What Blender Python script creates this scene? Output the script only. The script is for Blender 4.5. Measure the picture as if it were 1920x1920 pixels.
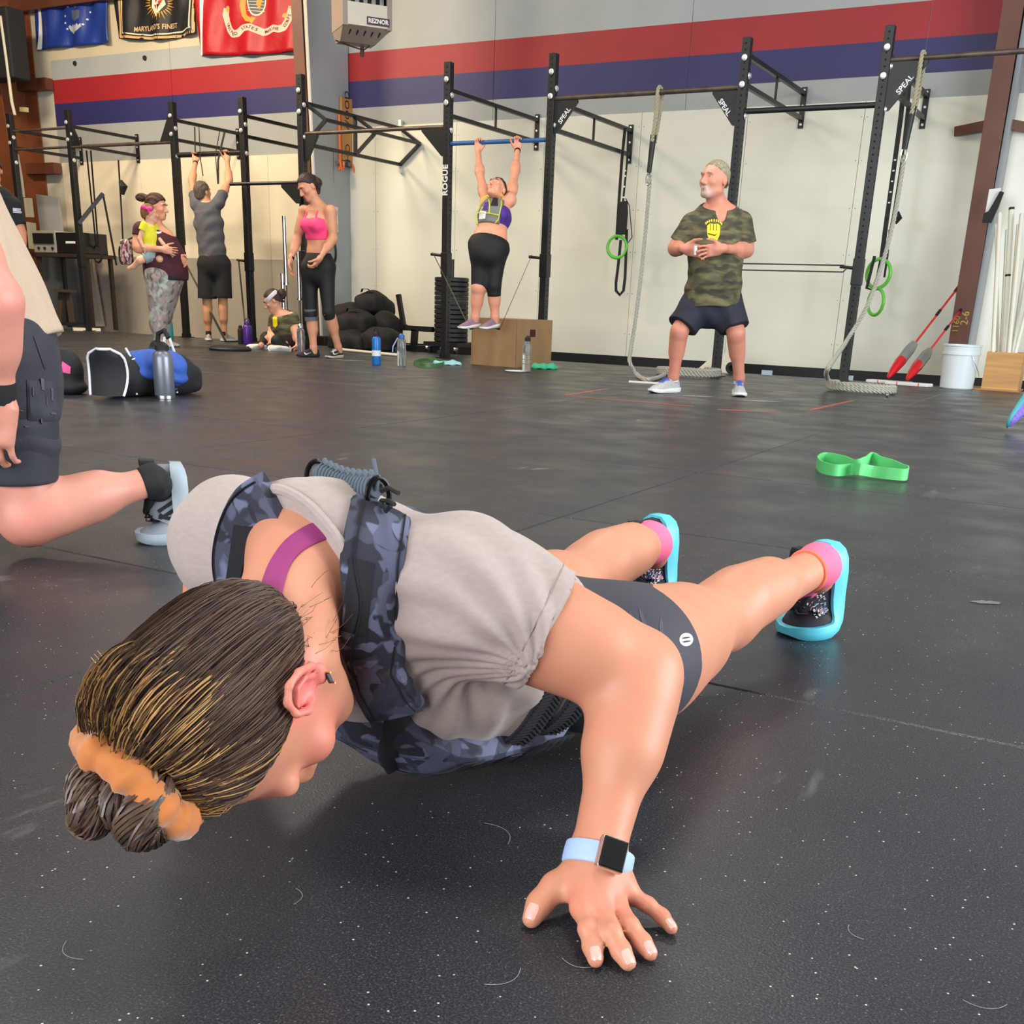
import bpy, bmesh, math, random
import numpy as np
from mathutils import Vector, Matrix
from mathutils.bvhtree import BVHTree
random.seed(7); RNG = np.random.RandomState(7)
S = bpy.context.scene
for o in list(bpy.data.objects): bpy.data.objects.remove(o)
# ---------------------------------------------------------------- camera
CAM_H, PITCH, ROLL, PY, YAW, FPX = .6037, .3424, .0383, 1280.4, -.5031, 1999.2
cF = np.array([math.sin(YAW)*math.cos(PITCH), math.cos(YAW)*math.cos(PITCH), -math.sin(PITCH)])
_r = np.array([math.cos(YAW), -math.sin(YAW), 0.]); _u = np.cross(_r, cF)
cR = math.cos(ROLL)*_r + math.sin(ROLL)*_u; cU = -math.sin(ROLL)*_r + math.cos(ROLL)*_u
cO = np.array([0, 0, CAM_H])
cam = bpy.data.cameras.new('camera'); camo = bpy.data.objects.new('camera', cam); S.collection.objects.link(camo)
camo.matrix_world = Matrix([[cR[0], cU[0], -cF[0], cO[0]], [cR[1], cU[1], -cF[1], cO[1]], [cR[2], cU[2], -cF[2], cO[2]], [0, 0, 0, 1]])
cam.sensor_width = 36; cam.lens = 36*FPX/1920; cam.shift_y = (PY-960)/1920; cam.clip_start = .02; cam.clip_end = 100
S.camera = camo
# ---------------------------------------------------------------- light
S.view_settings.view_transform = 'Standard'; S.view_settings.look = 'None'
S.view_settings.gamma = 1; S.view_settings.use_curve_mapping = False; S.view_settings.exposure = 0.56
W = bpy.data.worlds.new('sky'); S.world = W; W.use_nodes = True
bg = W.node_tree.nodes['Background']; bg.inputs[0].default_value = (.82, .92, 1.0, 1); bg.inputs[1].default_value = 1.1
def area(name, loc, tgt, sx, sy, power, col):
    l = bpy.data.lights.new(name, 'AREA'); l.shape = 'RECTANGLE'; l.size = sx; l.size_y = sy; l.energy = power; l.color = col
    o = bpy.data.objects.new(name, l); S.collection.objects.link(o); o.location = loc
    o.rotation_euler = (Vector(tgt)-Vector(loc)).to_track_quat('-Z', 'Y').to_euler(); return o
area('bay_door_daylight', (5.2, 4.5, 2.1), (-4, 6.5, .9), 6.5, 3.8, 560, (.90, .96, 1.0))
area('front_door_daylight', (-2.5, -5.2, 2.2), (-3, 4, .8), 8.0, 3.8, 420, (.93, .97, 1.0))
for x, y, p, warm_ in ((-12.2, 8.0, 190, 1), (-9.6, 8.0, 120, 1), (-6, 6.6, 55, 0), (-2.5, 6.6, 55, 0), (-9.5, 2.5, 45, 1), (-5, 2.5, 50, 0), (-.5, 2.0, 60, 0)):
    area('high_bay_lamp', (x, y, 5.0), (x, y+(3.2 if warm_ and y > 5 else 0), 0), 1.3, .5, p, (1.0, .82, .58) if warm_ else (1.0, .95, .87))
# ---------------------------------------------------------------- helpers
def A(*v): return np.array(v, float)
def nrm(v): v = np.asarray(v, float); return v/(np.linalg.norm(v)+1e-12)
def ray(x, y): return cF+cR*(x-960)/FPX-cU*(y-PY)/FPX
def pz(x, y, z=0.): d = ray(x, y); return cO+d*((z-CAM_H)/d[2])      # point seen at a pixel, on the level z
def pY(x, y, Y): d = ray(x, y); return cO+d*(Y/d[1])                  # ... on the plane y = Y
def pD(x, y, D): return cO+ray(x, y)*D                                # ... at depth D
def link(o): S.collection.objects.link(o); return o
def lin(c):
    return tuple(((v/255)/12.92 if v/255 <= .04045 else ((v/255+.055)/1.055)**2.4) for v in c)
MATS = {}
def M(name, rgb=None, rough=.6, metal=0., var=None, bump=None, spec=.5, attr=False, sss=0., alpha=1., trans=0., coat=0., emit=0., stretch=(1, 1, 1), sheen=0.):
    if name in MATS: return MATS[name]
    m = bpy.data.materials.new(name); m.use_nodes = True; nt = m.node_tree; N = nt.nodes; L = nt.links
    b = N['Principled BSDF']; MATS[name] = m
    c = lin(rgb) if rgb is not None else (1, 1, 1)
    b.inputs['Base Color'].default_value = (*c, 1); b.inputs['Roughness'].default_value = rough; b.inputs['Metallic'].default_value = metal
    b.inputs['Specular IOR Level'].default_value = spec
    if sss: b.inputs['Subsurface Weight'].default_value = sss; b.inputs['Subsurface Radius'].default_value = (.02, .008, .004); b.inputs['Subsurface Scale'].default_value = .5
    if alpha < 1: b.inputs['Alpha'].default_value = alpha
    if trans: b.inputs['Transmission Weight'].default_value = trans; b.inputs['IOR'].default_value = 1.3
    if coat: b.inputs['Coat Weight'].default_value = coat; b.inputs['Coat Roughness'].default_value = .15
    if sheen: b.inputs['Sheen Weight'].default_value = sheen
    col = None
    tc = N.new('ShaderNodeTexCoord'); mp = N.new('ShaderNodeMapping'); mp.inputs['Scale'].default_value = stretch
    L.new(tc.outputs['Object'], mp.inputs[0])
    if attr:
        a = N.new('ShaderNodeAttribute'); a.attribute_name = 'Col'; col = a.outputs['Color']
    if var:
        n = N.new('ShaderNodeTexNoise'); n.inputs['Scale'].default_value = var[0]; n.inputs['Detail'].default_value = 4; L.new(mp.outputs[0], n.inputs[0])
        r = N.new('ShaderNodeMapRange'); r.inputs[1].default_value = .3; r.inputs[2].default_value = .7; r.inputs[3].default_value = 1-var[1]; r.inputs[4].default_value = 1+var[1]
        L.new(n.outputs[0], r.inputs[0])
        v = N.new('ShaderNodeVectorMath'); v.operation = 'SCALE'; L.new(r.outputs[0], v.inputs['Scale'])
        if col: L.new(col, v.inputs[0])
        else: v.inputs[0].default_value = c
        col = v.outputs[0]
    if col: L.new(col, b.inputs['Base Color'])
    if bump:
        n = N.new('ShaderNodeTexNoise'); n.inputs['Scale'].default_value = bump[0]; n.inputs['Detail'].default_value = 3; L.new(mp.outputs[0], n.inputs[0])
        bp = N.new('ShaderNodeBump'); bp.inputs['Strength'].default_value = bump[1]; bp.inputs['Distance'].default_value = bump[2] if len(bump) > 2 else .002
        L.new(n.outputs[0], bp.inputs['Height']); L.new(bp.outputs[0], b.inputs['Normal'])
    return m
def camo(name, cols, scale=9, stretch=(1, 1, 1), rough=.85, warp=.25, soft=False, bump=(250, .3)):
    """patchy cloth print of several flat colours"""
    m = bpy.data.materials.new(name); m.use_nodes = True; nt = m.node_tree; N = nt.nodes; L = nt.links; b = N['Principled BSDF']; MATS[name] = m
    tc = N.new('ShaderNodeTexCoord'); mp = N.new('ShaderNodeMapping'); mp.inputs['Scale'].default_value = stretch; L.new(tc.outputs['Object'], mp.inputs[0])
    cur = None
    for i, c in enumerate(cols):
        if i == 0:
            cur = N.new('ShaderNodeRGB'); cur.outputs[0].default_value = (*lin(c), 1); cur = cur.outputs[0]; continue
        n = N.new('ShaderNodeTexNoise'); n.inputs['Scale'].default_value = scale*(1+.25*i); n.inputs['Detail'].default_value = 1.5; n.inputs['Distortion'].default_value = warp
        off = N.new('ShaderNodeMapping'); off.inputs['Location'].default_value = (3.1*i, 1.7*i, 5.3*i); L.new(mp.outputs[0], off.inputs[0]); L.new(off.outputs[0], n.inputs[0])
        r = N.new('ShaderNodeMapRange'); t = .53; w = .10 if soft else .012
        r.inputs[1].default_value = t-w; r.inputs[2].default_value = t+w; L.new(n.outputs[0], r.inputs[0])
        mx = N.new('ShaderNodeMix'); mx.data_type = 'RGBA'; L.new(r.outputs[0], mx.inputs[0]); L.new(cur, mx.inputs[6]); mx.inputs[7].default_value = (*lin(c), 1); cur = mx.outputs[2]
    L.new(cur, b.inputs['Base Color']); b.inputs['Roughness'].default_value = rough
    n = N.new('ShaderNodeTexNoise'); n.inputs['Scale'].default_value = bump[0]; L.new(mp.outputs[0], n.inputs[0]); bp = N.new('ShaderNodeBump'); bp.inputs['Strength'].default_value = bump[1]; bp.inputs['Distance'].default_value = .001
    L.new(n.outputs[0], bp.inputs['Height']); L.new(bp.outputs[0], b.inputs['Normal'])
    return m
def thing(name, label, cat, loc=(0, 0, 0), group=None):
    o = link(bpy.data.objects.new(name, None)); o.location = loc; o.empty_display_size = .05; o['label'] = label; o['category'] = cat
    if group: o['group'] = group
    return o
def tag(o, label=None, cat=None, group=None, kind=None):
    if label: o['label'] = label
    if cat: o['category'] = cat
    if group: o['group'] = group
    if kind: o['kind'] = kind
    return o
def mk(name, me, mat=None, parent=None, label=None):
    o = link(bpy.data.objects.new(name, me))
    if mat is not None and len(me.materials) == 0: me.materials.append(mat)
    if parent is not None:
        o.parent = parent
        if parent.type == 'EMPTY': o.matrix_parent_inverse = Matrix.Translation(-parent.location)
    if label: o['label'] = label
    return o
class MB:
    """collects primitives (world coordinates) into one mesh"""
    def __init__(s): s.v = []; s.f = []; s.sm = []
    def add(s, v, f, smooth=False):
        n = len(s.v); s.v += [tuple(map(float, p)) for p in v]; s.f += [tuple(i+n for i in q) for q in f]; s.sm += [smooth]*len(f); return s
    def box(s, lo, hi):
        x0, y0, z0 = lo; x1, y1, z1 = hi
        v = [(x0, y0, z0), (x1, y0, z0), (x1, y1, z0), (x0, y1, z0), (x0, y0, z1), (x1, y0, z1), (x1, y1, z1), (x0, y1, z1)]
        return s.add(v, [(0, 3, 2, 1), (4, 5, 6, 7), (0, 1, 5, 4), (1, 2, 6, 5), (2, 3, 7, 6), (3, 0, 4, 7)])
    def obox(s, c, ax, ay, az, bev=0):
        """oriented box: centre and three half vectors"""
        c, ax, ay, az = map(lambda q: np.asarray(q, float), (c, ax, ay, az)); v = []
        for k in (-1, 1):
            for (i, j) in ((-1, -1), (1, -1), (1, 1), (-1, 1)): v.append(c+ax*i+ay*j+az*k)
        return s.add(v, [(0, 3, 2, 1), (4, 5, 6, 7), (0, 1, 5, 4), (1, 2, 6, 5), (2, 3, 7, 6), (3, 0, 4, 7)])
    def bar(s, a, b, w, h, up=(0, 0, 1)):
        a = np.asarray(a, float); b = np.asarray(b, float); d = nrm(b-a)
        up = np.asarray(up, float)
        if abs(d@up) > .95: up = A(0, 1, 0)
        l = nrm(np.cross(d, up)); u = np.cross(l, d)
        return s.obox((a+b)/2, (b-a)/2, l*w/2, u*h/2)
    def tube(s, pts, r, n=8, closed=False, caps=True, squash=None):
        pts = [np.asarray(p, float) for p in pts]; m = len(pts); rr = r if hasattr(r, '__len__') else [r]*m
        T = []
        for i in range(m):
            a = pts[i-1] if (i > 0 or closed) else pts[i]; b = pts[(i+1) % m] if (i < m-1 or closed) else pts[i]; T.append(nrm(b-a))
        u = np.cross(T[0], A(0, 0, 1)); u = nrm(u if np.linalg.norm(u) > .05 else np.cross(T[0], A(1, 0, 0))); v = []
        if squash is not None: u = nrm(np.cross(T[0], squash[0]))
        for i in range(m):
            if squash is not None: u = nrm(np.cross(T[i], squash[0]))
            u = nrm(u-T[i]*(u@T[i])); w = np.cross(T[i], u); sq = squash[1] if squash is not None else 1.
            for k in range(n):
                a = 2*math.pi*k/n; v.append(pts[i]+rr[i]*(math.cos(a)*u+math.sin(a)*w*sq))
        f = []
        for i in range(m if closed else m-1):
            j = (i+1) % m
            for k in range(n): f.append((i*n+k, i*n+(k+1) % n, j*n+(k+1) % n, j*n+k))
        if caps and not closed: f += [tuple(range(n-1, -1, -1)), tuple((m-1)*n+k for k in range(n))]
        return s.add(v, f, True)
    def strip(s, pts, wdir, w, t, ups=None):
        """flat band of width w and thickness t along points; wdir = width direction(s)"""
        pts = [np.asarray(p, float) for p in pts]; m = len(pts); v = []
        for i in range(m):
            T = nrm(pts[min(i+1, m-1)]-pts[max(i-1, 0)]); wd = np.asarray(wdir[i] if isinstance(wdir, list) else wdir, float)
            wd = nrm(wd-T*(wd@T)); nn = np.cross(T, wd); ww = w[i] if hasattr(w, '__len__') else w
            for a, b in ((-1, -1), (1, -1), (1, 1), (-1, 1)): v.append(pts[i]+wd*a*ww/2+nn*b*t/2)
        f = [(3, 2, 1, 0), tuple(4*(m-1)+k for k in range(4))]
        for i in range(m-1):
            for k in range(4): f.append((4*i+k, 4*i+(k+1) % 4, 4*i+4+(k+1) % 4, 4*i+4+k))
        return s.add(v, f, True)
    def lathe(s, prof, c, axis=(0, 0, 1), n=20, ref=(1, 0, 0)):
        """prof: (radius, height)"""
        c = np.asarray(c, float); ax = nrm(axis); u = np.asarray(ref, float); u = nrm(u-ax*(u@ax)) if abs(nrm(u)@ax) < .95 else nrm(np.cross(ax, (0, 1, 0))); w = np.cross(ax, u); v = []; f = []
        for r, h in prof:
            for k in range(n):
                a = 2*math.pi*k/n; v.append(c+ax*h+r*(math.cos(a)*u+math.sin(a)*w))
        for i in range(len(prof)-1):
            for k in range(n): f.append((i*n+k, i*n+(k+1) % n, (i+1)*n+(k+1) % n, (i+1)*n+k))
        if prof[0][0] > 1e-5: f.append(tuple(range(n-1, -1, -1)))
        if prof[-1][0] > 1e-5: f.append(tuple((len(prof)-1)*n+k for k in range(n)))
        return s.add(v, f, True)
    def prism(s, poly, o, ax, ay, an, t):
        """2D polygon extruded by t along an"""
        o, ax, ay, an = [np.asarray(q, float) for q in (o, ax, ay, an)]; n = len(poly)
        v = [o+ax*x+ay*y for x, y in poly]+[o+ax*x+ay*y+an*t for x, y in poly]
        return s.add(v, [tuple(range(n-1, -1, -1)), tuple(range(n, 2*n))]+[(i, (i+1) % n, n+(i+1) % n, n+i) for i in range(n)])
    def mesh(s, name='m', bev=0, auto=True):
        me = bpy.data.meshes.new(name); me.from_pydata(s.v, [], s.f); me.polygons.foreach_set('use_smooth', s.sm)
        bm = bmesh.new(); bm.from_mesh(me); bmesh.ops.recalc_face_normals(bm, faces=bm.faces)
        if bev: bmesh.ops.bevel(bm, geom=bm.edges[:], offset=bev, segments=2, affect='EDGES', profile=.5, clamp_overlap=True)
        bm.to_mesh(me); bm.free()
        if any(s.sm): me.set_sharp_from_angle(angle=math.radians(42))
        return me
    def build(s, name, mat, parent=None, label=None, bev=0): return mk(name, s.mesh(name, bev), mat, parent, label)
def text_mesh(txt, size, mat, name, origin, ax, ay, parent=None, depth=.001, bold=0., spacing=1., squeeze=1., shear=0.):
    cu = bpy.data.curves.new('t', 'FONT'); cu.body = txt; cu.size = size; cu.extrude = depth; cu.offset = bold; cu.align_x = 'CENTER'; cu.align_y = 'CENTER'; cu.space_character = spacing; cu.shear = shear; cu.resolution_u = 3
    o = bpy.data.objects.new('t', cu); link(o); dg = bpy.context.evaluated_depsgraph_get(); me = bpy.data.meshes.new_from_object(o.evaluated_get(dg)); bpy.data.objects.remove(o)
    ax = np.asarray(ax, float); ay = np.asarray(ay, float); an = nrm(np.cross(ax, ay)); o3 = np.asarray(origin, float)
    n = len(me.vertices); co = np.empty(n*3); me.vertices.foreach_get('co', co); co = co.reshape(-1, 3)
    P = o3+co[:, :1]*squeeze*ax+co[:, 1:2]*ay+co[:, 2:3]*an
    me.vertices.foreach_set('co', P.ravel()); me.materials.clear(); me.materials.append(mat); me.update()
    return mk(name, me, None, parent) if name else me
# ---------------------------------------------------------------- implicit surfaces
def frame(lat, up):
    """rows: lateral (left), forward, up"""
    u = nrm(up); l = nrm(np.asarray(lat, float)-u*(np.asarray(lat, float)@u)); return np.array([l, np.cross(l, u), u])
class Field:
    def __init__(s, lo, hi, h):
        s.lo = np.asarray(lo, float); s.h = h; n = np.ceil((np.asarray(hi)-s.lo)/h).astype(int)+1; s.n = n
        s.V = np.full(n, 1., np.float32)
        s.ax = [(s.lo[i]+h*np.arange(n[i])).astype(np.float32) for i in range(3)]
    def sub(s, lo, hi):
        a = np.clip(np.floor((np.asarray(lo)-s.lo)/s.h).astype(int), 0, s.n); b = np.clip(np.ceil((np.asarray(hi)-s.lo)/s.h).astype(int)+1, 0, s.n)
        if np.any(b <= a): return None
        sl = tuple(slice(a[i], b[i]) for i in range(3))
        return sl, s.ax[0][sl[0]][:, None, None], s.ax[1][sl[1]][None, :, None], s.ax[2][sl[2]][None, None, :]
    def put(s, lo, hi, fn, k, op='+'):
        pad = k+3*s.h; q = s.sub(np.asarray(lo)-pad, np.asarray(hi)+pad)
        if q is None: return
        sl, X, Y, Z = q; d = fn(X, Y, Z).astype(np.float32); v = s.V[sl]
        if op == '+':
            h = np.maximum(k-np.abs(v-d), 0)/max(k, 1e-6); s.V[sl] = np.minimum(v, d)-h*h*k*.25
        elif op == '-':
            d = -d; h = np.maximum(k-np.abs(v-d), 0)/max(k, 1e-6); s.V[sl] = np.maximum(v, d)+h*h*k*.25
    def prim(s, p, infl=0.):
        t = p[0]
        if t == 'c':
            _, a, b, ra, rb, k, flat = p[:7]; a = np.asarray(a, float); b = np.asarray(b, float); ra += infl; rb += infl; ba = b-a; L2 = ba@ba+1e-12; L = math.sqrt(L2)
            def fn(X, Y, Z):
                x, y, z = X-a[0], Y-a[1], Z-a[2]; hr = (x*ba[0]+y*ba[1]+z*ba[2])/L2; h = np.clip(hr, 0, 1)
                d = np.sqrt((x-h*ba[0])**2+(y-h*ba[1])**2+(z-h*ba[2])**2)-(ra+(rb-ra)*h)
                if flat: d = np.maximum(d, (hr-1)*L)
                if flat == 2: d = np.maximum(d, -hr*L)
                return d
            s.put(np.minimum(a-ra, b-rb), np.maximum(a+ra, b+rb), fn, k)
        elif t in ('e', 'E'):
            _, c, r, Rm, k = p[:5]; c = np.asarray(c, float); r = np.asarray(r, float)+infl; m = min(r)
            Rm = np.eye(3) if Rm is None else Rm; ext = np.sqrt(((Rm.T*r)**2).sum(1))
            def fn(X, Y, Z):
                x, y, z = X-c[0], Y-c[1], Z-c[2]; q = [(Rm[i][0]*x+Rm[i][1]*y+Rm[i][2]*z)/r[i] for i in range(3)]
                k0 = np.sqrt(q[0]**2+q[1]**2+q[2]**2); k1 = np.sqrt((q[0]/r[0])**2+(q[1]/r[1])**2+(q[2]/r[2])**2)+1e-6
                return k0*(k0-1)/k1
            s.put(c-ext, c+ext, fn, k, '+' if t == 'e' else '-')
        elif t == 'b':
            _, c, hf, Rm, rd, k = p[:6]; c = np.asarray(c, float); hf = np.asarray(hf, float)+infl; Rm = np.eye(3) if Rm is None else Rm; ext = np.sqrt(((Rm.T*hf)**2).sum(1))*1.3
            def fn(X, Y, Z):
                x, y, z = X-c[0], Y-c[1], Z-c[2]; q = [np.abs(Rm[i][0]*x+Rm[i][1]*y+Rm[i][2]*z)-hf[i]+rd for i in range(3)]
                return np.sqrt(sum(np.maximum(g, 0)**2 for g in q))+np.minimum(np.maximum(np.maximum(q[0], q[1]), q[2]), 0)-rd
            s.put(c-ext, c+ext, fn, k)
        elif t == 'l':   # elliptical loft: stations (centre, rx, ry), frame rows lat, fwd; square power
            _, st, Rm, k, flat = p[:5]; lt, fw = Rm[0], Rm[1]
            eL, sL = np.asarray(st[-1][0], float), np.asarray(st[0][0], float); dE = nrm(eL-np.asarray(st[-2][0], float)); dS = nrm(sL-np.asarray(st[1][0], float))
            for i in range(len(st)-1):
                c0, x0, y0 = st[i]; c1, x1, y1 = st[i+1]; c0 = np.asarray(c0, float); c1 = np.asarray(c1, float); ba = c1-c0; L2 = ba@ba; L = math.sqrt(L2); x0, x1, y0, y1 = x0+infl, x1+infl, y0+infl, y1+infl
                first = i == 0; last = i == len(st)-2
                def fn(X, Y, Z):
                    x, y, z = X-c0[0], Y-c0[1], Z-c0[2]; hr = (x*ba[0]+y*ba[1]+z*ba[2])/L2; h = np.clip(hr, 0, 1)
                    x, y, z = x-h*ba[0], y-h*ba[1], z-h*ba[2]; rx = x0+(x1-x0)*h; ry = y0+(y1-y0)*h
                    a = (lt[0]*x+lt[1]*y+lt[2]*z); b = (fw[0]*x+fw[1]*y+fw[2]*z); g = x*x+y*y+z*z-a*a-b*b
                    d = (np.sqrt((a/rx)**2+(b/ry)**2+np.maximum(g, 0)/(ry*ry))-1)*np.minimum(rx, ry)
                    if flat: d = np.maximum(d, (X-eL[0])*dE[0]+(Y-eL[1])*dE[1]+(Z-eL[2])*dE[2])
                    if flat == 2: d = np.maximum(d, (X-sL[0])*dS[0]+(Y-sL[1])*dS[1]+(Z-sL[2])*dS[2])
                    return d
                m = max(x0, x1, y0, y1); s.put(np.minimum(c0, c1)-m, np.maximum(c0, c1)+m, fn, k)
    def cut(s, p, n, k=.004):
        """removes everything on the side n points to"""
        p = np.asarray(p, float); n = nrm(n); X, Y, Z = s.ax[0][:, None, None], s.ax[1][None, :, None], s.ax[2][None, None, :]
        s.V = np.maximum(s.V, (X-p[0])*n[0]+(Y-p[1])*n[1]+(Z-p[2])*n[2])
    def net(s):
        V = s.V; g = V < 0
        c = np.zeros(np.array(V.shape)-1, np.int8)
        for i in (0, 1):
            for j in (0, 1):
                for k in (0, 1): c += g[i:V.shape[0]-1+i, j:V.shape[1]-1+j, k:V.shape[2]-1+k]
        I = np.array(np.nonzero((c > 0) & (c < 8))); n = I.shape[1]
        vid = np.full(c.shape, -1, np.int32); vid[tuple(I)] = np.arange(n)
        off = [(i, j, k) for i in (0, 1) for j in (0, 1) for k in (0, 1)]
        val = {o: V[I[0]+o[0], I[1]+o[1], I[2]+o[2]] for o in off}
        acc = np.zeros((n, 3)); cnt = np.zeros(n)
        for o in off:
            for d in range(3):
                if o[d] == 0:
                    q = list(o); q[d] = 1; q = tuple(q); a, b = val[o], val[q]; m = (a < 0) != (b < 0); t = np.where(m, a/np.where(m, a-b, 1), 0)
                    p = np.tile(np.array(o, float), (n, 1)); p[:, d] = t; acc[m] += p[m]; cnt += m
        P = s.lo+(I.T+acc/cnt[:, None])*s.h
        F = []
        for d in range(3):
            a, b = [x for x in range(3) if x != d]
            sl0 = [slice(None)]*3; sl1 = [slice(None)]*3; sl0[d] = slice(0, -1); sl1[d] = slice(1, None)
            for x in (a, b): sl0[x] = slice(1, -1); sl1[x] = slice(1, -1)
            g0, g1 = g[tuple(sl0)], g[tuple(sl1)]; E = np.array(np.nonzero(g0 != g1)); flip = g0[tuple(E)]
            base = E.copy(); base[a] += 1; base[b] += 1
            def at(da, db):
                q = base.copy(); q[a] += da; q[b] += db; return vid[tuple(q)]
            Q = np.stack([at(-1, -1), at(0, -1), at(0, 0), at(-1, 0)], 1)
            if d == 1: flip = ~flip
            Q[~flip] = Q[~flip][:, ::-1]; F.append(Q)
        return P, np.concatenate(F)
def arr_mesh(name, P, F, col=None, relax=0):
    F = F[(F >= 0).all(1)]
    if relax:
        e = np.concatenate([F[:, [0, 1]], F[:, [1, 2]], F[:, [2, 3]], F[:, [3, 0]]])
        for _ in range(relax):
            acc = np.zeros_like(P); cnt = np.zeros(len(P))
            for j in range(3): acc[:, j] = np.bincount(e[:, 0], P[e[:, 1], j], len(P))+np.bincount(e[:, 1], P[e[:, 0], j], len(P))
            cnt = np.bincount(e[:, 0], minlength=len(P))+np.bincount(e[:, 1], minlength=len(P)); P = P+.6*(acc/np.maximum(cnt, 1)[:, None]-P)
    me = bpy.data.meshes.new(name); me.vertices.add(len(P)); me.vertices.foreach_set('co', P.astype(np.float32).ravel())
    me.loops.add(F.size); me.loops.foreach_set('vertex_index', F.astype(np.int32).ravel()); me.polygons.add(len(F))
    me.polygons.foreach_set('loop_start', np.arange(0, F.size, 4, dtype=np.int32)); me.update(calc_edges=True)
    me.polygons.foreach_set('use_smooth', [True]*len(F))
    if col is not None:
        at = me.color_attributes.new('Col', 'FLOAT_COLOR', 'POINT'); at.data.foreach_set('color', np.concatenate([col, np.ones((len(P), 1))], 1).astype(np.float32).ravel())
    return me
def bounds(prims, pad):
    L, Hh = [], []
    for p in prims:
        if p[0] == 'c': L += [np.minimum(p[1]-np.array(p[3]), p[2]-np.array(p[4]))]; Hh += [np.maximum(p[1]+np.array(p[3]), p[2]+np.array(p[4]))]
        elif p[0] == 'e': m = max(p[2]); L.append(p[1]-m); Hh.append(p[1]+m)
        elif p[0] == 'b': m = np.linalg.norm(p[2]); L.append(p[1]-m); Hh.append(p[1]+m)
        elif p[0] == 'l':
            for c, x, y in p[1]: m = max(x, y); L.append(np.asarray(c)-m); Hh.append(np.asarray(c)+m)
    return np.min(L, 0)-pad, np.max(Hh, 0)+pad
def blob(name, prims, h, mat, parent=None, infl=0., cuts=(), col=None, relax=1, label=None, disp=None):
    """one continuous mesh grown from a list of implicit primitives"""
    prims = [tuple(np.asarray(q, float) if isinstance(q, (list, tuple)) and j in (1, 2) and p[0] in 'cebE' else q for j, q in enumerate(p)) for p in prims]
    lo, hi = bounds([p for p in prims if p[0] != 'E'], abs(infl)+4*h); f = Field(lo, hi, h)
    for p in prims: f.prim(p, infl if p[0] != 'E' else 0)
    for c in cuts: f.cut(*c)
    P, F = f.net()
    me = arr_mesh(name, P, F, None, relax)
    if disp is not None or col is not None:
        n = len(me.vertices); co = np.empty(n*3, np.float32); me.vertices.foreach_get('co', co); co = co.reshape(-1, 3)
        if disp is not None:
            no = np.empty(n*3, np.float32); me.vertices.foreach_get('normal', no); no = no.reshape(-1, 3)
            co = co+no*disp(co)[:, None]; me.vertices.foreach_set('co', co.ravel()); me.update()
        if col is not None:
            at = me.color_attributes.new('Col', 'FLOAT_COLOR', 'POINT'); at.data.foreach_set('color', np.concatenate([col(co), np.ones((n, 1))], 1).astype(np.float32).ravel())
    return mk(name, me, mat, parent, label)
def bvh(o):
    me = o.data; return BVHTree.FromPolygons([v.co[:] for v in me.vertices], [p.vertices[:] for p in me.polygons])
def hit(tree, o, d):
    r = tree.ray_cast(Vector(o), Vector(nrm(d))); return None if r[0] is None else (np.array(r[0]), np.array(r[1]))
def decal(name, polys, tree, o, ax, ay, d, mat, parent, lift=.0012, sub=.006):
    """flat print (2D polygons) laid on a surface by casting along d"""
    bm = bmesh.new(); o, ax, ay, d = [np.asarray(q, float) for q in (o, ax, ay, d)]
    for poly in polys:
        vs = [bm.verts.new((x, y, 0)) for x, y in poly]; bm.faces.new(vs)
    bmesh.ops.triangulate(bm, faces=bm.faces[:])
    for _ in range(6):
        es = [e for e in bm.edges if e.calc_length() > sub]
        if not es: break
        bmesh.ops.subdivide_edges(bm, edges=es, cuts=1, use_grid_fill=False); bmesh.ops.triangulate(bm, faces=[f for f in bm.faces if len(f.verts) > 3])
    dead = []
    for v in bm.verts:
        h = hit(tree, o+ax*v.co.x+ay*v.co.y-d*.4, d)
        if h is None: dead.append(v); continue
        v.co = h[0]-nrm(d)*lift
    bmesh.ops.delete(bm, geom=dead, context='VERTS'); me = bpy.data.meshes.new(name); bm.to_mesh(me); bm.free()
    for p in me.polygons: p.use_smooth = True
    return mk(name, me, mat, parent)
def text_polys(txt, size, spacing=1., offset=0.):
    cu = bpy.data.curves.new('t', 'FONT'); cu.body = txt; cu.size = size; cu.align_x = 'CENTER'; cu.align_y = 'CENTER'; cu.space_character = spacing; cu.offset = offset; cu.resolution_u = 2
    o = bpy.data.objects.new('t', cu); link(o); dg = bpy.context.evaluated_depsgraph_get(); me = bpy.data.meshes.new_from_object(o.evaluated_get(dg)); bpy.data.objects.remove(o)
    return [[(me.vertices[i].co.x, me.vertices[i].co.y) for i in p.vertices] for p in me.polygons]
X_, Y_, Z_ = A(1, 0, 0), A(0, 1, 0), A(0, 0, 1)
# ================================================================ the setting
YW = 12.25
def struct(o): o['kind'] = 'structure'; return o
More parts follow.
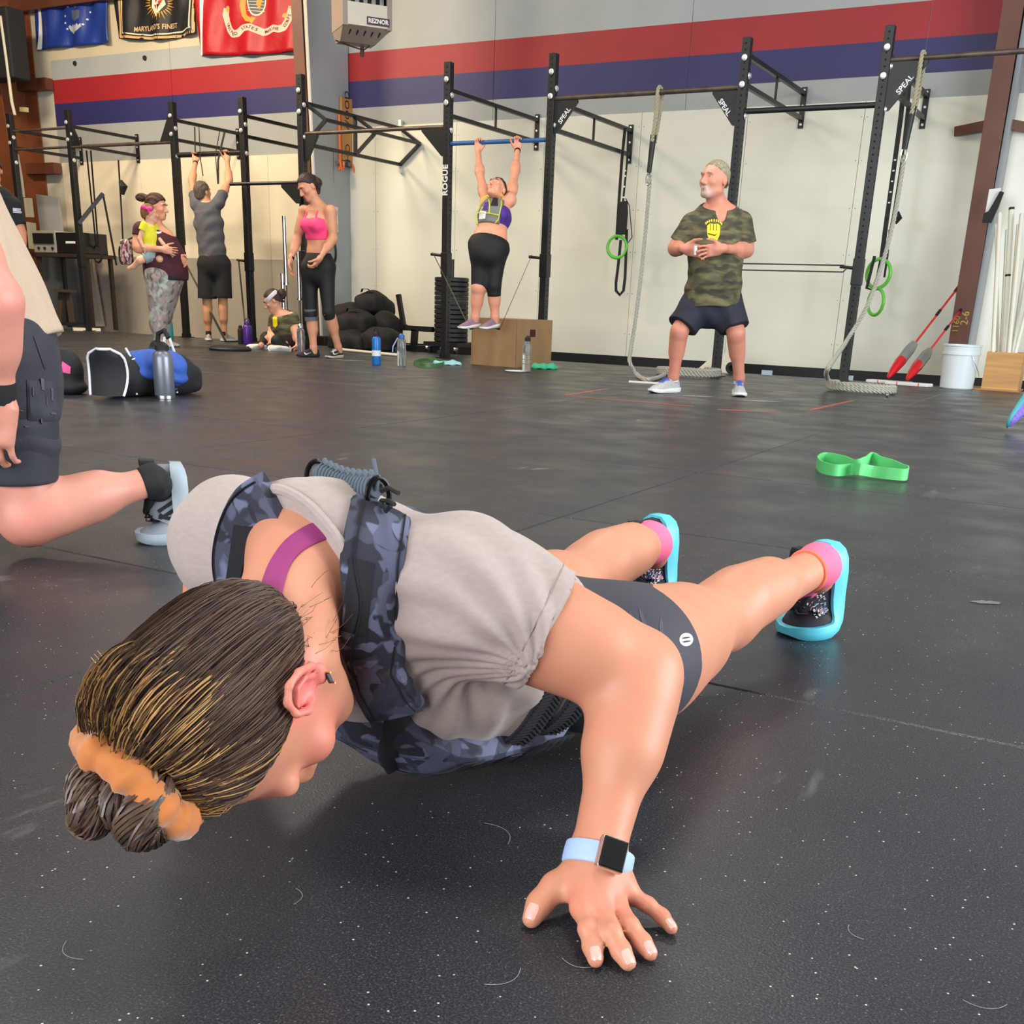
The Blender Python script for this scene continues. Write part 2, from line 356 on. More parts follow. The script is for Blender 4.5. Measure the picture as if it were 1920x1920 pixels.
# --- floor: dark concrete with thick rubber mats, each mat its own piece
def rubber():
    m = bpy.data.materials.new('speckled_rubber'); m.use_nodes = True; nt = m.node_tree; N = nt.nodes; L = nt.links; b = N['Principled BSDF']
    g = N.new('ShaderNodeNewGeometry'); P = g.outputs['Position']
    def noise(sc, det=3, dist=0, st=None):
        n = N.new('ShaderNodeTexNoise'); n.inputs['Scale'].default_value = sc; n.inputs['Detail'].default_value = det; n.inputs['Distortion'].default_value = dist
        if st: mp = N.new('ShaderNodeMapping'); mp.inputs['Scale'].default_value = st; mp.inputs['Rotation'].default_value = (0, 0, .6); L.new(P, mp.inputs[0]); L.new(mp.outputs[0], n.inputs[0])
        else: L.new(P, n.inputs[0])
        return n.outputs[0]
    def mr(x, a, c, lo=0., hi=1.):
        r = N.new('ShaderNodeMapRange'); L.new(x, r.inputs[0]); r.inputs[1].default_value = a; r.inputs[2].default_value = c; r.inputs[3].default_value = lo; r.inputs[4].default_value = hi; return r.outputs[0]
    def mix(f, a, c):
        x = N.new('ShaderNodeMix'); x.data_type = 'RGBA'; L.new(f, x.inputs[0])
        for i, q in ((6, a), (7, c)):
            if isinstance(q, tuple): x.inputs[i].default_value = (*lin(q), 1)
            else: L.new(q, x.inputs[i])
        return x.outputs[2]
    def mul(a, c):
        x = N.new('ShaderNodeMath'); x.operation = 'MULTIPLY'; L.new(a, x.inputs[0]); L.new(c, x.inputs[1]) if not isinstance(c, float) else setattr(x.inputs[1], 'default_value', c); return x.outputs[0]
    base = mix(mr(noise(1.1, 5), .35, .65), (33, 35, 41), (44, 45, 48))
    base = mix(mr(noise(420, 2), .45, .72), base, (72, 73, 78))
    # pale rubber flecks
    v = N.new('ShaderNodeTexVoronoi'); v.inputs['Scale'].default_value = 95; L.new(P, v.inputs[0])
    w = N.new('ShaderNodeSeparateColor'); L.new(v.outputs['Color'], w.inputs[0])
    fl = mul(mr(v.outputs['Distance'], .13, .09), mr(w.outputs[0], .78, .79))
    v2 = N.new('ShaderNodeTexVoronoi'); v2.inputs['Scale'].default_value = 240; L.new(P, v2.inputs[0]); w2 = N.new('ShaderNodeSeparateColor'); L.new(v2.outputs['Color'], w2.inputs[0])
    fl2 = mul(mr(v2.outputs['Distance'], .26, .18), mr(w2.outputs[1], .82, .83))
    base = mix(mul(fl2, .5), base, (120, 120, 120)); base = mix(fl, base, (205, 203, 196))
    # chalk scuffs
    ch = mul(mr(noise(2.3, 6, .8), .62, .74), mr(noise(26, 5, .4, (1, .25, 1)), .52, .66)); base = mix(mul(ch, .55), base, (150, 150, 146))
    L.new(base, b.inputs['Base Color']); L.new(mr(noise(3.5, 5), .3, .7, .28, .46), b.inputs['Roughness']); b.inputs['Specular IOR Level'].default_value = .36
    bp = N.new('ShaderNodeBump'); bp.inputs['Strength'].default_value = .35; bp.inputs['Distance'].default_value = .0015; L.new(noise(300, 2), bp.inputs['Height']); L.new(bp.outputs[0], b.inputs['Normal'])
    return m
mat_rub = rubber()
fl = struct(MB().box((-18, -6, -.12), (5.5, 11.2, -.012)).box((-18, 11.2, -.12), (5.5, 13, -.10)).build('floor', M('bare_black_floor', (26, 26, 27), .5)))
k = 0
for i in range(-9, 4):
    x0 = -1.43+1.83*i; x1 = x0+1.83
    for j in range(-6, 7):
        y0 = 4.06+1.19*j; y1 = y0+1.19
        if j == 6 or j == -4: continue
        if j == -3: y0 -= 1.19
        g = .0014; e = .0035*RNG.rand()
        v = [(x0+g, y0+g, -.012), (x1-g, y0+g, -.012), (x1-g, y1-g, -.012), (x0+g, y1-g, -.012),
             (x0+g, y0+g, -.003), (x1-g, y0+g, -.003), (x1-g, y1-g, -.003), (x0+g, y1-g, -.003),
             (x0+g+.004, y0+g+.004, 0), (x1-g-.004, y0+g+.004, 0), (x1-g-.004, y1-g-.004, 0), (x0+g+.004, y1-g-.004, 0)]
        f = [(a+4*r, (a+1) % 4+4*r, (a+1) % 4+4*r+4, a+4*r+4) for r in (0, 1) for a in range(4)]+[(8, 9, 10, 11)]
        MB().add(v, f).build('floor_mat', mat_rub, fl)
# --- back wall and its painted bands
def wall_mat():
    m = bpy.data.materials.new('painted_bands'); m.use_nodes = True; nt = m.node_tree; N = nt.nodes; L = nt.links; b = N['Principled BSDF']
    g = N.new('ShaderNodeNewGeometry'); s = N.new('ShaderNodeSeparateXYZ'); L.new(g.outputs['Position'], s.inputs[0])
    n = N.new('ShaderNodeTexNoise'); n.inputs['Scale'].default_value = 1.6; n.inputs['Detail'].default_value = 6; L.new(g.outputs['Position'], n.inputs[0])
    def step(sock, t):
        x = N.new('ShaderNodeMath'); x.operation = 'GREATER_THAN'; L.new(sock, x.inputs[0]); x.inputs[1].default_value = t; return x.outputs[0]
    cur = None
    def mix(f, a, c):
        x = N.new('ShaderNodeMix'); x.data_type = 'RGBA'; L.new(f, x.inputs[0])
        for i, q in ((6, a), (7, c)):
            if isinstance(q, tuple): x.inputs[i].default_value = (*lin(q), 1)
            else: L.new(q, x.inputs[i])
        return x.outputs[2]
    Z = s.outputs[2]; G = (160, 163, 161)
    cur = mix(step(Z, 2.863), G, (47, 45, 98)); cur = mix(step(Z, 3.166), cur, (160, 37, 44)); cur = mix(step(Z, 3.483), cur, (166, 170, 170))
    lf = mix(step(Z, 3.74), cur, (205, 192, 165))
    nx = N.new('ShaderNodeMath'); nx.operation = 'LESS_THAN'; L.new(s.outputs[0], nx.inputs[0]); nx.inputs[1].default_value = -9.5
    cur = mix(nx.outputs[0], cur, lf)
    v = N.new('ShaderNodeVectorMath'); v.operation = 'SCALE'; r = N.new('ShaderNodeMapRange'); r.inputs[1].default_value = .3; r.inputs[2].default_value = .7; r.inputs[3].default_value = .93; r.inputs[4].default_value = 1.06
    L.new(n.outputs[0], r.inputs[0]); L.new(r.outputs[0], v.inputs['Scale']); L.new(cur, v.inputs[0]); L.new(v.outputs[0], b.inputs['Base Color']); b.inputs['Roughness'].default_value = .55
    return m
wb = struct(MB().box((-18, YW+.012, -.1), (5.5, YW+.25, 5.6)).build('wall_back', M('insulation_white', (205, 198, 180), .7, var=(3, .08))))
paint = wall_mat()
MB_ = lambda lo, hi, name, mat, par, bev=0: MB().box(lo, hi).build(name, mat, par, bev=bev)
# upper sheets
xs = [-14.98, -12.53, -10.09, -9.44, -7.3, -4.86, -2.42, .02, 2.5, 5.4]
for a, c in zip(xs[:-1], xs[1:]):
    z0 = 2.366 if c <= -9.4 else 2.646
    MB_((a+.003, YW, z0), (c-.003, YW+.012, 5.5), 'upper_sheet', paint, wb)
board = M('gloss_white_board', (224, 222, 206), .24, var=(1.3, .04), spec=.5)
lowpaint = M('tan_grey_board', (170, 160, 146), .5, var=(2, .05))
for i in range(-3, 8):
    c = -2.92-1.22*i; a = c-1.22
    if a < -9.5: a = -9.44
    if c <= -9.44: break
    MB_((a+.0025, YW-.012, .05), (c-.0025, YW+.012, 2.643), 'wall_panel', board, wb)
x = -9.6
warm = M('lamp_warmed_white_board', (232, 220, 194), .3, var=(1.5, .05))  # white boards, with the warm cast of the lamps mixed into their colour
for i in range(5):
    a = max(x-1.22, -14.93); MB_((a+.0025, YW-.012, 1.045), (x-.0025, YW+.012, 2.364), 'wall_panel', warm, wb); MB_((a+.0025, YW-.014, -.10), (x-.0025, YW+.012, 1.043), 'lower_panel', lowpaint, wb); x = a
    if x <= -14.9: break
# nail heads and scuffs on the boards
mb = MB()
for i in range(0, 6):
    for z in (.3, .75, 1.2, 1.65, 2.1, 2.5):
        for dx in (-.03, .03): mb.lathe([(.006, 0), (.004, .003)], (-2.92-1.22*i+dx, YW-.012, z), (0, -1, 0), 6)
o = mb.build('screw_heads', M('dull_screw', (150, 148, 140), .4, 1.), wb); o['kind'] = 'stuff'
struct(MB().box((-9.4, YW-.03, -.10), (5.4, YW-.012, .05)).build('baseboard_back', M('black_rubber_base', (22, 22, 24), .5)))
# black rubber lip lying along the wall foot
brown = M('red_oxide_steel', (98, 56, 40), .5, var=(2.5, .18), bump=(30, .2)); rust = M('orange_oxide_steel', (120, 66, 36), .5, var=(2.5, .2), bump=(30, .2))
gpil = M('grey_pilaster_paint', (158, 162, 164), .5, var=(1.5, .05)); crm = M('cream_edge', (222, 214, 196), .6)
def column(name, xa, xb, yb, yt, mat, label):
    """tapered steel frame column: front flange, web and rear flange"""
    t = thing(name, label, 'column', ((xa+xb)/2, yb, 0))
    H = 5.5
    MB().add([(xa, yb, 0), (xb, yb, 0), (xb, yb+.014, 0), (xa, yb+.014, 0), (xa, yt, H), (xb, yt, H), (xb, yt+.014, H), (xa, yt+.014, H)], [(0, 3, 2, 1), (4, 5, 6, 7), (0, 1, 5, 4), (1, 2, 6, 5), (2, 3, 7, 6), (3, 0, 4, 7)]).build('front_flange', mat, t)
    xm = (xa+xb)/2
    MB().add([(xm-.005, yb+.014, 0), (xm+.005, yb+.014, 0), (xm+.005, YW-.03, 0), (xm-.005, YW-.03, 0), (xm-.005, yt+.014, H), (xm+.005, yt+.014, H), (xm+.005, YW-.03, H), (xm-.005, YW-.03, H)], [(0, 3, 2, 1), (4, 5, 6, 7), (0, 1, 5, 4), (1, 2, 6, 5), (2, 3, 7, 6), (3, 0, 4, 7)]).build('web', mat, t)
    MB().box((xa, YW-.03, 0), (xb, YW-.014, H)).build('rear_flange', mat, t)
    return t
# middle column with boxed grey side
c2 = column('steel_column', -9.66, -9.50, 11.62, 11.36, brown, 'dark red-brown steel column with a boxed grey side, beside the hanging heater')
MB().add([(-9.50, 11.64, 0), (-9.455, 11.64, 0), (-9.455, 11.40, 5.5), (-9.50, 11.40, 5.5), (-9.50, 11.66, 0), (-9.455, 11.66, 0), (-9.455, 11.42, 5.5), (-9.50, 11.42, 5.5)], [(0, 1, 2, 3), (4, 7, 6, 5), (0, 3, 7, 4), (1, 5, 6, 2), (3, 2, 6, 7), (0, 4, 5, 1)]).build('edge_trim', crm, c2)
MB().add([(-9.455, 11.62, 0), (-9.43, 11.62, 0), (-9.43, YW-.02, 0), (-9.455, YW-.02, 0), (-9.455, 11.38, 5.5), (-9.43, 11.38, 5.5), (-9.43, YW-.02, 5.5), (-9.455, YW-.02, 5.5)], [(0, 3, 2, 1), (4, 5, 6, 7), (0, 1, 5, 4), (1, 2, 6, 5), (2, 3, 7, 6), (3, 0, 4, 7)]).build('side_panel', gpil, c2)
# right column
c3 = column('steel_column', -1.72, -1.54, 11.95, 11.75, brown, 'red-brown steel column with a diagonal cross brace, behind the white bucket')
MB().box((-1.545, 12.0, 0), (-1.50, YW-.02, 5.5)).build('side_trim', gpil, c3)
a = pY(1790, 247, 12.18); b = pY(1862, 232, 12.1); MB().bar(a, b, .03, .085).build('brace', brown, c3)
a = pY(1887, 232, 12.1); b = pY(1960, 245, 12.18); MB().bar(a, b, .03, .085).build('brace', brown, c3)
yel = M('yellow_marker', (190, 160, 60), .6)
text_mesh('1160', .08, yel, 'chalk_writing', (-1.672, 11.925, .56), (0, 0, 1), (-1, 0, 0), c3, .0005)
text_mesh('2-6', .10, yel, 'chalk_writing', (-1.60, 11.925, .62), (0, 0, 1), (-1, 0, 0), c3, .0005)
# left column and girts
c1 = column('steel_column', -15.86, -15.32, 11.75, 11.5, rust, 'wide orange-brown steel column at the far left of the back wall')
for i, z in enumerate((2.28, 3.42, 4.45)):
    MB().box((-17.5, YW-.16, z-.075), (-14.94 if z < 4 else -11, YW-.02, z+.075)).build('wall_girt', brown, wb)
MB().box((-17.6, YW-.25, 0), (-16.02, YW-.15, 5.3)).build('dark_panel', M('dark_brown_sheet', (66, 36, 24), .6, var=(2, .2)), wb)
struct(MB().box((-18.2, -6, -.1), (-18, 12.4, 5.6)).build('wall_left', M('dark_oxide_sheet', (74, 46, 34), .6)))
# ceiling and the two open bays
struct(MB().box((-18.2, -6, 5.5), (5.5, 12.6, 5.7)).build('ceiling', M('white_insulation_ceiling', (200, 200, 196), .8)))
wr = struct(MB().box((5.5, 7.9, 0), (5.7, 12.6, 5.6)).build('wall_right', M('grey_metal_siding', (150, 152, 152), .6)))
MB().box((5.5, -6, 0), (5.7, 1.1, 5.6)).build('side_wall', M('grey_metal_siding'), wr); MB().box((5.5, 1.1, 4.1), (5.7, 7.9, 5.6)).build('header', M('grey_metal_siding'), wr)
wf = struct(MB().box((-18, -6.2, 0), (-6.8, -6, 5.6)).build('wall_front', M('grey_metal_siding')))
MB().box((1.8, -6.2, 0), (5.5, -6, 5.6)).build('side_wall', M('grey_metal_siding'), wf); MB().box((-6.8, -6.2, 4.1), (1.8, -6, 5.6)).build('header', M('grey_metal_siding'), wf)
struct(MB().box((-40, -40, -.2), (40, 40, -.11)).build('outside_ground', M('pale_concrete', (150, 148, 142), .8)))
# --- marks on the floor
red = M('red_floor_tape', (168, 92, 80), .7)
for i, (p, q, w) in enumerate((((1060, 741), (1140, 729), .03), ((1075, 743), (1300, 762), .03), ((1345, 768), (1460, 773), .03), ((1519, 769), (1600, 751), .035))):
    A0, A1 = pz(*p), pz(*q); o = MB().bar(A0+A(0, 0, .001), A1+A(0, 0, .001), w, .0012).build('floor_tape', red)
    tag(o, ['short faded red tape strip, leftmost on the floor near the wooden box', 'long faded red tape strip running under the man in camouflage', 'faded red tape strip in front of the grey-haired man\'s right-hand shoe', 'red tape strip on the floor beside the coiled rope on the right'][i], 'tape', 'red tape marks on the floor')
chalk = M('chalk_dust', (150, 150, 146), .9)
def smear(px, py, w, h, name='chalk_smear', label='', mat=chalk, seed=0):
    c = pz(px, py); r = np.random.RandomState(seed); n = 26; dx = A(math.cos(.5), math.sin(.5), 0); dy = A(-math.sin(.5), math.cos(.5), 0)
    v = [c+dx*w*math.cos(2*math.pi*i/n)*(.55+.45*r.rand())+dy*h*math.sin(2*math.pi*i/n)*(.5+.5*r.rand())+A(0, 0, .0012) for i in range(n)]
    o = MB().add(v+[c+A(0, 0, .0016)], [(i, (i+1) % n, n) for i in range(n)]).build(name, mat); return tag(o, label, name.split('_')[-1])
smear(1308, 743, .16, .06, label='white chalk smear between the shoes of the man in camouflage', seed=3)
smear(1425, 752, .17, .06, label='white chalk smear right of the man in camouflage', seed=4)
smear(1450, 722, .13, .05, label='faint chalk smear near the foot of the rack post', seed=5)
smear(660, 676, .22, .05, label='pale scrape on the floor by the pink-topped woman\'s shoe', seed=6)
smear(1850, 1130, .045, .02, label='dusty scuff on the mat at the right edge, beyond the cyan shoe', seed=7, mat=M('dust', (108, 108, 106), .9))
lint = M('lint', (150, 150, 150), .8)
for i, (x, y, a, l_) in enumerate(((950, 1835, 1.2, .022), (1085, 1808, .2, .018), (940, 1560, 2.6, .03), (1850, 1885, .4, .02), (130, 1785, -.3, .02), (1600, 1748, -.8, .014), (560, 1680, 2.2, .016))):
    q_ = pz(x, y, .0012); d_ = A(math.cos(a), math.sin(a), 0); n_ = A(-d_[1], d_[0], 0)
    o = MB().tube([q_+d_*l_*t_+n_*l_*.5*(t_*t_-.5) for t_ in np.linspace(-1, 1, 9)], .00028, 4).build('lint_fibre', lint); tag(o, ['pale lint strand curled left of the fingertips', 'pale lint strand just below the middle finger', 'long pale lint strand between the head shadow and the wrist', 'pale lint strand in the bottom right corner of the floor', 'pale lint strand in the bottom left corner of the floor', 'short pale lint strand right of the outstretched hand', 'pale lint strand under the hair bun, bottom middle-left'][i], 'lint', 'lint strands on the near floor')
# ================================================================ pull-up rig
YR, YL = 10.32, 11.06
blk = M('black_powder_coat', (24, 24, 25), .42, var=(8, .1)); holeM = M('hole_black', (4, 4, 4), .9); boltM = M('zinc_bolt', (225, 225, 222), .35, .6)
wornM = M('worn_steel_pipe', (92, 80, 72), .45, .5, var=(9, .35)); wht = M('white_print', (225, 225, 225), .6)
PX = dict(I=-14.47, H=-13.27, G=-11.33, F=-10.15, E=-8.61, D=-6.68, C=-5.48, B=-3.56, A=-2.34)
PT = dict(I=2.84, H=2.84, G=2.84, F=2.84, E=2.87, D=2.87, C=2.87, B=2.87, A=2.87)
PYY = {k: (YL if k in 'IHGF' else YR) for k in PX}
PX['Z'] = -.46; PT['Z'] = 2.87; PYY['Z'] = YR
def rig(keys, name, label):
    t = thing(name, label, 'rack', (PX[keys[0]], PYY[keys[0]], 0)); ups = {}
    for k in keys:
        x, y, h = PX[k], PYY[k], PT[k]; w = .038
        u = MB().box((x-w, y-w, 0), (x+w, y+w, h)).build('upright', blk, t, bev=.004); ups[k] = u
        MB().box((x-w-.006, y-w-.006, .86), (x+w+.006, y+w+.006, 1.08)).build('sleeve', blk, u, bev=.003)
        MB().box((x-.075, y-.075, 0), (x+.075, y+.075, .008)).box((x-w-.006, y-w-.006, .008), (x+w+.006, y+w+.006, .05)).build('foot_plate', blk, u)
        mb = MB()
        for z in np.arange(.12, h-.03, .051):
            mb.lathe([(.0085, 0), (.0085, .0012)], (x, y-w-.0002, z), (0, -1, 0), 8)
            mb.lathe([(.0085, 0), (.0085, .0012)], (x+w+.0002, y, z), (1, 0, 0), 8)
        o = mb.build('bolt_holes', holeM, u); o['kind'] = 'stuff'
        for dz, sx in ((h-.16, 0), (h-.37, 0), (h-.30, 1), (h-.62, 1)):
            c = (x, y-w-.007, dz) if sx == 0 else (x+w+.007, y-.01, dz)
            MB().lathe([(.026, -.001), (.026, .004), (.018, .007), (.018, .017), (0, .018)], c, (0, -1, 0) if sx == 0 else (1, 0, 0), 12).build('bolt', boltM, u)
    return t, ups
rigR, UR = rig('EDCBAZ', 'pull_up_rig', 'long black steel pull-up rig fixed to the white wall, posts around the man in camouflage')
rigL, UL = rig('IHGF', 'pull_up_rig', 'black steel pull-up rig in the left corner, below the flags')
def bar(a, b, r, t, mat=blk, name='crossbar', label=None): return MB().tube([a, b], r, 10).build(name, mat, t, label)
def cbar(k1, k2, z, t, r=.017, mat=blk, name='crossbar', label=None):
    bar(A(PX[k1]+.038, PYY[k1]-.0, z), A(PX[k2]-.038, PYY[k2]-.0, z), r, t, mat, name, label)
cbar('B', 'A', 2.29, rigR, .024); cbar('C', 'B', 2.485, rigR, .024, wornM, label='worn brownish steel crossbar')
cbar('A', 'Z', 2.62, rigR, .022, wornM, label='worn brownish steel crossbar'); cbar('D', 'C', 2.127, rigR, .021, M('blue_bar', (46, 92, 150), .4), label='blue painted crossbar')
cbar('E', 'D', 2.286, rigR, .020, wornM, label='worn brownish steel crossbar')
cbar('I', 'H', 2.62, rigL, .016, wornM); cbar('I', 'H', 2.385, rigL, .016, wornM); cbar('H', 'G', 2.386, rigL, .022, wornM); cbar('G', 'F', 2.232, rigL, .03)
# gusset plates with cut-out lettering
def gusset(k, sgn, ztop, t, txt='SPEAL', drop=.28, run=.24):
    x = PX[k]+sgn*.038; y = PYY[k]
    o = MB().prism([(0, 0), (sgn*run, 0), (sgn*run, -.02), (sgn*.03, -drop), (0, -drop)], (x, y-.02, ztop), (1, 0, 0), (0, 0, 1), (0, 1, 0), .04).build('gusset_plate', blk, t)
    ang = math.atan2(-(drop-.02), sgn*(run-.03)) if sgn < 0 else math.atan2(drop-.02, run-.03)
    ax = A(math.cos(ang), 0, math.sin(ang)); ax = -ax if sgn < 0 and ax[0] < 0 else ax
    if sgn < 0: ax = nrm(A(run-.03, 0, -(drop-.02)))
    else: ax = nrm(A(run-.03, 0, drop-.02))
    ay = nrm(np.cross(A(0, -1, 0), ax)); mid = A(x+sgn*(run+.03)/2, y-.021, ztop-(drop+.02)/2)+ay*.028
    if txt: text_mesh(txt, .062, wht, 'lettering', mid, ax, ay, o, .0005, .001)
    return o
gusset('C', 1, 2.46, rigR, 'SPEAL'); gusset('B', -1, 2.46, rigR, 'SPEAL'); gusset('A', 1, 2.60, rigR, 'SPEAL', .36, .30)
gusset('D', -1, 2.27, rigR, '', .26, .28); gusset('E', 1, 2.27, rigR, '', .26, .18)
gusset('G', -1, 2.385, rigL, '', -.30, .20)
gusset('H', 1, 2.385, rigL, '', -.25, .17)
for z, s in ((1.62, 1),): text_mesh('ROGUE', .085, wht, 'lettering', (PX['D']+.0, YR-.040, 1.78), (0, 0, 1), (-1, 0, 0), UR['D'], .0006, .003, 1.05)
# brackets from the posts back to the wall
def bracket(k, zu, zl, t, strut=True, plate=(.09, .06)):
    x, y = PX[k], PYY[k]; ye = YW-.014
    b = MB().bar((x, y+.03, zu), (x, ye-.012, zu), .038, .038).bar((x, y+.03, zl), (x, ye-.012, zl), .038, .038)
    if strut: b.bar((x, (y+ye)/2, zl), (x, (y+ye)/2, zu), .02, .02)
    o = b.build('wall_bracket', blk, t)
    MB().box((x-.028, ye-.014, zl-plate[0]), (x+.028, ye, zu+plate[1])).build('wall_plate', blk, o)
    for z in (zl-plate[0]+.035, (zu+zl)/2, zu+plate[1]-.03): MB().lathe([(.013, 0), (.013, .006), (0, .009)], (x, ye-.014, z), (0, -1, 0), 8).build('bolt', boltM, o)
for k in 'DCBAZ':
    zu, zl = {'D': (2.62, 2.39), 'C': (2.466, 2.222), 'B': (2.74, 2.508), 'A': (2.66, 2.46), 'Z': (2.7, 2.46)}[k]; bracket(k, zu, zl, rigR)
for k in 'IHGF': bracket(k, 2.64, 2.415, rigL, False)
# triangular truss station on post E
def truss():
    x, y0, y1 = PX['E'], YR+.03, YW-.03; zt, zb, zm = 2.60, 2.19, 2.42; off = .30; b = MB()
    b.bar((x, y0, zt), (x, y1, zt), .036, .036).bar((x, y0, zb), (x, y1, zb), .036, .036).bar((x+off, y0+.0, zm), (x+off, y1-.02, zm), .034, .034)
    for yy in (y0+.02, (y0+y1)/2, y1-.02):
        b.bar((x, yy, zt), (x+off, yy, zm), .034, .034).bar((x, yy, zb), (x+off, yy, zm), .034, .034)
    b.bar((x, (y0+y1)/2, zt), (x, (y0+y1)/2, zb), .036, .036)
    o = b.build('truss_frame', blk, rigR)
    for z in (zt+.06, zb-.06): MB().box((x-.02, YW-.06, z-.035), (x+.02, YW-.015, z+.035)).build('wall_plate', boltM, o)
truss()
# low cantilever bar on post E
t_ = MB().tube([A(-9.64, YR-.075, 1.785), A(-8.60, YR-.075, 1.785)], .019, 10).build('low_bar', blk, rigR)
MB().prism([(0, 0), (-.26, 0), (-.26, -.03), (-.05, -.20), (0, -.20)], (-8.6, YR-.09, 1.77), (1, 0, 0), (0, 0, 1), (0, 1, 0), .03).build('gusset_plate', blk, rigR)
# second low post of the left rig holding a dip bar (slanted arm)
MB().bar((PX['H']+.03, YL-.02, 1.42), (PX['H']+.20, YL+.3, 1.83), .05, .05).bar((PX['H']+.20, YL+.3, 1.83), (PX['H']+.33, YL+.32, .9), .02, .02).build('ring_arm', blk, rigL)
MB().bar((-12.05, YL+.75, 2.36), (-12.05, YL+.75, 1.2), .05, .05).build('hanging_post', blk, rigL)
# ---------------------------------------------------------------- resistance bands on pegs
bandM = M('black_latex_band', (40, 40, 38), .5)
def peg(k, z, t): MB().tube([A(PX[k]-.038, PYY[k]-.02, z), A(PX[k]-.16 if k != 'A' else PX[k]-.15, PYY[k]-.06, z+.01)], .014, 8).build('peg', blk, t)
peg('D', 1.05, rigR); peg('C', 1.04, rigR)
# ================================================================ people
VH = nrm(A(cF[0], cF[1], 0)); RH = nrm(np.cross(VH, Z_))   # horizontal view direction, image right
def skinmat(name, rgb, sss=.12): return M(name, rgb, .48, var=(9, .07), bump=(260, .12, .0008), attr=True, sss=sss, spec=.4)
SK = skinmat('skin', None)
def colfn(base, spots=()):
    """flat skin colour with local colour areas: (centre, radius, rgb)"""
    b = np.array(lin(base))
    def f(P):
        C = np.tile(b, (len(P), 1))
        for c, r, rgb, st in spots:
            w = np.clip(1.6-1.6*np.linalg.norm((P-np.asarray(c)), axis=1)/r, 0, 1)*st; C = C*(1-w[:, None])+np.array(lin(rgb))*w[:, None]
        return C
    return f
def head_prims(c, f, u, s=1., k=.012, jaw=1., nose=1.):
    f = nrm(f); u = nrm(np.asarray(u, float)-f*(np.asarray(u, float)@f)); l = np.cross(u, f); R = np.array([l, f, u]); c = np.asarray(c, float)
    p = lambda a, b, d: c+(l*a+f*b+u*d)*s
    q = [('e', p(0, -.012, .028), A(.076, .093, .088)*s, R, k), ('e', p(0, .03, -.035), A(.060*jaw, .062, .078)*s, R, .03*s),
         ('e', p(0, .072, -.092), A(.024*jaw, .02, .018)*s, R, .025*s),
         ('c', p(-.05*jaw, .0, -.07), p(-.018, .065, -.095), .014*s, .014*s, .03*s, 0), ('c', p(.05*jaw, .0, -.07), p(.018, .065, -.095), .014*s, .014*s, .03*s, 0),
         ('c', p(0, .088, .012), p(0, .112*nose, -.028), .009*s, .014*s, .012*s, 0), ('c', p(-.012, .098, -.033), p(.012, .098, -.033), .009*s, .009*s, .008*s, 0),
         ('c', p(-.042, .075, .03), p(.042, .075, .03), .012*s, .012*s, .018*s, 0),
         ('E', p(-.031, .1, .008), A(.017, .014, .011)*s, R, .01*s), ('E', p(.031, .1, .008), A(.017, .014, .011)*s, R, .01*s),
         ('e', p(-.043, .062, -.022), A(.022, .02, .02)*s, R, .02*s), ('e', p(.043, .062, -.022), A(.022, .02, .02)*s, R, .02*s),
         ('c', p(-.018, .089, -.060), p(.018, .089, -.060), .0075*s, .0075*s, .007*s, 0), ('c', p(-.015, .087, -.070), p(.015, .087, -.070), .0085*s, .0085*s, .007*s, 0),
         ('e', p(-.079, -.012, -.008), A(.009, .02, .033)*s, R, .006*s), ('e', p(.079, -.012, -.008), A(.009, .02, .033)*s, R, .006*s)]
    return q, p, R
def eyes(p, R, s, root, iris=(70, 50, 35), brow=None, closed=False):
    ew = M('eye_white', (235, 230, 225), .3); ir = M('iris%d' % iris[0], iris, .3)
    for a in (-.031, .031):
        o = MB().lathe([(0, -.011*s), (.0075*s, -.008*s), (.011*s, 0), (.0078*s, .0078*s), (.0045*s, .010*s)], p(a, .0715, .008), R[1], 12).build('eye', ew, root)
        MB().lathe([(.0055*s, .0093*s), (.0045*s, .0103*s), (0, .011*s)], p(a, .0715, .008), R[1], 10).build('iris', ir, o)
        if brow: MB().tube([p(a*.5, .098, .028), p(a, .097, .034), p(a*1.6, .080, .029)], [.003*s, .0045*s, .0025*s], 6).build('eyebrow', brow, root)
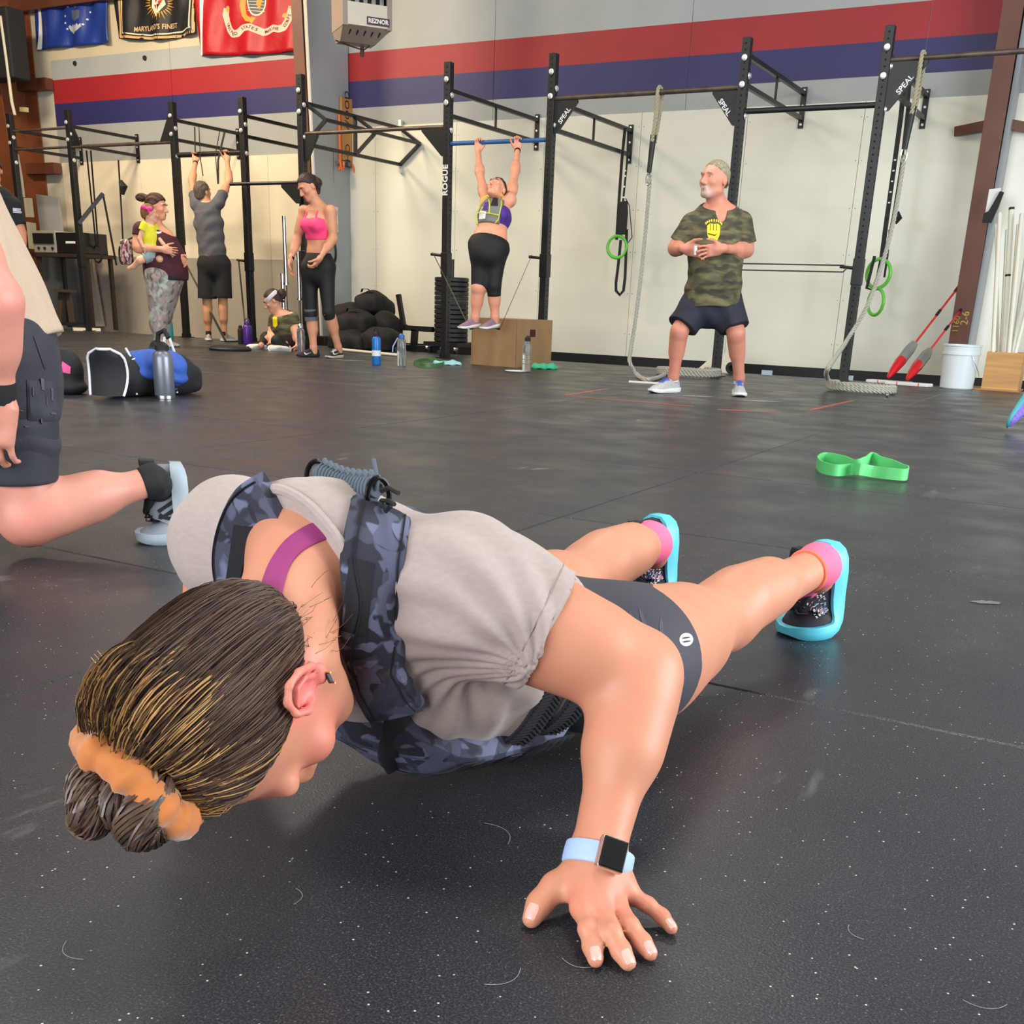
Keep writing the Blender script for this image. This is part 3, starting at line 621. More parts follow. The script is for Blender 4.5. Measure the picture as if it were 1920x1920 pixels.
def hand_prims(w, d, t, s=1., curl=.5, spread=.12, k=.006, thumb=1., thumbcurl=.4, side=1):
    """w wrist, d finger direction, t direction of the thumb side; palm normal = n, fingers curl toward n"""
    w = np.asarray(w, float); d = nrm(d); t = nrm(np.asarray(t, float)-d*(np.asarray(t, float)@d)); n = np.cross(d, t)*side; R = np.array([t, n, d])
    q = [('b', w+d*.048*s, A(.040, .015, .046)*s, R, .013*s, .012*s), ('c', w-d*.02*s, w+d*.03*s, .027*s, .026*s, .015*s, 0)]
    L = (.072, .08, .075, .06)
    for i in range(4):
        o = (.031-.0205*i)*s; b = w+d*(.09-.004*abs(i-1.2))*s+t*o; a = (1.3-i)*spread; dd = nrm(d*math.cos(a)+t*math.sin(a)); P = b; ang = curl*.45; r = (.0088 if i < 3 else .0076)*s
        for j, fr in enumerate((.46, .30, .24)):
            ang += 0 if j == 0 else curl*.8; v = dd*math.cos(ang)+n*math.sin(ang); Q = P+v*L[i]*fr*s; q.append(('c', P, Q, r*(1-.06*j), r*(.95-.08*j), k*s*.6, 0)); P = Q
    b = w+d*.02*s+t*.03*s; v = nrm(t*.75*thumb+d*.75+n*.25); m1 = b+v*.045*s; v2 = nrm(v*.6+d*.6+n*thumbcurl); m2 = m1+v2*.033*s; v3 = nrm(v2+n*thumbcurl*.7); m3 = m2+v3*.026*s
    q += [('c', b, m1, .016*s, .0115*s, .012*s, 0), ('c', m1, m2, .011*s, .0098*s, .004*s, 0), ('c', m2, m3, .0098*s, .0085*s, .003*s, 0)]
    return q
def limb(a, b, r0, r1, k, bulge=None, bt=.3, boff=None):
    q = [('c', a, b, r0, r1, k, 0)]
    if bulge: c = a+(b-a)*bt+(boff if boff is not None else 0); d = nrm(b-a); q.append(('c', c-d*.04, c+d*.05, bulge, bulge*.9, .05, 0))
    return q
def shoe(root, heel, fwd, up, L, upper, sole, lace=None, name='shoe', bend=0., sockm=None, h=1., outsole=None, w=1., label=None, bendat=.68, sk=1.):
    heel = np.asarray(heel, float); fw = nrm(fwd); up = nrm(np.asarray(up, float)-fw*(np.asarray(up, float)@fw)); lt = np.cross(up, fw); s = L/.29
    def tr(x, y, z):
        xb = L*bendat; zb = 0.0
        if bend and x > xb:
            dx = x-xb; r = .05*s; a = min(dx/r, abs(bend)); sg = 1 if bend > 0 else -1
            rem = dx-a*r; cx = xb+math.sin(a)*(r-(z-zb)*sg)+rem*math.cos(a); cz = zb+sg*(r-math.cos(a)*(r-(z-zb)*sg))+sg*rem*math.sin(a); x, z = cx, cz
        return heel+fw*x+lt*y+up*z
    T = [0, .04, .1, .2, .3, .38, .46, .55, .64, .72, .8, .87, .93, .97, 1.]
    HW = [.012, .026, .033, .036, .036, .036, .038, .041, .045, .048, .048, .044, .036, .026, .010]
    HT = [.070, .083, .090, .092, .088, .094, .090, .080, .070, .062, .055, .049, .042, .036, .026]
    SB = [.012, .006, .002, 0, 0, 0, 0, 0, 0, 0, .001, .003, .007, .011, .017]
    ST = [.036, .036, .035, .034, .033, .032, .030, .028, .027, .026, .026, .027, .029, .031, .030]
    me = MB(); n = 13; v = []
    for t, hw, ht, st in zip(T, HW, HT, ST):
        st = st*.6
        for k in range(n):
            a = math.pi*k/(n-1); e = .62; cx = math.copysign(abs(math.cos(a))**e, math.cos(a)); sz = abs(math.sin(a))**.72
            taper = 1-.30*sz*(1 if t < .55 else .5); v.append(tr(t*L, cx*hw*w*s*taper, (st+(ht*h-st)*sz)*s))
    f = [(i*n+k, i*n+k+1, (i+1)*n+k+1, (i+1)*n+k) for i in range(len(T)-1) for k in range(n-1)]+[tuple(range(n)), tuple((len(T)-1)*n+k for k in range(n-1, -1, -1))]
    u = me.add(v, f, True).build(name, upper, root, label)
    me = MB(); v = []; m = 12
    for t, hw, sb, st in zip(T, HW, SB, ST):
        hw = (hw+.0045)*w
        st = sb+(st-sb)*sk; pr_ = [(-1, 1), (-1.05, .6), (-1.03, .25), (-.9, 0), (-.3, 0), (.3, 0), (.9, 0), (1.03, .25), (1.05, .6), (1, 1), (.4, .93), (-.4, .93)]
        for a, b in pr_: v.append(tr(t*L+(t-.5)*.012*s, a*hw*s, (sb+(st-sb)*b)*s))
    f = [(i*m+k, (i+1)*m+k, (i+1)*m+(k+1) % m, i*m+(k+1) % m) for i in range(len(T)-1) for k in range(m)]+[tuple(range(m-1, -1, -1)), tuple((len(T)-1)*m+k for k in range(m))]
    me.add(v, f, True).build('sole', sole, u)
    if outsole: 
        v = []; me = MB()
        for t, hw, sb in zip(T[1:-1], HW[1:-1], SB[1:-1]):
            for a in (-.95, .95): v.append(tr(t*L, a*hw*w*s, (sb-.003)*s)); v.append(tr(t*L, a*hw*w*s, (sb+.004)*s))
        q = len(T)-2; f = []
        for i in range(q-1):
            a = 4*i; b = a+4; f += [(a, b, b+2, a+2), (a+1, a+3, b+3, b+1), (a, a+1, b+1, b), (a+2, b+2, b+3, a+3)]
        me.add(v, f).build('outsole', outsole, u)
    if lace is not None:
        me = MB()
        for i, t in enumerate((.43, .48, .53, .58, .63)):
            ht = float(np.interp(t, T, HT))*h; hw = float(np.interp(t, T, HW))*w*.50
            for sg in (-1, 1): me.tube([tr(t*L, -sg*hw*s, ht*s*.955), tr((t+.02)*L, 0, (ht+.003)*s), tr((t+.045)*L, sg*hw*s, (ht-.008)*s*.95)], .0022*s, 5)
        t = .42; ht = .094*h
        for sg in (-1, 1): me.tube([tr(t*L, 0, (ht+.004)*s), tr((t+.05)*L, sg*.018*s, (ht+.008)*s), tr((t+.09)*L, sg*.030*s, (ht-.010)*s), tr((t+.05)*L, sg*.032*s, (ht-.012)*s), tr(t*L, 0, (ht+.004)*s)], .0018*s, 5)
        me.build('laces', lace, u)
    if sockm is not None:
        MB().lathe([(.036*s, 0), (.038*s, .02*s), (.034*s, .05*s)], tr(.2*L, 0, .075*s), up, 14, fw).build('sock', sockm, u)
    return u, tr
class Body:
    def __init__(s, label, base, jp, name='person', group=None):
        s.B = np.asarray(base, float); s.J = {k: s.at(*v) for k, v in jp.items()}
        s.root = thing(name, label, 'person', tuple(s.B)); J = s.J
        s.up = nrm(J['neck']-J['pelvis']); s.R = frame(J['shL']-J['shR'], s.up); s.lat, s.fwd = s.R[0], s.R[1]
    def at(s, px, py, dd=0.):
        r = ray(px, py); return cO+r*(((s.B+VH*dd-cO)@VH)/(r@VH))
    def skel(s, W, g=1., arms=1., legs=1., neckr=.055, h=.008, hipR=None):
        """W: [(t, rx, ry, forward offset)] from neck (t=1) to crotch (t<0)"""
        J = s.J; st = [(J['pelvis']+(J['neck']-J['pelvis'])*t+s.fwd*o, rx, ry) for t, rx, ry, o in W]; s.st = st
        q = [('l', st, s.R, .03, 0)]
        for k in 'LR':
            sh, el, wr, hp, kn, an = [J[x+k] for x in ('sh', 'el', 'wr', 'hip', 'kn', 'an')]
            q.append(('c', J['neck']-s.up*.03, sh, .045*g, .052*arms, .05, 0)); q.append(('e', sh, A(.058, .058, .06)*arms, None, .03))
            q += limb(sh, el, .050*arms, .039*arms, .03, .047*arms, .45)+limb(el, wr, .039*arms, .0265*arms, .015, .043*arms, .22)
            q += limb(hp, kn, .088*legs, .056*legs, .04)
            ld = nrm(an-kn); bk = -(s.fwd-ld*(s.fwd@ld)); q += limb(kn, an, .050*legs, .036*legs, .02, .050*legs, .30, nrm(bk)*.014)
            q.append(('e', kn-nrm(bk)*.008, A(.05, .05, .055)*legs, None, .03)); q.append(('c', an, an+ld*.045, .036*legs, .036, .02, 0))
        s.q = q; return q
    def parts(s, idx): pass
def nrmal(v): return nrm(v)
def hairstyle(root, c, R, s, mat, face=(.030, .035, .75, -.66), grow=.009, extra=(), h=.006, name='hair', dispa=.0015):
    l, f, u = R; p = lambda a, b, d: c+(l*a+f*b+u*d)*s
    q = [('e', p(0, -.014, .028), A(.079, .096, .091)*s, R, .01), ('e', p(0, -.05, -.03), A(.064, .05, .07)*s, R, .02)]
    lo, hi = bounds(q, .04); 
    def disp(P): return dispa*np.sin(P@(l*260))+dispa*np.sin(P@(l*140+u*70)+1.)
    o = blob(name, q, h, mat, root, infl=grow*s, cuts=[(p(0, face[0], face[1]), f*face[2]+u*face[3]), (p(0, 0, -.075), -u)], disp=disp)
    for e in extra: blob('hair_bun' if e[0] == 'bun' else 'ponytail', e[1], h, mat, root, disp=disp)
    return o
# ---- man in camouflage shirt
camoG = camo('olive_camouflage', [(92, 88, 62), (72, 68, 50), (112, 108, 72), (60, 56, 45)], 8, (.7, .7, 2.0), soft=True)
def camo_man():
    b = Body('grey-haired bearded man in a green camouflage T-shirt and navy shorts, hands together', (pz(1250, 735)+pz(1384, 742))/2,
        dict(neck=(1346, 386), pelvis=(1336, 558), shL=(1391, 417, .02), shR=(1296, 420, -.02), elL=(1402, 470, .02), elR=(1266, 466, .0), wrL=(1352, 466, -.30), wrR=(1284, 466, -.24),
             hipL=(1362, 565), hipR=(1310, 565), knL=(1380, 624, -.08), knR=(1274, 620, -.08), anL=(1386, 708, .05), anR=(1263, 706, .02), head=(1340, 337, -.05)))
    J = b.J; r = b.root; b.fwd = nrm(b.fwd)
    q = b.skel([(1, .07, .07, 0), (.9, .15, .10, 0), (.72, .19, .13, .0), (.45, .185, .145, .02), (.2, .18, .145, .03), (0, .175, .13, .0), (-.12, .15, .12, 0)], arms=1.05, legs=1.12)
    hf = nrm(-VH*.62-RH*.78+Z_*.05); hp, p, R = head_prims(J['head'], hf, Z_+hf*.02, 1.10, jaw=1.1)
    q += hp+[('c', J['neck']-b.up*.03, J['head']-Z_*.05, .066, .060, .03, 0)]
    hd = nrm(J['wrR']-J['wrL'])
    q += hand_prims(J['wrL'], nrm(-RH-.2*Z_-.1*VH), Z_*.9-.2*VH, 1.1, .35, side=-1, spread=.1)+hand_prims(J['wrR'], nrm(RH-.15*Z_-.2*VH), Z_*.9-.2*VH, 1.1, .35, side=1, spread=.1)
    blob('body', q, .0065, SK, r, col=colfn((212, 140, 116), [(p(0, .06, -.085), .075, (200, 186, 176), .9), (p(0, .096, -.052), .022, (206, 190, 180), .8), (p(0, .09, -.066), .016, (150, 74, 68), .9), (p(0, .1, -.043), .016, (195, 180, 170), .6), (p(0, .07, .06), .05, (236, 186, 165), .6), (J['knL'], .07, (222, 130, 112), .6), (J['knR'], .07, (222, 130, 112), .6)]))
    eyes(p, R, 1.1, r, (80, 90, 100), M('grey_brow', (190, 180, 165), .8))
    hairstyle(r, J['head'], R, 1.1, M('grey_hair', (146, 136, 112), .8, var=(70, .3), bump=(180, .6, .002)), face=(.030, .055, .60, -.80), grow=.001, h=.005)
    blob('beard', [('e', p(0, .056, -.088), A(.044, .036, .030)*1.1, R, .01)], .005, M('white_beard', (196, 182, 172), .9, var=(80, .2), bump=(200, .5)), r, infl=.001, cuts=[(p(0, .0, -.074), R[2])])
    st = b.st; sh = [('l', [(J['neck']-b.up*.055, .10, .075)]+[(c, a+.012, d+.014) for c, a, d in st[1:5]]+[(J['pelvis']+b.up*.03, .205, .168), (J['pelvis']-b.up*.06, .222, .186)], b.R, .03, 1)]
    for k in 'LR':
        e = J['sh'+k]+(J['el'+k]-J['sh'+k])*.78; sh += [('c', J['neck']-b.up*.05, J['sh'+k], .05, .066, .05, 0), ('c', J['sh'+k], e, .072, .074, .03, 1)]
    nk = J['neck']; sh.append(('E', nk+b.fwd*.10-b.up*.04, A(.040, .06, .085), b.R, .01)); d = lambda P: .004*np.sin(P[:, 2]*55+4*np.sin(P[:, 0]*14))*np.clip((J['neck'][2]-.25-P[:, 2])*4, 0, 1)
    sho = blob('t_shirt', sh, .0075, camoG, r, cuts=[(nk-b.up*.0+b.fwd*.02, b.up*.9+b.fwd*.45)], disp=d)
    T = bvh(sho); ym = M('yellow_print', (238, 214, 30), .6); o = b.at(1331, 438); ax = nrm(RH*.98-VH*.1); ay = Z_
    fist = [(-.052, .045), (-.05, .02), (-.045, -.02), (-.03, -.05), (.0, -.06), (.035, -.055), (.05, -.02), (.052, .02), (.05, .05), (.03, .062), (.0, .058), (-.03, .062)]
    fist = [(x*.9, y*.95) for x, y in fist]
    decal('shirt_print', [fist], T, o, ax, ay, VH, ym, r, lift=.004)
    dk = M('print_dark', (60, 56, 34), .7)
    decal('print_detail', [[(x, .012), (x+.004, .012), (x+.003, .056), (x-.001, .056)] for x in (-.026, -.004, .018)]+[[(-.04, -.006), (.012, -.016), (.034, -.004), (.012, -.024), (-.036, -.014)]], T, o, ax, ay, VH, dk, r, lift=.006)
    arc = []
    for i in range(9):
        a = math.radians(152-i*15.5); cx, cy = .062*math.cos(a), .038+.040*math.sin(a); arc.append([(cx-.004, cy-.006), (cx+.004, cy-.006), (cx+.0045, cy+.010), (cx-.0045, cy+.010)])
    decal('shirt_print', arc, T, o, ax, ay, VH, ym, r, lift=.004)
    ns = []
    for k in 'LR':
        e = J['hip'+k]+(J['kn'+k]-J['hip'+k])*.86; ns.append(('c', J['hip'+k], e, .118, .115, .05, 1))
    ns.append(('l', [(J['pelvis']-b.up*.09, .15, .135), (J['pelvis']-b.up*.04, .18, .14), (J['pelvis']+b.up*.06, .175, .14)], b.R, .05, 1))
    blob('shorts', ns, .0075, M('navy_shorts', (32, 34, 48), .75, bump=(20, .4, .01)), r, disp=lambda P: .004*np.sin(P[:, 0]*40+P[:, 2]*25))
    up = M('grey_knit_shoe', (176, 178, 180), .7, var=(120, .2)); so = M('white_midsole', (232, 232, 228), .5); la = M('blue_laces', (60, 90, 190), .6); ou = M('black_outsole', (40, 44, 52), .6); wsock = M('white_sock', (215, 215, 222), .8)
    an = J['anL']; fw = nrm(-VH*.97-RH*.10); shoe(r, A(an[0], an[1], 0)-fw*.065+A(0, 0, .002), fw, Z_, .30, up, so, la, sockm=wsock, outsole=ou, h=1.05)
    an = J['anR']; fw = nrm(-VH*.62-RH*.78); shoe(r, A(an[0], an[1], 0)-fw*.065+A(0, 0, .002), fw, Z_, .30, up, so, la, sockm=wsock, outsole=ou, h=1.05)
    # white cap held between the hands
    MB().lathe([(.006, 0), (.012, .03), (.016, .06)], b.at(1303, 478, -.33), (0, 0, 1), 8).build('paper_cup', M('white_paper', (230, 230, 228), .7), r)
camo_man()
# ---- woman in pink top
def pink_woman():
    b = Body('woman in a neon pink crop top and black capri tights, looking down', (pz(590, 668)+pz(632, 674))/2,
        dict(neck=(597, 384), pelvis=(597, 495), shL=(620, 396, -.10), shR=(570, 396, .12), elL=(625, 447, -.10), elR=(556, 452, .10), wrL=(600, 484, -.22), wrR=(545, 487, .02),
             hipL=(611, 505, -.03), hipR=(580, 505, .03), knL=(616, 585, -.07), knR=(583, 588, .03), anL=(634, 650, .05), anR=(588, 652, .05), head=(577, 350, -.03)))
    J = b.J; r = b.root
    q = b.skel([(1, .045, .05, 0), (.9, .11, .085, 0), (.68, .142, .105, .012), (.42, .118, .09, 0), (.22, .122, .09, 0), (0, .16, .115, -.01), (-.15, .13, .11, 0)], arms=.86, legs=.98, g=.8)
    q += [('e', J['pelvis']+(J['neck']-J['pelvis'])*.66+b.lat*.07*a+b.fwd*.085, A(.058, .05, .055), None, .03) for a in (-1, 1)]
    hf = nrm(-VH*.55-RH*.62-Z_*.55); hu = nrm(Z_*.8-RH*.35-VH*.2); hp, p, R = head_prims(J['head'], hf, hu, .98)
    q += hp+[('c', J['neck']-b.up*.03, J['head']-Z_*.03+RH*.03, .05, .045, .03, 0)]
    q += hand_prims(J['wrL'], nrm(-Z_*.75-RH*.55-VH*.1), -RH*.2+VH*-.9, 1., .9, side=1)+hand_prims(J['wrR'], nrm(-Z_-RH*.05), -VH-RH*.2, 1., .55, side=-1)
    blob('body', q, .006, SK, r, col=colfn((214, 150, 118), [(p(0, .09, -.066), .02, (175, 85, 80), .8), (p(.04, .07, -.02), .035, (214, 120, 100), .5), (p(-.04, .07, -.02), .035, (214, 120, 100), .5)]))
    br = M('dark_brown_hair', (48, 30, 24), .6, var=(40, .3)); eyes(p, R, .98, r, (70, 50, 35), br)
    pt = p(0, -.10, .03); hairstyle(r, J['head'], R, .98, br, face=(.03, .045, .68, -.73), grow=.006, extra=[('pony', [('c', pt, pt+RH*.04-Z_*.035, .035, .042, .02, 0), ('c', pt+RH*.04-Z_*.035, pt+RH*.045-Z_*.12, .04, .02, .02, 0)])])
    pk = M('neon_pink_knit', (255, 70, 125), .7, bump=(300, .3)); pkd = M('pink_band', (226, 40, 92), .7)
    st = lambda t, a, d, o=0: (J['pelvis']+(J['neck']-J['pelvis'])*t+b.fwd*o, a, d)
    top = [('l', [st(.74, .133, .10, .012), st(.66, .150, .112, .012), st(.5, .128, .098, .004), st(.43, .124, .096)], b.R, .03, 2)]+[('e', J['pelvis']+(J['neck']-J['pelvis'])*.65+b.lat*.07*a+b.fwd*.088, A(.066, .058, .062), None, .03) for a in (-1, 1)]
    blob('crop_top', top, .006, pk, r, infl=.004); 
    blob('top_band', [('l', [st(.50, .131, .101, .004), st(.425, .128, .099)], b.R, .01, 2)], .006, pkd, r, infl=.004)
    for a in (-1, 1):
        f0 = J['pelvis']+(J['neck']-J['pelvis'])*.73+b.lat*.075*a+b.fwd*.115; t0 = J['neck']+b.lat*.065*a-b.up*.015+b.fwd*.01; k0 = t0-b.fwd*.08-b.up*.06
        MB().tube([f0, (f0+t0)/2+b.fwd*.025, t0+b.up*.018, k0], .008, 8).build('strap', pk, r)
    bt = M('black_tights', (16, 16, 18), .7); lg = [x for x in q if x[0] == 'c'][:]
    tq = [('l', [st(-.17, .135, .113), st(.0, .163, .12, -.01), st(.20, .125, .093)], b.R, .04, 1)]
    for k in 'LR':
        kn, an, hpj = J['kn'+k], J['an'+k], J['hip'+k]; tq += [('c', hpj, kn, .088, .058, .05, 0), ('c', kn, kn+(an-kn)*.18, .056, .058, .02, 1)]
    blob('capri_tights', tq, .006, bt, r, infl=.003)
    gp = M('grey_knee_sleeve', (92, 94, 98), .8); kn, an = J['knR'], J['anR']; MB().lathe([(.0665, 0), (.062, .05), (.0655, .11)], kn+(an-kn)*.20, nrm(kn-an), 16).build('knee_sleeve', gp, r)
    mb = M('black_shoe', (26, 27, 28), .7); ws = M('cream_sole', (200, 194, 180), .5)
    an = J['anL']; fw = nrm(-RH*.45-VH*.85); s1, tr1 = shoe(r, A(an[0], an[1], 0)-fw*.06+A(0, 0, .002), fw, Z_, .25, mb, ws, wht, sockm=wsock_())
    an = J['anR']; fw = nrm(-RH*.8-VH*.6); s2, tr2 = shoe(r, A(an[0], an[1], 0)-fw*.06+A(0, 0, .002), fw, Z_, .25, mb, mb, None, sockm=mb)
    tick = [(-.035, .012), (-.022, -.008), (-.012, -.010), (.034, .016), (-.010, .000), (-.018, .002), (-.028, .014)]
    for sx, px, py in ((s1, 632, 663), (s2, 578, 663)):
        decal('side_mark', [tick], bvh(sx), b.at(px, py), RH, Z_, VH, wht, sx, lift=.003)
    for k in 'LR':
        d = nrm(J['wr'+k]-J['el'+k]); MB().lathe([(.031, -.012), (.033, 0), (.031, .012)], J['wr'+k]-d*.02, d, 14).build('wristband', bt, r)
def wsock_(): return M('white_sock', (215, 215, 222), .8)
pink_woman()
# ---- man hanging from bar, back to the camera
def hanging_man():
    bz = pz(405, 640); b = Body('man in a grey T-shirt and black shorts gripping the bar overhead, back to the camera', bz,
        dict(neck=(387, 384, .0), pelvis=(400, 488), shL=(368, 384), shR=(410, 380), elL=(360, 335, .1), elR=(427, 335, .1), wrL=(366, 302, .3), wrR=(427, 298, .3),
             hipL=(386, 498), hipR=(418, 498), knL=(389, 575, .0), knR=(418, 573, .0), anL=(391, 628, .0), anR=(421, 627), head=(380, 360, .03)))
    J = b.J; r = b.root
    bc = A(-10.8, YL, 2.232)
    for k, px in (('L', 367), ('R', 427)): w = pY(px, 291, YL); J['wr'+k] = A(w[0], YL-.01, 2.232-.085); J['el'+k] = (J['sh'+k]*.48+J['wr'+k]*.52)+(RH*(.07 if k == 'R' else -.05))
    q = b.skel([(1, .06, .06, 0), (.88, .14, .10, 0), (.66, .165, .115, .0), (.4, .15, .11, 0), (.2, .15, .11, 0), (0, .16, .12, 0), (-.12, .14, .12, 0)], arms=.98, legs=.98)
    hf = nrm(VH*.8+RH*.5+Z_*.1); hp, p, R = head_prims(J['head'], hf, Z_-hf*.1, 1.02); q += hp+[('c', J['neck']-b.up*.03, J['head']-Z_*.04, .056, .052, .03, 0)]
    for k in 'LR': q += hand_prims(J['wr'+k], nrm(Z_), (RH if k == 'L' else -RH), 1., 1.5, side=(1 if k == 'L' else -1)*-1, spread=.0)
    blob('body', q, .0075, SK, r, col=colfn((206, 148, 112)))
    hairstyle(r, J['head'], R, 1.02, M('greying_brown_hair', (88, 76, 64), .8, var=(60, .3)), face=(.05, .04, .7, -.7), grow=.005)
    g = M('heather_grey_shirt', (84, 82, 88), .85, var=(60, .06), bump=(14, .5, .012))
    sh = [('l', [(J['neck']-b.up*.05, .09, .07)]+[(c, a+.012, d+.014) for c, a, d in b.st[1:5]]+[(J['pelvis']+b.up*.03, .17, .135)], b.R, .03, 1)]
    for k in 'LR': e = J['sh'+k]+(J['el'+k]-J['sh'+k])*.42; sh += [('c', J['neck']-b.up*.05, J['sh'+k], .05, .062, .05, 0), ('c', J['sh'+k], e, .068, .070, .03, 1)]
    sh.append(('E', J['neck']+Z_*.06, A(.075, .07, .07), None, .01)); blob('t_shirt', sh, .0085, g, r, cuts=(), disp=lambda P: .004*np.sin(P[:, 2]*38+3*np.sin(P[:, 0]*15)))
    ns = [('l', [(J['pelvis']-b.up*.10, .155, .135), (J['pelvis']-b.up*.03, .18, .135), (J['pelvis']+b.up*.05, .16, .13)], b.R, .05, 1)]
    for k in 'LR': e = J['hip'+k]+(J['kn'+k]-J['hip'+k])*.80; ns.append(('c', J['hip'+k], e, .10, .115, .04, 1))
    blob('shorts', ns, .0085, M('black_shorts', (24, 24, 24), .8), r)
    up = M('grey_knit_shoe'); so = M('white_midsole')
    for k, fx in (('L', -.25), ('R', .3)):
        an = J['an'+k]; fw = nrm(VH*.9+RH*fx); shoe(r, A(an[0], an[1], 0)-fw*.065+A(0, 0, .002), fw, Z_, .28, up, so, None, sockm=M('black_sock', (25, 25, 26), .8))
    d = nrm(J['wrL']-J['elL']); MB().lathe([(.031, -.012), (.033, 0), (.031, .012)], J['wrL']-d*.03, d, 12).build('wristband', M('black_sock'), r)
hanging_man()
# ---- woman carrying a toddler
def mother_and_child():
    b = Body('woman in a maroon top and floral leggings holding a toddler, in profile under the rings', pz(308, 650),
        dict(neck=(286, 420), pelvis=(302, 512), shL=(290, 432, .17), shR=(264, 430, -.12), elL=(320, 470, .20), elR=(257, 464, -.15), wrL=(338, 482, -.05), wrR=(306, 468, -.26),
             hipL=(310, 520, .07), hipR=(300, 522, -.07), knL=(306, 590, .05), knR=(298, 590, -.05), anL=(306, 636, .06), anR=(298, 641, -.03), head=(294, 388, 0)))
    J = b.J; r = b.root; b.R = np.array([-VH, RH, Z_]); b.R[0] = VH; b.lat = VH; b.fwd = RH; b.R = np.array([VH, RH, Z_])
    q = b.skel([(1, .06, .06, 0), (.88, .14, .12, 0), (.6, .18, .19, .03), (.3, .19, .21, .06), (.05, .20, .21, .05), (-.12, .17, .13, .01)], arms=1.15, legs=1.5, g=1.1)
    hf = nrm(RH*.97-VH*.1-Z_*.1); hp, p, R = head_prims(J['head'], hf, Z_, 1.06); q += hp+[('c', J['neck']-b.up*.03, J['head']-Z_*.04, .062, .056, .03, 0)]
    q += hand_prims(J['wrL'], nrm(RH*.6-Z_*.5-VH*.3), Z_, 1., .8, side=1)+hand_prims(J['wrR'], nrm(RH*.95-Z_*.1), Z_, 1., .7, side=-1)
    blob('body', q, .0075, SK, r, col=colfn((222, 158, 128), [(p(0, .09, -.066), .02, (180, 95, 90), .8)]))
    br = M('brown_curly_hair', (66, 42, 30), .7, var=(30, .35), bump=(60, .8, .006)); eyes(p, R, 1.06, r, (70, 50, 35), br)
    bc = b.at(264, 370, 0); hairstyle(r, J['head'], R, 1.06, br, face=(.035, .04, .66, -.75), grow=.012, dispa=.003, extra=[('bun', [('e', bc, A(.055, .05, .04), None, .02), ('c', bc, p(0, -.06, .06), .03, .04, .02, 0)]), ('pony', [('c', p(0, -.08, -.02), p(0, -.10, -.12), .045, .03, .02, 0), ('e', p(0, -.11, -.10), A(.03, .035, .04), None, .02)])])
    st = lambda t, a, d, o=0: (J['pelvis']+(J['neck']-J['pelvis'])*t+b.fwd*o, a, d)
    mar = M('maroon_jersey', (66, 20, 34), .8, bump=(12, .5, .01))
    sh = [('l', [st(.86, .13, .12), st(.6, .19, .20, .03), st(.3, .20, .225, .06), st(.02, .215, .232, .055), st(-.14, .22, .225, .05)], b.R, .03, 1)]
    for k in 'LR': e = J['sh'+k]+(J['el'+k]-J['sh'+k])*.40; sh += [('c', J['neck']-b.up*.07, J['sh'+k], .05, .070, .05, 0), ('c', J['sh'+k], e, .076, .078, .03, 1)]
    t = blob('jersey_top', sh, .0085, mar, r, cuts=[(J['neck']-Z_*.03+RH*.03, Z_*.8+RH*.35)])
    blob('hem_band', [('l', [st(.10, .218, .232, .055), st(-.16, .224, .228, .05)], frame(VH, nrm(Z_+RH*.30)), .02, 2)], .0085, M('black_band', (18, 16, 18), .8), r, infl=.002)
    o = b.at(303, 432, 0); text_polys_ = text_polys('C', .12, 1, .004)
    decal('shirt_print', text_polys_, bvh(t), o, RH, Z_, VH, M('white_print'), r, lift=.004)
    fl_ = camo('floral_leggings', [(172, 178, 166), (134, 144, 130), (200, 202, 194), (96, 94, 92), (176, 148, 148)], 7, (1, 1, .8), soft=True, warp=1.0)
    lg = [('l', [st(-.2, .17, .15, .02), st(0, .19, .20, .04)], b.R, .05, 1)]
    for k in 'LR': lg += [('c', J['hip'+k]+RH*.02, J['kn'+k], .175, .098, .06, 0), ('c', J['kn'+k], J['an'+k], .080, .050, .03, 0), ('e', J['kn'+k]*.7+J['an'+k]*.3-RH*.02, A(.08, .085, .11), None, .04)]
    blob('leggings', lg, .0085, fl_, r, infl=.004)
    for k, dd in (('L', 0), ('R', 0)):
        an = J['an'+k]; fw = nrm(RH*.93-VH*.3); shoe(r, A(an[0], an[1], 0)-fw*.07+A(0, 0, .002), fw, Z_, .27, M('blush_shoe', (196, 170, 152), .7), M('cream_sole', (200, 194, 180), .5), None, h=.9)
    # toddler
    cb = Body('toddler in a yellow top carried by the woman in floral leggings', b.B+VH*-.14,
        dict(neck=(279, 416, 0), pelvis=(284, 477, 0), shL=(270, 422, -.06), shR=(290, 424, .06), elL=(262, 448, -.08), elR=(300, 450, -.02), wrL=(268, 462, -.10), wrR=(318, 472, -.06),
             hipL=(277, 482, -.05), hipR=(290, 482, .05), knL=(262, 488, -.09), knR=(300, 486, -.05), anL=(250, 500, -.06), anR=(306, 492, -.02), head=(280, 402, 0)))
    cb.R = np.array([-RH*.3-VH, RH-VH*.3, Z_]); cb.R = frame(-VH*.8-RH*.6, Z_); cb.fwd = cb.R[1]; cb.fwd = nrm(VH*.7+RH*.7); cb.R = np.array([nrm(np.cross(Z_, cb.fwd))*-1, cb.fwd, Z_])
    J = cb.J; r2 = cb.root
    q = []
    st2 = lambda t, a, d: (J['pelvis']+(J['neck']-J['pelvis'])*t, a, d)
    q.append(('l', [st2(1, .03, .03), st2(.85, .07, .055), st2(.5, .085, .075), st2(.1, .088, .08), st2(-.1, .075, .07)], cb.R, .02, 0))
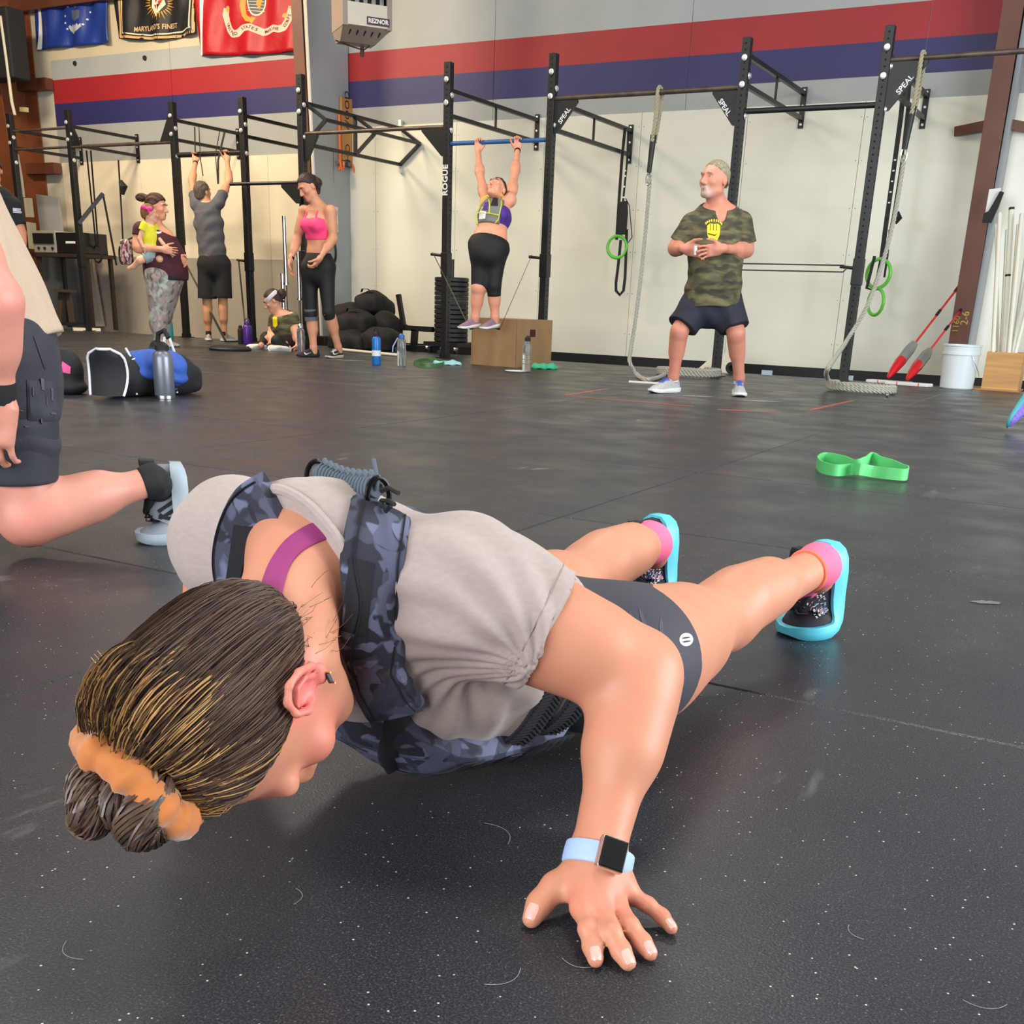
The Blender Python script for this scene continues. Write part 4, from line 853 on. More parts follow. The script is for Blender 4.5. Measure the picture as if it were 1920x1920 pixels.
    for k in 'LR':
        q += [('c', J['neck']-Z_*.02, J['sh'+k], .025, .03, .03, 0), ('c', J['sh'+k], J['el'+k], .028, .024, .015, 0), ('c', J['el'+k], J['wr'+k], .024, .018, .01, 0), ('c', J['hip'+k], J['kn'+k], .05, .038, .02, 0), ('c', J['kn'+k], J['an'+k], .036, .025, .015, 0)]
        q += hand_prims(J['wr'+k], nrm(J['wr'+k]-J['el'+k]), Z_, .5, .5); q.append(('c', J['an'+k], J['an'+k]+nrm(J['an'+k]-J['kn'+k])*.03+RH*-.03, .022, .02, .02, 0))
    hp, p2, R2 = head_prims(J['head']+Z_*.01, nrm(RH*.8+VH*.5), Z_, .78); q += hp+[('c', J['neck'], J['head'], .035, .035, .02, 0)]
    blob('body', q, .0065, SK, r2, col=colfn((228, 172, 142)))
    hairstyle(r2, J['head']+Z_*.01, R2, .78, M('toddler_hair', (128, 88, 56), .7, var=(40, .3)), face=(.03, .04, .66, -.75), grow=.006)
    yl = M('yellow_top', (222, 214, 50), .8); blob('yellow_top', [('l', [st2(.9, .07, .06), st2(.5, .09, .08), st2(.12, .095, .086)], cb.R, .02, 2)]+[('c', J['sh'+k], J['sh'+k]*.6+J['el'+k]*.4, .036, .038, .02, 1) for k in 'LR'], .0065, yl, r2, infl=.003)
    blob('shorts', [('l', [st2(.16, .092, .084), st2(-.12, .084, .078)], cb.R, .02, 2)]+[('c', J['hip'+k], J['hip'+k]*.5+J['kn'+k]*.5, .056, .055, .03, 1) for k in 'LR'], .0065, M('pale_blue_shorts', (140, 158, 164), .8), r2, infl=.003)
    bw = b.at(275, 391, -.26); pk = M('pink_bow', (236, 60, 150), .6)
    blob('hair_bow', [('e', bw-RH*.035+Z_*.012, A(.035, .015, .024), None, .01), ('e', bw+RH*.035, A(.035, .015, .024), None, .01), ('e', bw, A(.014, .014, .014), None, .006), ('e', bw+RH*.02-Z_*.03, A(.014, .01, .028), None, .01)], .005, pk, r2)
    # plaid bag behind her
    c = b.at(238, 473, .05); bag = blob('shoulder_bag', [('b', c, A(.06, .05, .13), np.array([RH, VH, Z_]), .035, .01)], .009, camo('pink_plaid', [(214, 200, 192), (206, 120, 140), (90, 70, 76)], 26, (1, 1, .5)), None)
    tag(bag, 'small pink and white patterned bag at the back of the woman holding the toddler', 'bag')
    st_ = MB().tube([c+Z_*.12, b.at(250, 445, .12), b.at(266, 422, .14)], .009, 6).build('strap', M('black_sock'), bag)
mother_and_child()
# ---- person sitting on floor
def seated():
    b = Body('person in a green camouflage T-shirt and white headband sitting cross-legged on the floor', pz(520, 655),
        dict(neck=(527, 590), pelvis=(546, 640, .1), shL=(548, 596, -.05), shR=(515, 600, .12), elL=(556, 622, -.10), elR=(512, 622, .08), wrL=(560, 644, -.16), wrR=(512, 640, -.05),
             hipL=(552, 643, .02), hipR=(534, 643, .12), knL=(520, 640, -.30), knR=(500, 634, .05), anL=(535, 650, -.28), anR=(492, 645, -.12), head=(512, 564, 0)))
    J = b.J; r = b.root
    q = b.skel([(1, .05, .055, 0), (.86, .13, .10, 0), (.6, .16, .12, .01), (.3, .16, .13, 0), (0, .18, .14, 0)], arms=.98, legs=.95)
    hf = nrm(-RH*.85-VH*.15-Z_*.5); hp, p, R = head_prims(J['head'], hf, nrm(Z_-RH*.4), 1.0); q += hp+[('c', J['neck']-b.up*.03, J['head'], .052, .045, .03, 0)]
    q += hand_prims(J['wrL'], nrm(-Z_*.6-RH*.4), -VH, 1., .4)+hand_prims(J['wrR'], nrm(-Z_*.5-RH*.5), -VH, 1., .6)
    blob('body', q, .008, SK, r, col=colfn((220, 158, 130)))
    br = M('dark_brown_hair'); eyes(p, R, 1., r, (70, 50, 35), br); pt = p(0, -.10, .03)
    hairstyle(r, J['head'], R, 1., br, face=(.03, .045, .68, -.73), grow=.008, extra=[('pony', [('e', pt+RH*.03, A(.05, .045, .06), None, .02)])])
    MB().lathe([(.094, -.022), (.099, 0), (.092, .022)], p(0, -.01, .045), nrm(R[2]+R[1]*.25), 20).build('headband', wsock_(), r)
    sh = [('l', [(J['neck']-b.up*.05, .09, .07)]+[(c, a+.014, d+.016) for c, a, d in b.st[1:]], b.R, .03, 1)]
    for k in 'LR': e = J['sh'+k]+(J['el'+k]-J['sh'+k])*.6; sh += [('c', J['neck']-b.up*.05, J['sh'+k], .05, .064, .05, 0), ('c', J['sh'+k], e, .066, .068, .03, 1)]
    t = blob('t_shirt', sh, .008, camoG, r, cuts=[(J['neck']+b.up*.01, b.up)])
    decal('shirt_print', [[(-.03, .06), (-.03, -.04), (.0, -.06), (.03, -.03), (.03, .05), (0, .065)]], bvh(t), b.at(519, 604, 0), RH, Z_, VH, M('yellow_print'), r, lift=.004)
    bt = M('black_tights'); tq = [('l', [(J['pelvis']+b.up*.08, .16, .13), (J['pelvis']-b.up*.03, .18, .15)], b.R, .05, 0)]
    for k in 'LR': tq += [('c', J['hip'+k], J['kn'+k], .090, .062, .04, 0), ('c', J['kn'+k], J['an'+k], .058, .045, .03, 0)]
    blob('tights', tq, .008, bt, r, infl=.006)
    up = M('white_shoe', (206, 204, 200), .7); so = M('white_midsole')
    shoe(r, b.at(503, 655, -.10), nrm(-RH+VH*.1), nrm(-VH*.75+Z_*.6), .25, up, so, None); shoe(r, b.at(545, 660, -.36), nrm(-RH+Z_*.1), nrm(-VH*.75+Z_*.6), .25, up, so, None)
seated()
# ---- woman hanging in vest
def hanging_woman():
    B0 = A(pY(915, 610, 9.38)[0], 9.38, 0.)
    jp = dict(neck=(934, 378, .1), pelvis=(916, 462, -.1), shL=(956, 375, .1), shR=(912, 380, .1), elL=(966, 325, .25), elR=(900, 325, .25), wrL=(971, 290, .4), wrR=(898, 288, .4),
              hipL=(930, 470, -.1), hipR=(904, 470, -.1), knL=(926, 535, -.15), knR=(897, 538, -.15), anL=(928, 594, -.1), anR=(891, 594, -.1), head=(931, 356, .06))
    b = Body('woman in purple top and grey weight vest hanging from the blue bar', B0, jp)
    J = b.J; r = b.root
    for k, px in (('L', 972), ('R', 898)): w = pY(px, 268, YR); J['wr'+k] = A(w[0], YR-.01, 2.127-.08); J['el'+k] = J['sh'+k]*.5+J['wr'+k]*.5+RH*(.01 if k == 'L' else -.02)
    q = b.skel([(1, .05, .055, 0), (.86, .12, .095, 0), (.66, .145, .115, .01), (.45, .130, .10, 0), (.22, .150, .115, .01), (0, .18, .135, 0), (-.14, .15, .13, 0)], arms=.98, legs=1.1)
    q += [('e', J['pelvis']+(J['neck']-J['pelvis'])*.62+b.lat*.07*a+b.fwd*.09, A(.062, .055, .058), None, .03) for a in (-1, 1)]
    hf = nrm(-VH*.7-RH*.35+Z_*.65); hp, p, R = head_prims(J['head'], hf, nrm(Z_*.8+VH*.5+RH*.2), 1.0); q += hp+[('c', J['neck']-b.up*.03, J['head']-Z_*.02, .052, .048, .03, 0)]
    for k in 'LR': q += hand_prims(J['wr'+k], nrm(Z_), (-RH if k == 'L' else RH), 1., 1.5, side=(1 if k == 'L' else -1), spread=.0)
    blob('body', q, .0065, SK, r, col=colfn((232, 160, 130), [(p(0, .09, -.066), .02, (180, 90, 85), .8), (p(.04, .07, -.02), .035, (226, 130, 110), .5), (p(-.04, .07, -.02), .035, (226, 130, 110), .5)]))
    br = M('dark_brown_hair'); eyes(p, R, 1., r, (70, 50, 35), br); hairstyle(r, J['head'], R, 1., br, face=(.02, .045, .68, -.73), grow=.006)
    st = lambda t, a, d, o=0: (J['pelvis']+(J['neck']-J['pelvis'])*t+b.fwd*o, a, d)
    pu = M('purple_top', (78, 44, 140), .7); tp = [('l', [st(.80, .13, .10, 0), st(.64, .152, .122, .01), st(.43, .134, .104)], b.R, .03, 2)]+[('e', J['pelvis']+(J['neck']-J['pelvis'])*.61+b.lat*.07*a+b.fwd*.092, A(.068, .06, .064), None, .03) for a in (-1, 1)]
    to = blob('sports_top', tp, .0065, pu, r, infl=.003)
    gv = M('grey_vest_panel', (120, 122, 116), .7); bv = M('black_vest_panel', (30, 30, 32), .7); yv = M('lime_piping', (206, 204, 60), .6)
    vst = blob('vest', [('l', [st(.90, .125, .105, .01), st(.64, .150, .135, .02), st(.40, .14, .12, .01)], b.R, .03, 2)]+[('e', J['pelvis']+(J['neck']-J['pelvis'])*.61+b.fwd*.085, A(.13, .07, .07), b.R, .03)], .0065, gv, r, infl=.008, cuts=[(J['pelvis']+b.lat*.075, b.lat), (J['pelvis']-b.lat*.135, -b.lat)])
    Tv = bvh(vst); 
    decal('black_panel', [[(-.02, .02), (.05, .02), (.045, .12), (.012, .13)]], Tv, b.at(924, 392), RH, Z_, VH, bv, r, lift=.006)
    decal('white_pouch', [[(-.065, -.03), (.0, -.035), (.035, -.03), (.04, .03), (.0, .038), (-.06, .034)]], Tv, b.at(904, 405), RH, Z_, VH, M('white_pouch_cloth', (236, 236, 230), .6), r, lift=.008)
    decal('purple_gap', [[(-.02, -.03), (.02, -.03), (.03, .04), (-.01, .045)]], Tv, b.at(911, 389), RH, Z_, VH, pu, r, lift=.006)
    for pts in (((893, 420), (893, 398), (905, 372), (915, 366)), ((940, 362), (940, 385), (934, 412), (926, 421)), ((893, 420), (912, 424), (927, 421)), ((916, 368), (918, 385), (917, 400)), ((896, 399), (917, 400), (936, 404)), ((905, 388), (900, 398))):
        P = []
        for (x0, y0), (x1, y1) in zip(pts[:-1], pts[1:]):
            for i in range(5):
                rr = ray(x0+(x1-x0)*i/4, y0+(y1-y0)*i/4); h_ = hit(Tv, cO, rr); P.append(h_[0]-VH*.004 if h_ else b.at(x0+(x1-x0)*i/4, y0+(y1-y0)*i/4, -.1))
        MB().tube(P, .006, 6).build('piping', yv, r)
    bt = M('black_tights'); tq = [('l', [st(-.16, .155, .135), st(0, .183, .14), st(.10, .165, .125)], b.R, .04, 1)]
    for k, e in (('L', .22), ('R', 0)):
        kn, an, hj = J['kn'+k], J['an'+k], J['hip'+k]; tq += [('c', hj, kn, .103, .066, .05, 1 if k == 'R' else 0)]
        if e: tq.append(('c', kn, kn+(an-kn)*e*1.5, .064, .062, .02, 1))
    blob('capri_tights', tq, .0065, bt, r, infl=.003)
    for k in 'LR':
        an = J['an'+k]; fw = nrm(-RH*(.85 if k == 'R' else .6)-VH*.7-Z_*.12); shoe(r, an-Z_*.095-fw*.06, fw, Z_, .25, M('mauve_shoe', (140, 112, 128), .7), M('white_midsole'), None, sockm=M('black_sock'))
    d = nrm(J['wrL']-J['elL']); MB().lathe([(.031, -.014), (.033, 0), (.031, .014)], J['wrL']-d*.03, d, 12).build('wristband', M('black_sock'), r)
    # band stretched between the rack pegs under her shoes
    mb = MB(); a0 = A(PX['D']-.13, YR-.06, 1.07); a1 = A(PX['C']-.13, YR-.06, 1.06); f0 = J['anR']-Z_*.108; f1 = J['anL']-Z_*.108
    for off in (-.035, .035):
        mb.strip([a0+VH*off*.3, f0+VH*off*1.2-RH*.05, f0+VH*off, f1+VH*off, f1+RH*.05+VH*off*1.2, a1+VH*off*.3], VH, .028, .004)
    tag(mb.build('resistance_band', bandM), 'black resistance band stretched between two posts under the hanging woman\'s shoes', 'band')
hanging_woman()
# ---- man in black at the left edge
def edge_man():
    b = Body('man in a black T-shirt with a flag patch, cut off by the left edge', pz(8, 655),
        dict(neck=(-14, 352), pelvis=(0, 495), shL=(24, 385, .05), shR=(-46, 380, -.05), elL=(38, 436, .05), elR=(-60, 440), wrL=(42, 474, -.02), wrR=(-60, 490),
             hipL=(14, 505), hipR=(-16, 505), knL=(20, 580), knR=(-18, 580), anL=(28, 642), anR=(-16, 642), head=(-16, 318)))
    J = b.J; r = b.root
    q = b.skel([(1, .06, .06, 0), (.88, .15, .11, 0), (.66, .18, .13, .0), (.4, .175, .14, 0), (.2, .17, .14, 0), (0, .17, .13, 0), (-.12, .14, .12, 0)])
    hf = nrm(-VH+RH*.4); hp, p, R = head_prims(J['head'], hf, Z_, 1.05); q += hp+[('c', J['neck']-b.up*.03, J['head']-Z_*.04, .06, .055, .03, 0)]
    for k in 'LR': q += hand_prims(J['wr'+k], nrm(-Z_+RH*.15), -VH, 1.05, .6)
    blob('body', q, .009, SK, r, col=colfn((196, 132, 100)))
    hairstyle(r, J['head'], R, 1.05, M('dark_brown_hair'), grow=.006)
    bt = M('black_shirt', (20, 20, 22), .85); sh = [('l', [(J['neck']-b.up*.05, .09, .07)]+[(c, a+.012, d+.014) for c, a, d in b.st[1:6]], b.R, .03, 1)]
    for k in 'LR': e = J['sh'+k]+(J['el'+k]-J['sh'+k])*.72; sh += [('c', J['neck']-b.up*.05, J['sh'+k], .05, .066, .05, 0), ('c', J['sh'+k], e, .070, .074, .03, 1)]
    t = blob('t_shirt', sh, .009, bt, r, cuts=[(J['neck']+b.up*.015, b.up)])
    decal('flag_patch', [[(-.028, -.02), (.028, -.02), (.028, .02), (-.028, .02)]], bvh(t), b.at(33, 395), RH, Z_, VH, M('patch_grey', (190, 190, 200), .7), r, lift=.004)
    decal('patch_stripes', [[(-.004, .004+.0*0), (.026, .004), (.026, .008), (-.004, .008)], [(-.026, -.012), (.026, -.012), (.026, -.008), (-.026, -.008)]], bvh(t), b.at(33, 395), RH, Z_, VH, M('patch_dark', (60, 60, 90), .7), r, lift=.005)
    tq = [('l', [(J['pelvis']+b.up*.06, .17, .13), (J['pelvis']-b.up*.06, .18, .14)], b.R, .05, 0)]
    for k in 'LR': tq += [('c', J['hip'+k], J['kn'+k], .105, .085, .04, 0), ('c', J['kn'+k], J['an'+k], .085, .07, .03, 1)]
    blob('trousers', tq, .009, bt, r)
    for k in 'LR': an = J['an'+k]; fw = nrm(-VH+RH*.2); shoe(r, A(an[0], an[1], 0)-fw*.065+A(0, 0, .002), fw, Z_, .29, M('black_shoe'), M('black_outsole'), None)
    d = nrm(J['wrL']-J['elL']); MB().lathe([(.034, -.01), (.036, 0), (.034, .01)], J['wrL']-d*.02, d, 12).build('watch_strap', M('orange_red_strap', (200, 60, 40), .5), r)
edge_man()
# ================================================================ foreground woman doing a push-up
def ribbon(tree, pix, w, t, mat, name, parent, z0=None, lift=0., smooth=1, wd=None, prof='pad', origin=None, n_per=4, extra=None):
    """padded band lying on a surface, its centre line found by sight lines from the doorway side"""
    P, Nn = [], []
    for (x, y) in pix:
        h_ = hit(tree, cO if origin is None else origin, ray(x, y))
        if h_: P.append(h_[0]); Nn.append(h_[1] if h_[1]@ray(x, y) < 0 else -h_[1])
    return band3(P, Nn, w, t, mat, name, parent, lift, n_per)
def band3(P, Nn, w, t, mat, name, parent, lift=0., n_per=4, label=None):
    P = [np.asarray(p) for p in P]; Q, NN = [], []
    for i in range(len(P)-1):
        p0, p1, p2, p3 = P[max(i-1, 0)], P[i], P[i+1], P[min(i+2, len(P)-1)]
        for j in range(n_per):
            u = j/n_per; Q.append(.5*((2*p1)+(-p0+p2)*u+(2*p0-5*p1+4*p2-p3)*u*u+(-p0+3*p1-3*p2+p3)*u**3)); NN.append(nrm(Nn[i]*(1-u)+Nn[i+1]*u))
    Q.append(P[-1]); NN.append(Nn[-1])
    for _ in range(2): NN = [nrm(NN[max(i-1, 0)]+NN[i]+NN[min(i+1, len(NN)-1)]) for i in range(len(NN))]
    sec = [(-1, 0), (-.98, .55), (-.88, .92), (-.5, 1.08), (0, 1.12), (.5, 1.08), (.88, .92), (.98, .55), (1, 0), (.5, -.15), (-.5, -.15)]
    v = []; m = len(Q); n = len(sec)
    for i in range(m):
        T = nrm(Q[min(i+1, m-1)]-Q[max(i-1, 0)]); N_ = nrm(NN[i]-T*(NN[i]@T)); S_ = np.cross(T, N_); ww = w[min(len(w)-1, int(i/m*len(w)))] if hasattr(w, '__len__') else w
        for a, b in sec: v.append(Q[i]+S_*a*ww/2+N_*(lift+b*t))
    f = [(i*n+k, i*n+(k+1) % n, (i+1)*n+(k+1) % n, (i+1)*n+k) for i in range(m-1) for k in range(n)]+[tuple(range(n-1, -1, -1)), tuple((m-1)*n+k for k in range(n))]
    o = MB().add(v, f, True).build(name, mat, parent, label); o['_'] = 0; del o['_']
    return o, Q, NN
def hero():
    J = dict(ankL=pz(1535, 1060, .16), kneeL=pz(1352, 1152, .13), hipL=pz(1168, 1244, .142), ankR=pz(1222, 1018, .16), kneeR=pz(1105, 1075, .14),
             shL=pz(880, 1108, .30), shR=pz(440, 1015, .30), wrL=pz(1118, 1612, .055), elL=pz(1200, 1268, .215))
    J['hipR'] = J['hipL']+A(-.20, .03, 0); J['elR'] = A(-1.16, 1.17, .20); J['wrR'] = A(-1.02, .965, .05)
    shm = (J['shL']+J['shR'])/2; pel = (J['hipL']+J['hipR'])/2+A(0, 0, .01); neck = A(-.765, .905, .335)
    r = thing('person', 'woman in grey T-shirt, camouflage vest and charcoal shorts doing a push-up', 'person', (-.65, 1.3, 0))
    ax = nrm(neck-pel); R = frame(J['shL']-J['shR'], ax); lat, fw, up = R      # fw points to the floor
    L = lambda t, o=0.: pel+(shm-pel)*t+fw*o
    st = [(neck-up*.0, .055, .055), (L(1.0, .01), .135, .075), (L(.86, .046), .150, .112), (L(.62, .058), .152, .126), (L(.36, .040), .138, .110), (L(.16, .026), .145, .088), (L(0, .012), .150, .088), (L(-.15, .004), .142, .090)]
    q = [('l', st, R, .04, 0)]
    q += [('c', neck-up*.02, J['shL']-lat*.02, .050, .052, .05, 0), ('c', neck-up*.02, J['shR']+lat*.02, .050, .052, .05, 0), ('e', J['shL'], A(.062, .062, .062), None, .03), ('e', J['shR'], A(.06, .06, .06), None, .03)]
    gl = [('e', pel+lat*.075*a-up*.05-fw*.022, A(.078, .054, .10), R, .04) for a in (1, -1)]; q += gl
    q += [('e', L(.66, .11)+lat*.07*a, A(.06, .05, .06), R, .03) for a in (1, -1)]
    def arm(sh, el, wr, s=1.):
        d1 = nrm(el-sh); d2 = nrm(wr-el)
        return [('c', sh, el-d1*.01, .060*s, .043*s, .03, 0), ('c', sh+(el-sh)*.35+Z_*-.006, sh+(el-sh)*.7, .058*s, .052*s, .03, 0), ('c', el, wr, .039*s, .0265*s, .02, 0),
                ('c', el+d2*.035, el+d2*.085, .0425*s, .040*s, .03, 0), ('e', el-d2*.012, A(.034, .034, .034)*s, None, .03)]
    q += arm(J['shL'], J['elL'], J['wrL'], 1.04)+arm(J['shR'], J['elR'], J['wrR'])
    for k in 'LR':
        hp, kn, an = J['hip'+k], J['knee'+k], J['ank'+k]; d = nrm(an-kn); bk = nrm(A(0, 0, 1)-d*d[2])
        q += [('c', hp, kn, .088, .056, .05, 0), ('c', hp+(kn-hp)*.15-Z_*.0, hp+(kn-hp)*.5, .086, .074, .04, 0), ('c', kn, an, .048, .034, .03, 0), ('c', kn+d*.06+bk*.014, kn+d*.15+bk*.012, .053, .046, .04, 0), ('e', kn-bk*.008, A(.05, .055, .05), None, .03), ('c', an, an-Z_*.03+A(0, .02, 0), .032, .028, .02, 0)]
    # head
    hc = pz(452, 1318, .215); hu = nrm(-.43*cR-.58*cU-.70*cF); hf = nrm(.30*cR-.82*cU+.49*cF); s = 1.04
    hp_, p, HR = head_prims(hc, hf, hu, s, k=.012, nose=.95)
    hp_ = [x for x in hp_ if not (x[0] == 'e' and abs(x[2][0]-.009*s) < 1e-6)]
    q += hp_+[('c', neck-up*.01, p(0, -.03, -.055), .056, .050, .03, 0), ('c', neck+lat*.02, p(.045, -.02, -.05), .036, .03, .03, 0)]
    for a in (1, -1):   # ears: helix, bowl, lobe
        e = lambda f_, u_, l_=0.: p(a*(.078+l_), -.014+f_, -.006+u_)
        q += [('e', e(0, 0, -.002), A(.008, .020, .028)*s, HR, .006)]
        helix = [e(.016, -.006, .004), e(.018, .012, .010), e(.010, .028, .013), e(-.006, .033, .014), e(-.019, .024, .016), e(-.022, .006, .016), e(-.015, -.014, .012), e(-.004, -.028, .007), e(.008, -.026, .004)]
        q += [('c', helix[i], helix[i+1], .0042*s, .0042*s, .003, 0) for i in range(8)]
        an_ = [e(.006, .018, .007), e(-.007, .012, .010), e(-.010, -.002, .010), e(-.004, -.014, .008)]; q += [('c', an_[i], an_[i+1], .0034*s, .0034*s, .003, 0) for i in range(3)]
        q += [('e', e(.002, -.026, .006), A(.006, .010, .009)*s, HR, .004), ('E', e(.006, .0, .012), A(.008, .008, .011)*s, HR, .004)]
    # left hand, finger by finger
    W = J['wrL']
    mc = dict(i=pz(1095, 1700, .030), m=pz(1128, 1704, .032), r=pz(1158, 1696, .030), p=pz(1184, 1680, .025))
    fin = dict(i=[(1103, 1742, .026), (1111, 1775, .015), (1117, 1799, .0095)], m=[(1146, 1748, .027), (1164, 1782, .015), (1177, 1805, .0095)], r=[(1181, 1736, .025), (1204, 1766, .014), (1219, 1787, .009)], p=[(1214, 1696, .021), (1241, 1718, .012), (1259, 1740, .008)])
    rr = dict(i=.0098, m=.0100, r=.0094, p=.0082); nails = []
    for k in 'imrp':
        q.append(('c', W+(mc[k]-W)*.1, mc[k], .0150, .0102 if k != 'p' else .0092, .007, 0)); P = mc[k]
        for j, g in enumerate(fin[k]):
            Q = pz(*g); q.append(('c', P, Q, rr[k]*(1.04-.05*j), rr[k]*(1.0-.06*j), .004, 0)); q.append(('e', P, A(1, 1, 1)*rr[k]*1.05, None, .004)); P0, P = P, Q
        nails.append((P0, P, rr[k]*.86))
    th = [pz(1088, 1648, .036), pz(1042, 1662, .032), pz(1012, 1694, .020), pz(997, 1722, .011)]; tr_ = [.017, .0145, .0125, .0105]
    for j in range(3): q.append(('c', th[j], th[j+1], tr_[j], tr_[j+1], .010, 0))
    q += [('c', W, th[0], .020, .0165, .02, 0), ('c', th[0], mc['i'], .013, .010, .02, 0), ('c', W+A(0, 0, .0), W+(mc['m']-W)*.5, .024, .018, .02, 0), ('c', W, W+(mc['p']-W)*.6, .018, .015, .02, 0)]; nails.append((th[2], th[3], .0098))
    q += hand_prims(J['wrR'], nrm(A(-.1, -.8, -.25)), A(1, 0, 0), 1., .15, side=1, spread=.3)
    earc = p(.082, -.012, -.006)
    col = colfn((206, 139, 110), [(earc, .05, (232, 118, 112), .85), (p(.05, .06, -.03), .06, (218, 122, 108), .6), (p(.03, .09, .05), .06, (222, 138, 118), .5), (p(0, .092, -.065), .02, (190, 96, 92), .9), (mc['i'], .03, (228, 130, 110), .5), (mc['m'], .03, (228, 130, 110), .5), (mc['r'], .03, (228, 130, 110), .5)]+
                [(pz(*fin[k][1]), .012, (226, 112, 90), .6) for k in 'imrp']+[(pz(*fin[k][0]), .012, (224, 130, 110), .45) for k in 'imrp']+[(J['elL'], .05, (224, 138, 116), .4)])
    hs = M('hero_skin', None, .46, var=(14, .05), bump=(420, .10, .0006), attr=True, sss=.12, spec=.4)
    body = blob('body', q, .0034, hs, r, col=col, relax=2)
    print('hero body', len(body.data.vertices))
    # nails
    nm = M('pale_nail', (232, 176, 162), .3, coat=.3); Tb = bvh(body)
    for a, b, rd in nails:
        d = nrm(b-a); n_ = nrm(Z_-d*d[2]); n_ = nrm(n_+nrm(cO-b)*.25); n_ = nrm(n_-d*(n_@d)); l_ = np.cross(d, n_); c = b-d*rd*.25; v = []
        for i in range(7):
            for j in range(7):
                x, y = (j-3)/3, (i-3)/3; w_ = rd*.62*(1-.12*y*y)*(1 if y > -.7 else .85); o_ = c+l_*x*w_+d*y*rd*.80
                h_ = hit(Tb, o_+n_*.03, -n_); o_ = (h_[0] if h_ else o_+n_*rd*.8); v.append(o_+n_*(.0005-.0003*x*x))
        MB().add(v, [(i*7+j, i*7+j+1, i*7+j+8, i*7+j+7) for i in range(6) for j in range(6)], True).build('nail', nm, r)
    for a in (-1, 1):
        o = MB().lathe([(0, -.011*s), (.0075*s, -.008*s), (.011*s, 0), (.0078*s, .0078*s), (.0045*s, .010*s)], p(a*.031, .070, .008), HR[1], 12).build('eye', M('eye_white', (235, 230, 225), .3), r)
    MB().tube([p(.016, .087, .030), p(.032, .083, .036), p(.050, .066, .031)], [.002, .004, .002], 6).build('eyebrow', M('dark_brow', (70, 48, 38), .8), r)
    # ---------------- shirt
    shirtM = M('heather_grey_tee', (170, 153, 147), .88, var=(90, .05), bump=(55, .25, .003), stretch=(1, 1, 2.4), sheen=.2)
    sh = [('l', [(c+up*(.012 if i == 0 else 0), a+.010+(.004 if i > 3 else 0), d+.011+(.006 if i > 3 else 0)) for i, (c, a, d) in enumerate(st[:5])]+[(L(.16, .014), .160, .110)], R, .04, 1)]
    NP = [('c', neck-up*.01, p(0, -.03, -.055), .056, .050), ('c', neck+lat*.02, p(.045, -.02, -.05), .036, .03), ('c', neck-lat*.02, p(-.045, -.02, -.05), .036, .03)]
    sh += [(a_[0], a_[1], a_[2], a_[3]+.018, a_[4]+.018, .04, 0) for a_ in NP]
    eL = J['shL']+(J['elL']-J['shL'])*.46; eR = J['shR']+(J['elR']-J['shR'])*.5
    sh += [('c', neck-up*.03, J['shL']-lat*.02, .058, .064, .05, 0), ('c', neck-up*.03, J['shR']+lat*.02, .058, .064, .05, 0), ('e', J['shR'], A(.074, .074, .074), None, .03), ('e', J['shL'], A(.074, .074, .074), None, .03), ('c', J['shL'], eL, .075, .074, .035, 1), ('c', J['shR'], eR, .073, .072, .035, 1)]
    sh += [('e', L(.66, .11)+lat*.07*a, A(.07, .06, .07), R, .03) for a in (1, -1)]
    nE = neck+up*.030; nN = nrm(up*.80+fw*.56+lat*.12)
    armd = nrm(J['elL']-J['shL'])
    def wrinkle(P):
        w = np.zeros(len(P))
        # folds radiating from the armpit, and cross folds on the side
        c = J['shL']+fw*.06+armd*.03; D = P-c; rr_ = np.linalg.norm(D, axis=1); side = np.clip((P-L(.7))@lat/.10, 0, 1)
        a1 = np.arctan2(D@up, D@fw+1e-6); w += .0032*np.sin(a1*15+rr_*22)*np.exp(-((rr_-.10)/.07)**2)*side
        t = (P-pel)@up; w += .0030*np.sin(t*95+2.4*np.sin((P@fw)*24)+1.2*np.sin(P@lat*17))*np.clip((P@fw-(pel@fw)+.02)*14, 0, 1)*side
        w += .0016*np.sin(P@nrm(up+lat*.5)*70+3*np.sin(P@fw*18))
        return w
    tee = blob('t_shirt', sh, .0036, shirtM, r, relax=2, disp=wrinkle, cuts=[(nE, nN)]); Tt = bvh(tee)
    # sleeve hem stitching and collar band
    for cen, dr, rad, nm_ in ((eL, armd, .0775, 'sleeve_hem'), (eR, nrm(J['elR']-J['shR']), .0755, 'sleeve_hem')):
        u0 = nrm(np.cross(dr, Z_)); u1 = np.cross(dr, u0); ring = []
        for k in range(40):
            a = 2*math.pi*k/40; h_ = hit(Tt, cen-dr*.018+(u0*math.cos(a)+u1*math.sin(a))*.14, -(u0*math.cos(a)+u1*math.sin(a))); ring.append(h_[0] if h_ and np.linalg.norm(h_[0]-cen) < rad*1.12 else cen-dr*.018+(u0*math.cos(a)+u1*math.sin(a))*rad)
        MB().tube(ring, .0011, 5, closed=True).build(nm_, M('hem_stitch', (150, 134, 129), .9), tee)
    # magenta bra strap on the back of the neck
    strapM = M('magenta_strap', (150, 50, 110), .7); Tb = bvh(body)
    ribbon(Tb, [(505, 1130), (512, 1092), (526, 1055), (550, 1024), (582, 1003), (615, 990)], .024, .0020, strapM, 'bra_strap', r)
    # folded collar of the shirt
    co_ = np.array([v_.co[:] for v_ in tee.data.vertices]); pdist = (co_-nE)@nN; msk = np.abs(pdist) < .004; rel = (co_-nE)@R.T; az = np.arctan2(rel[:, 1], rel[:, 0]); ring = []
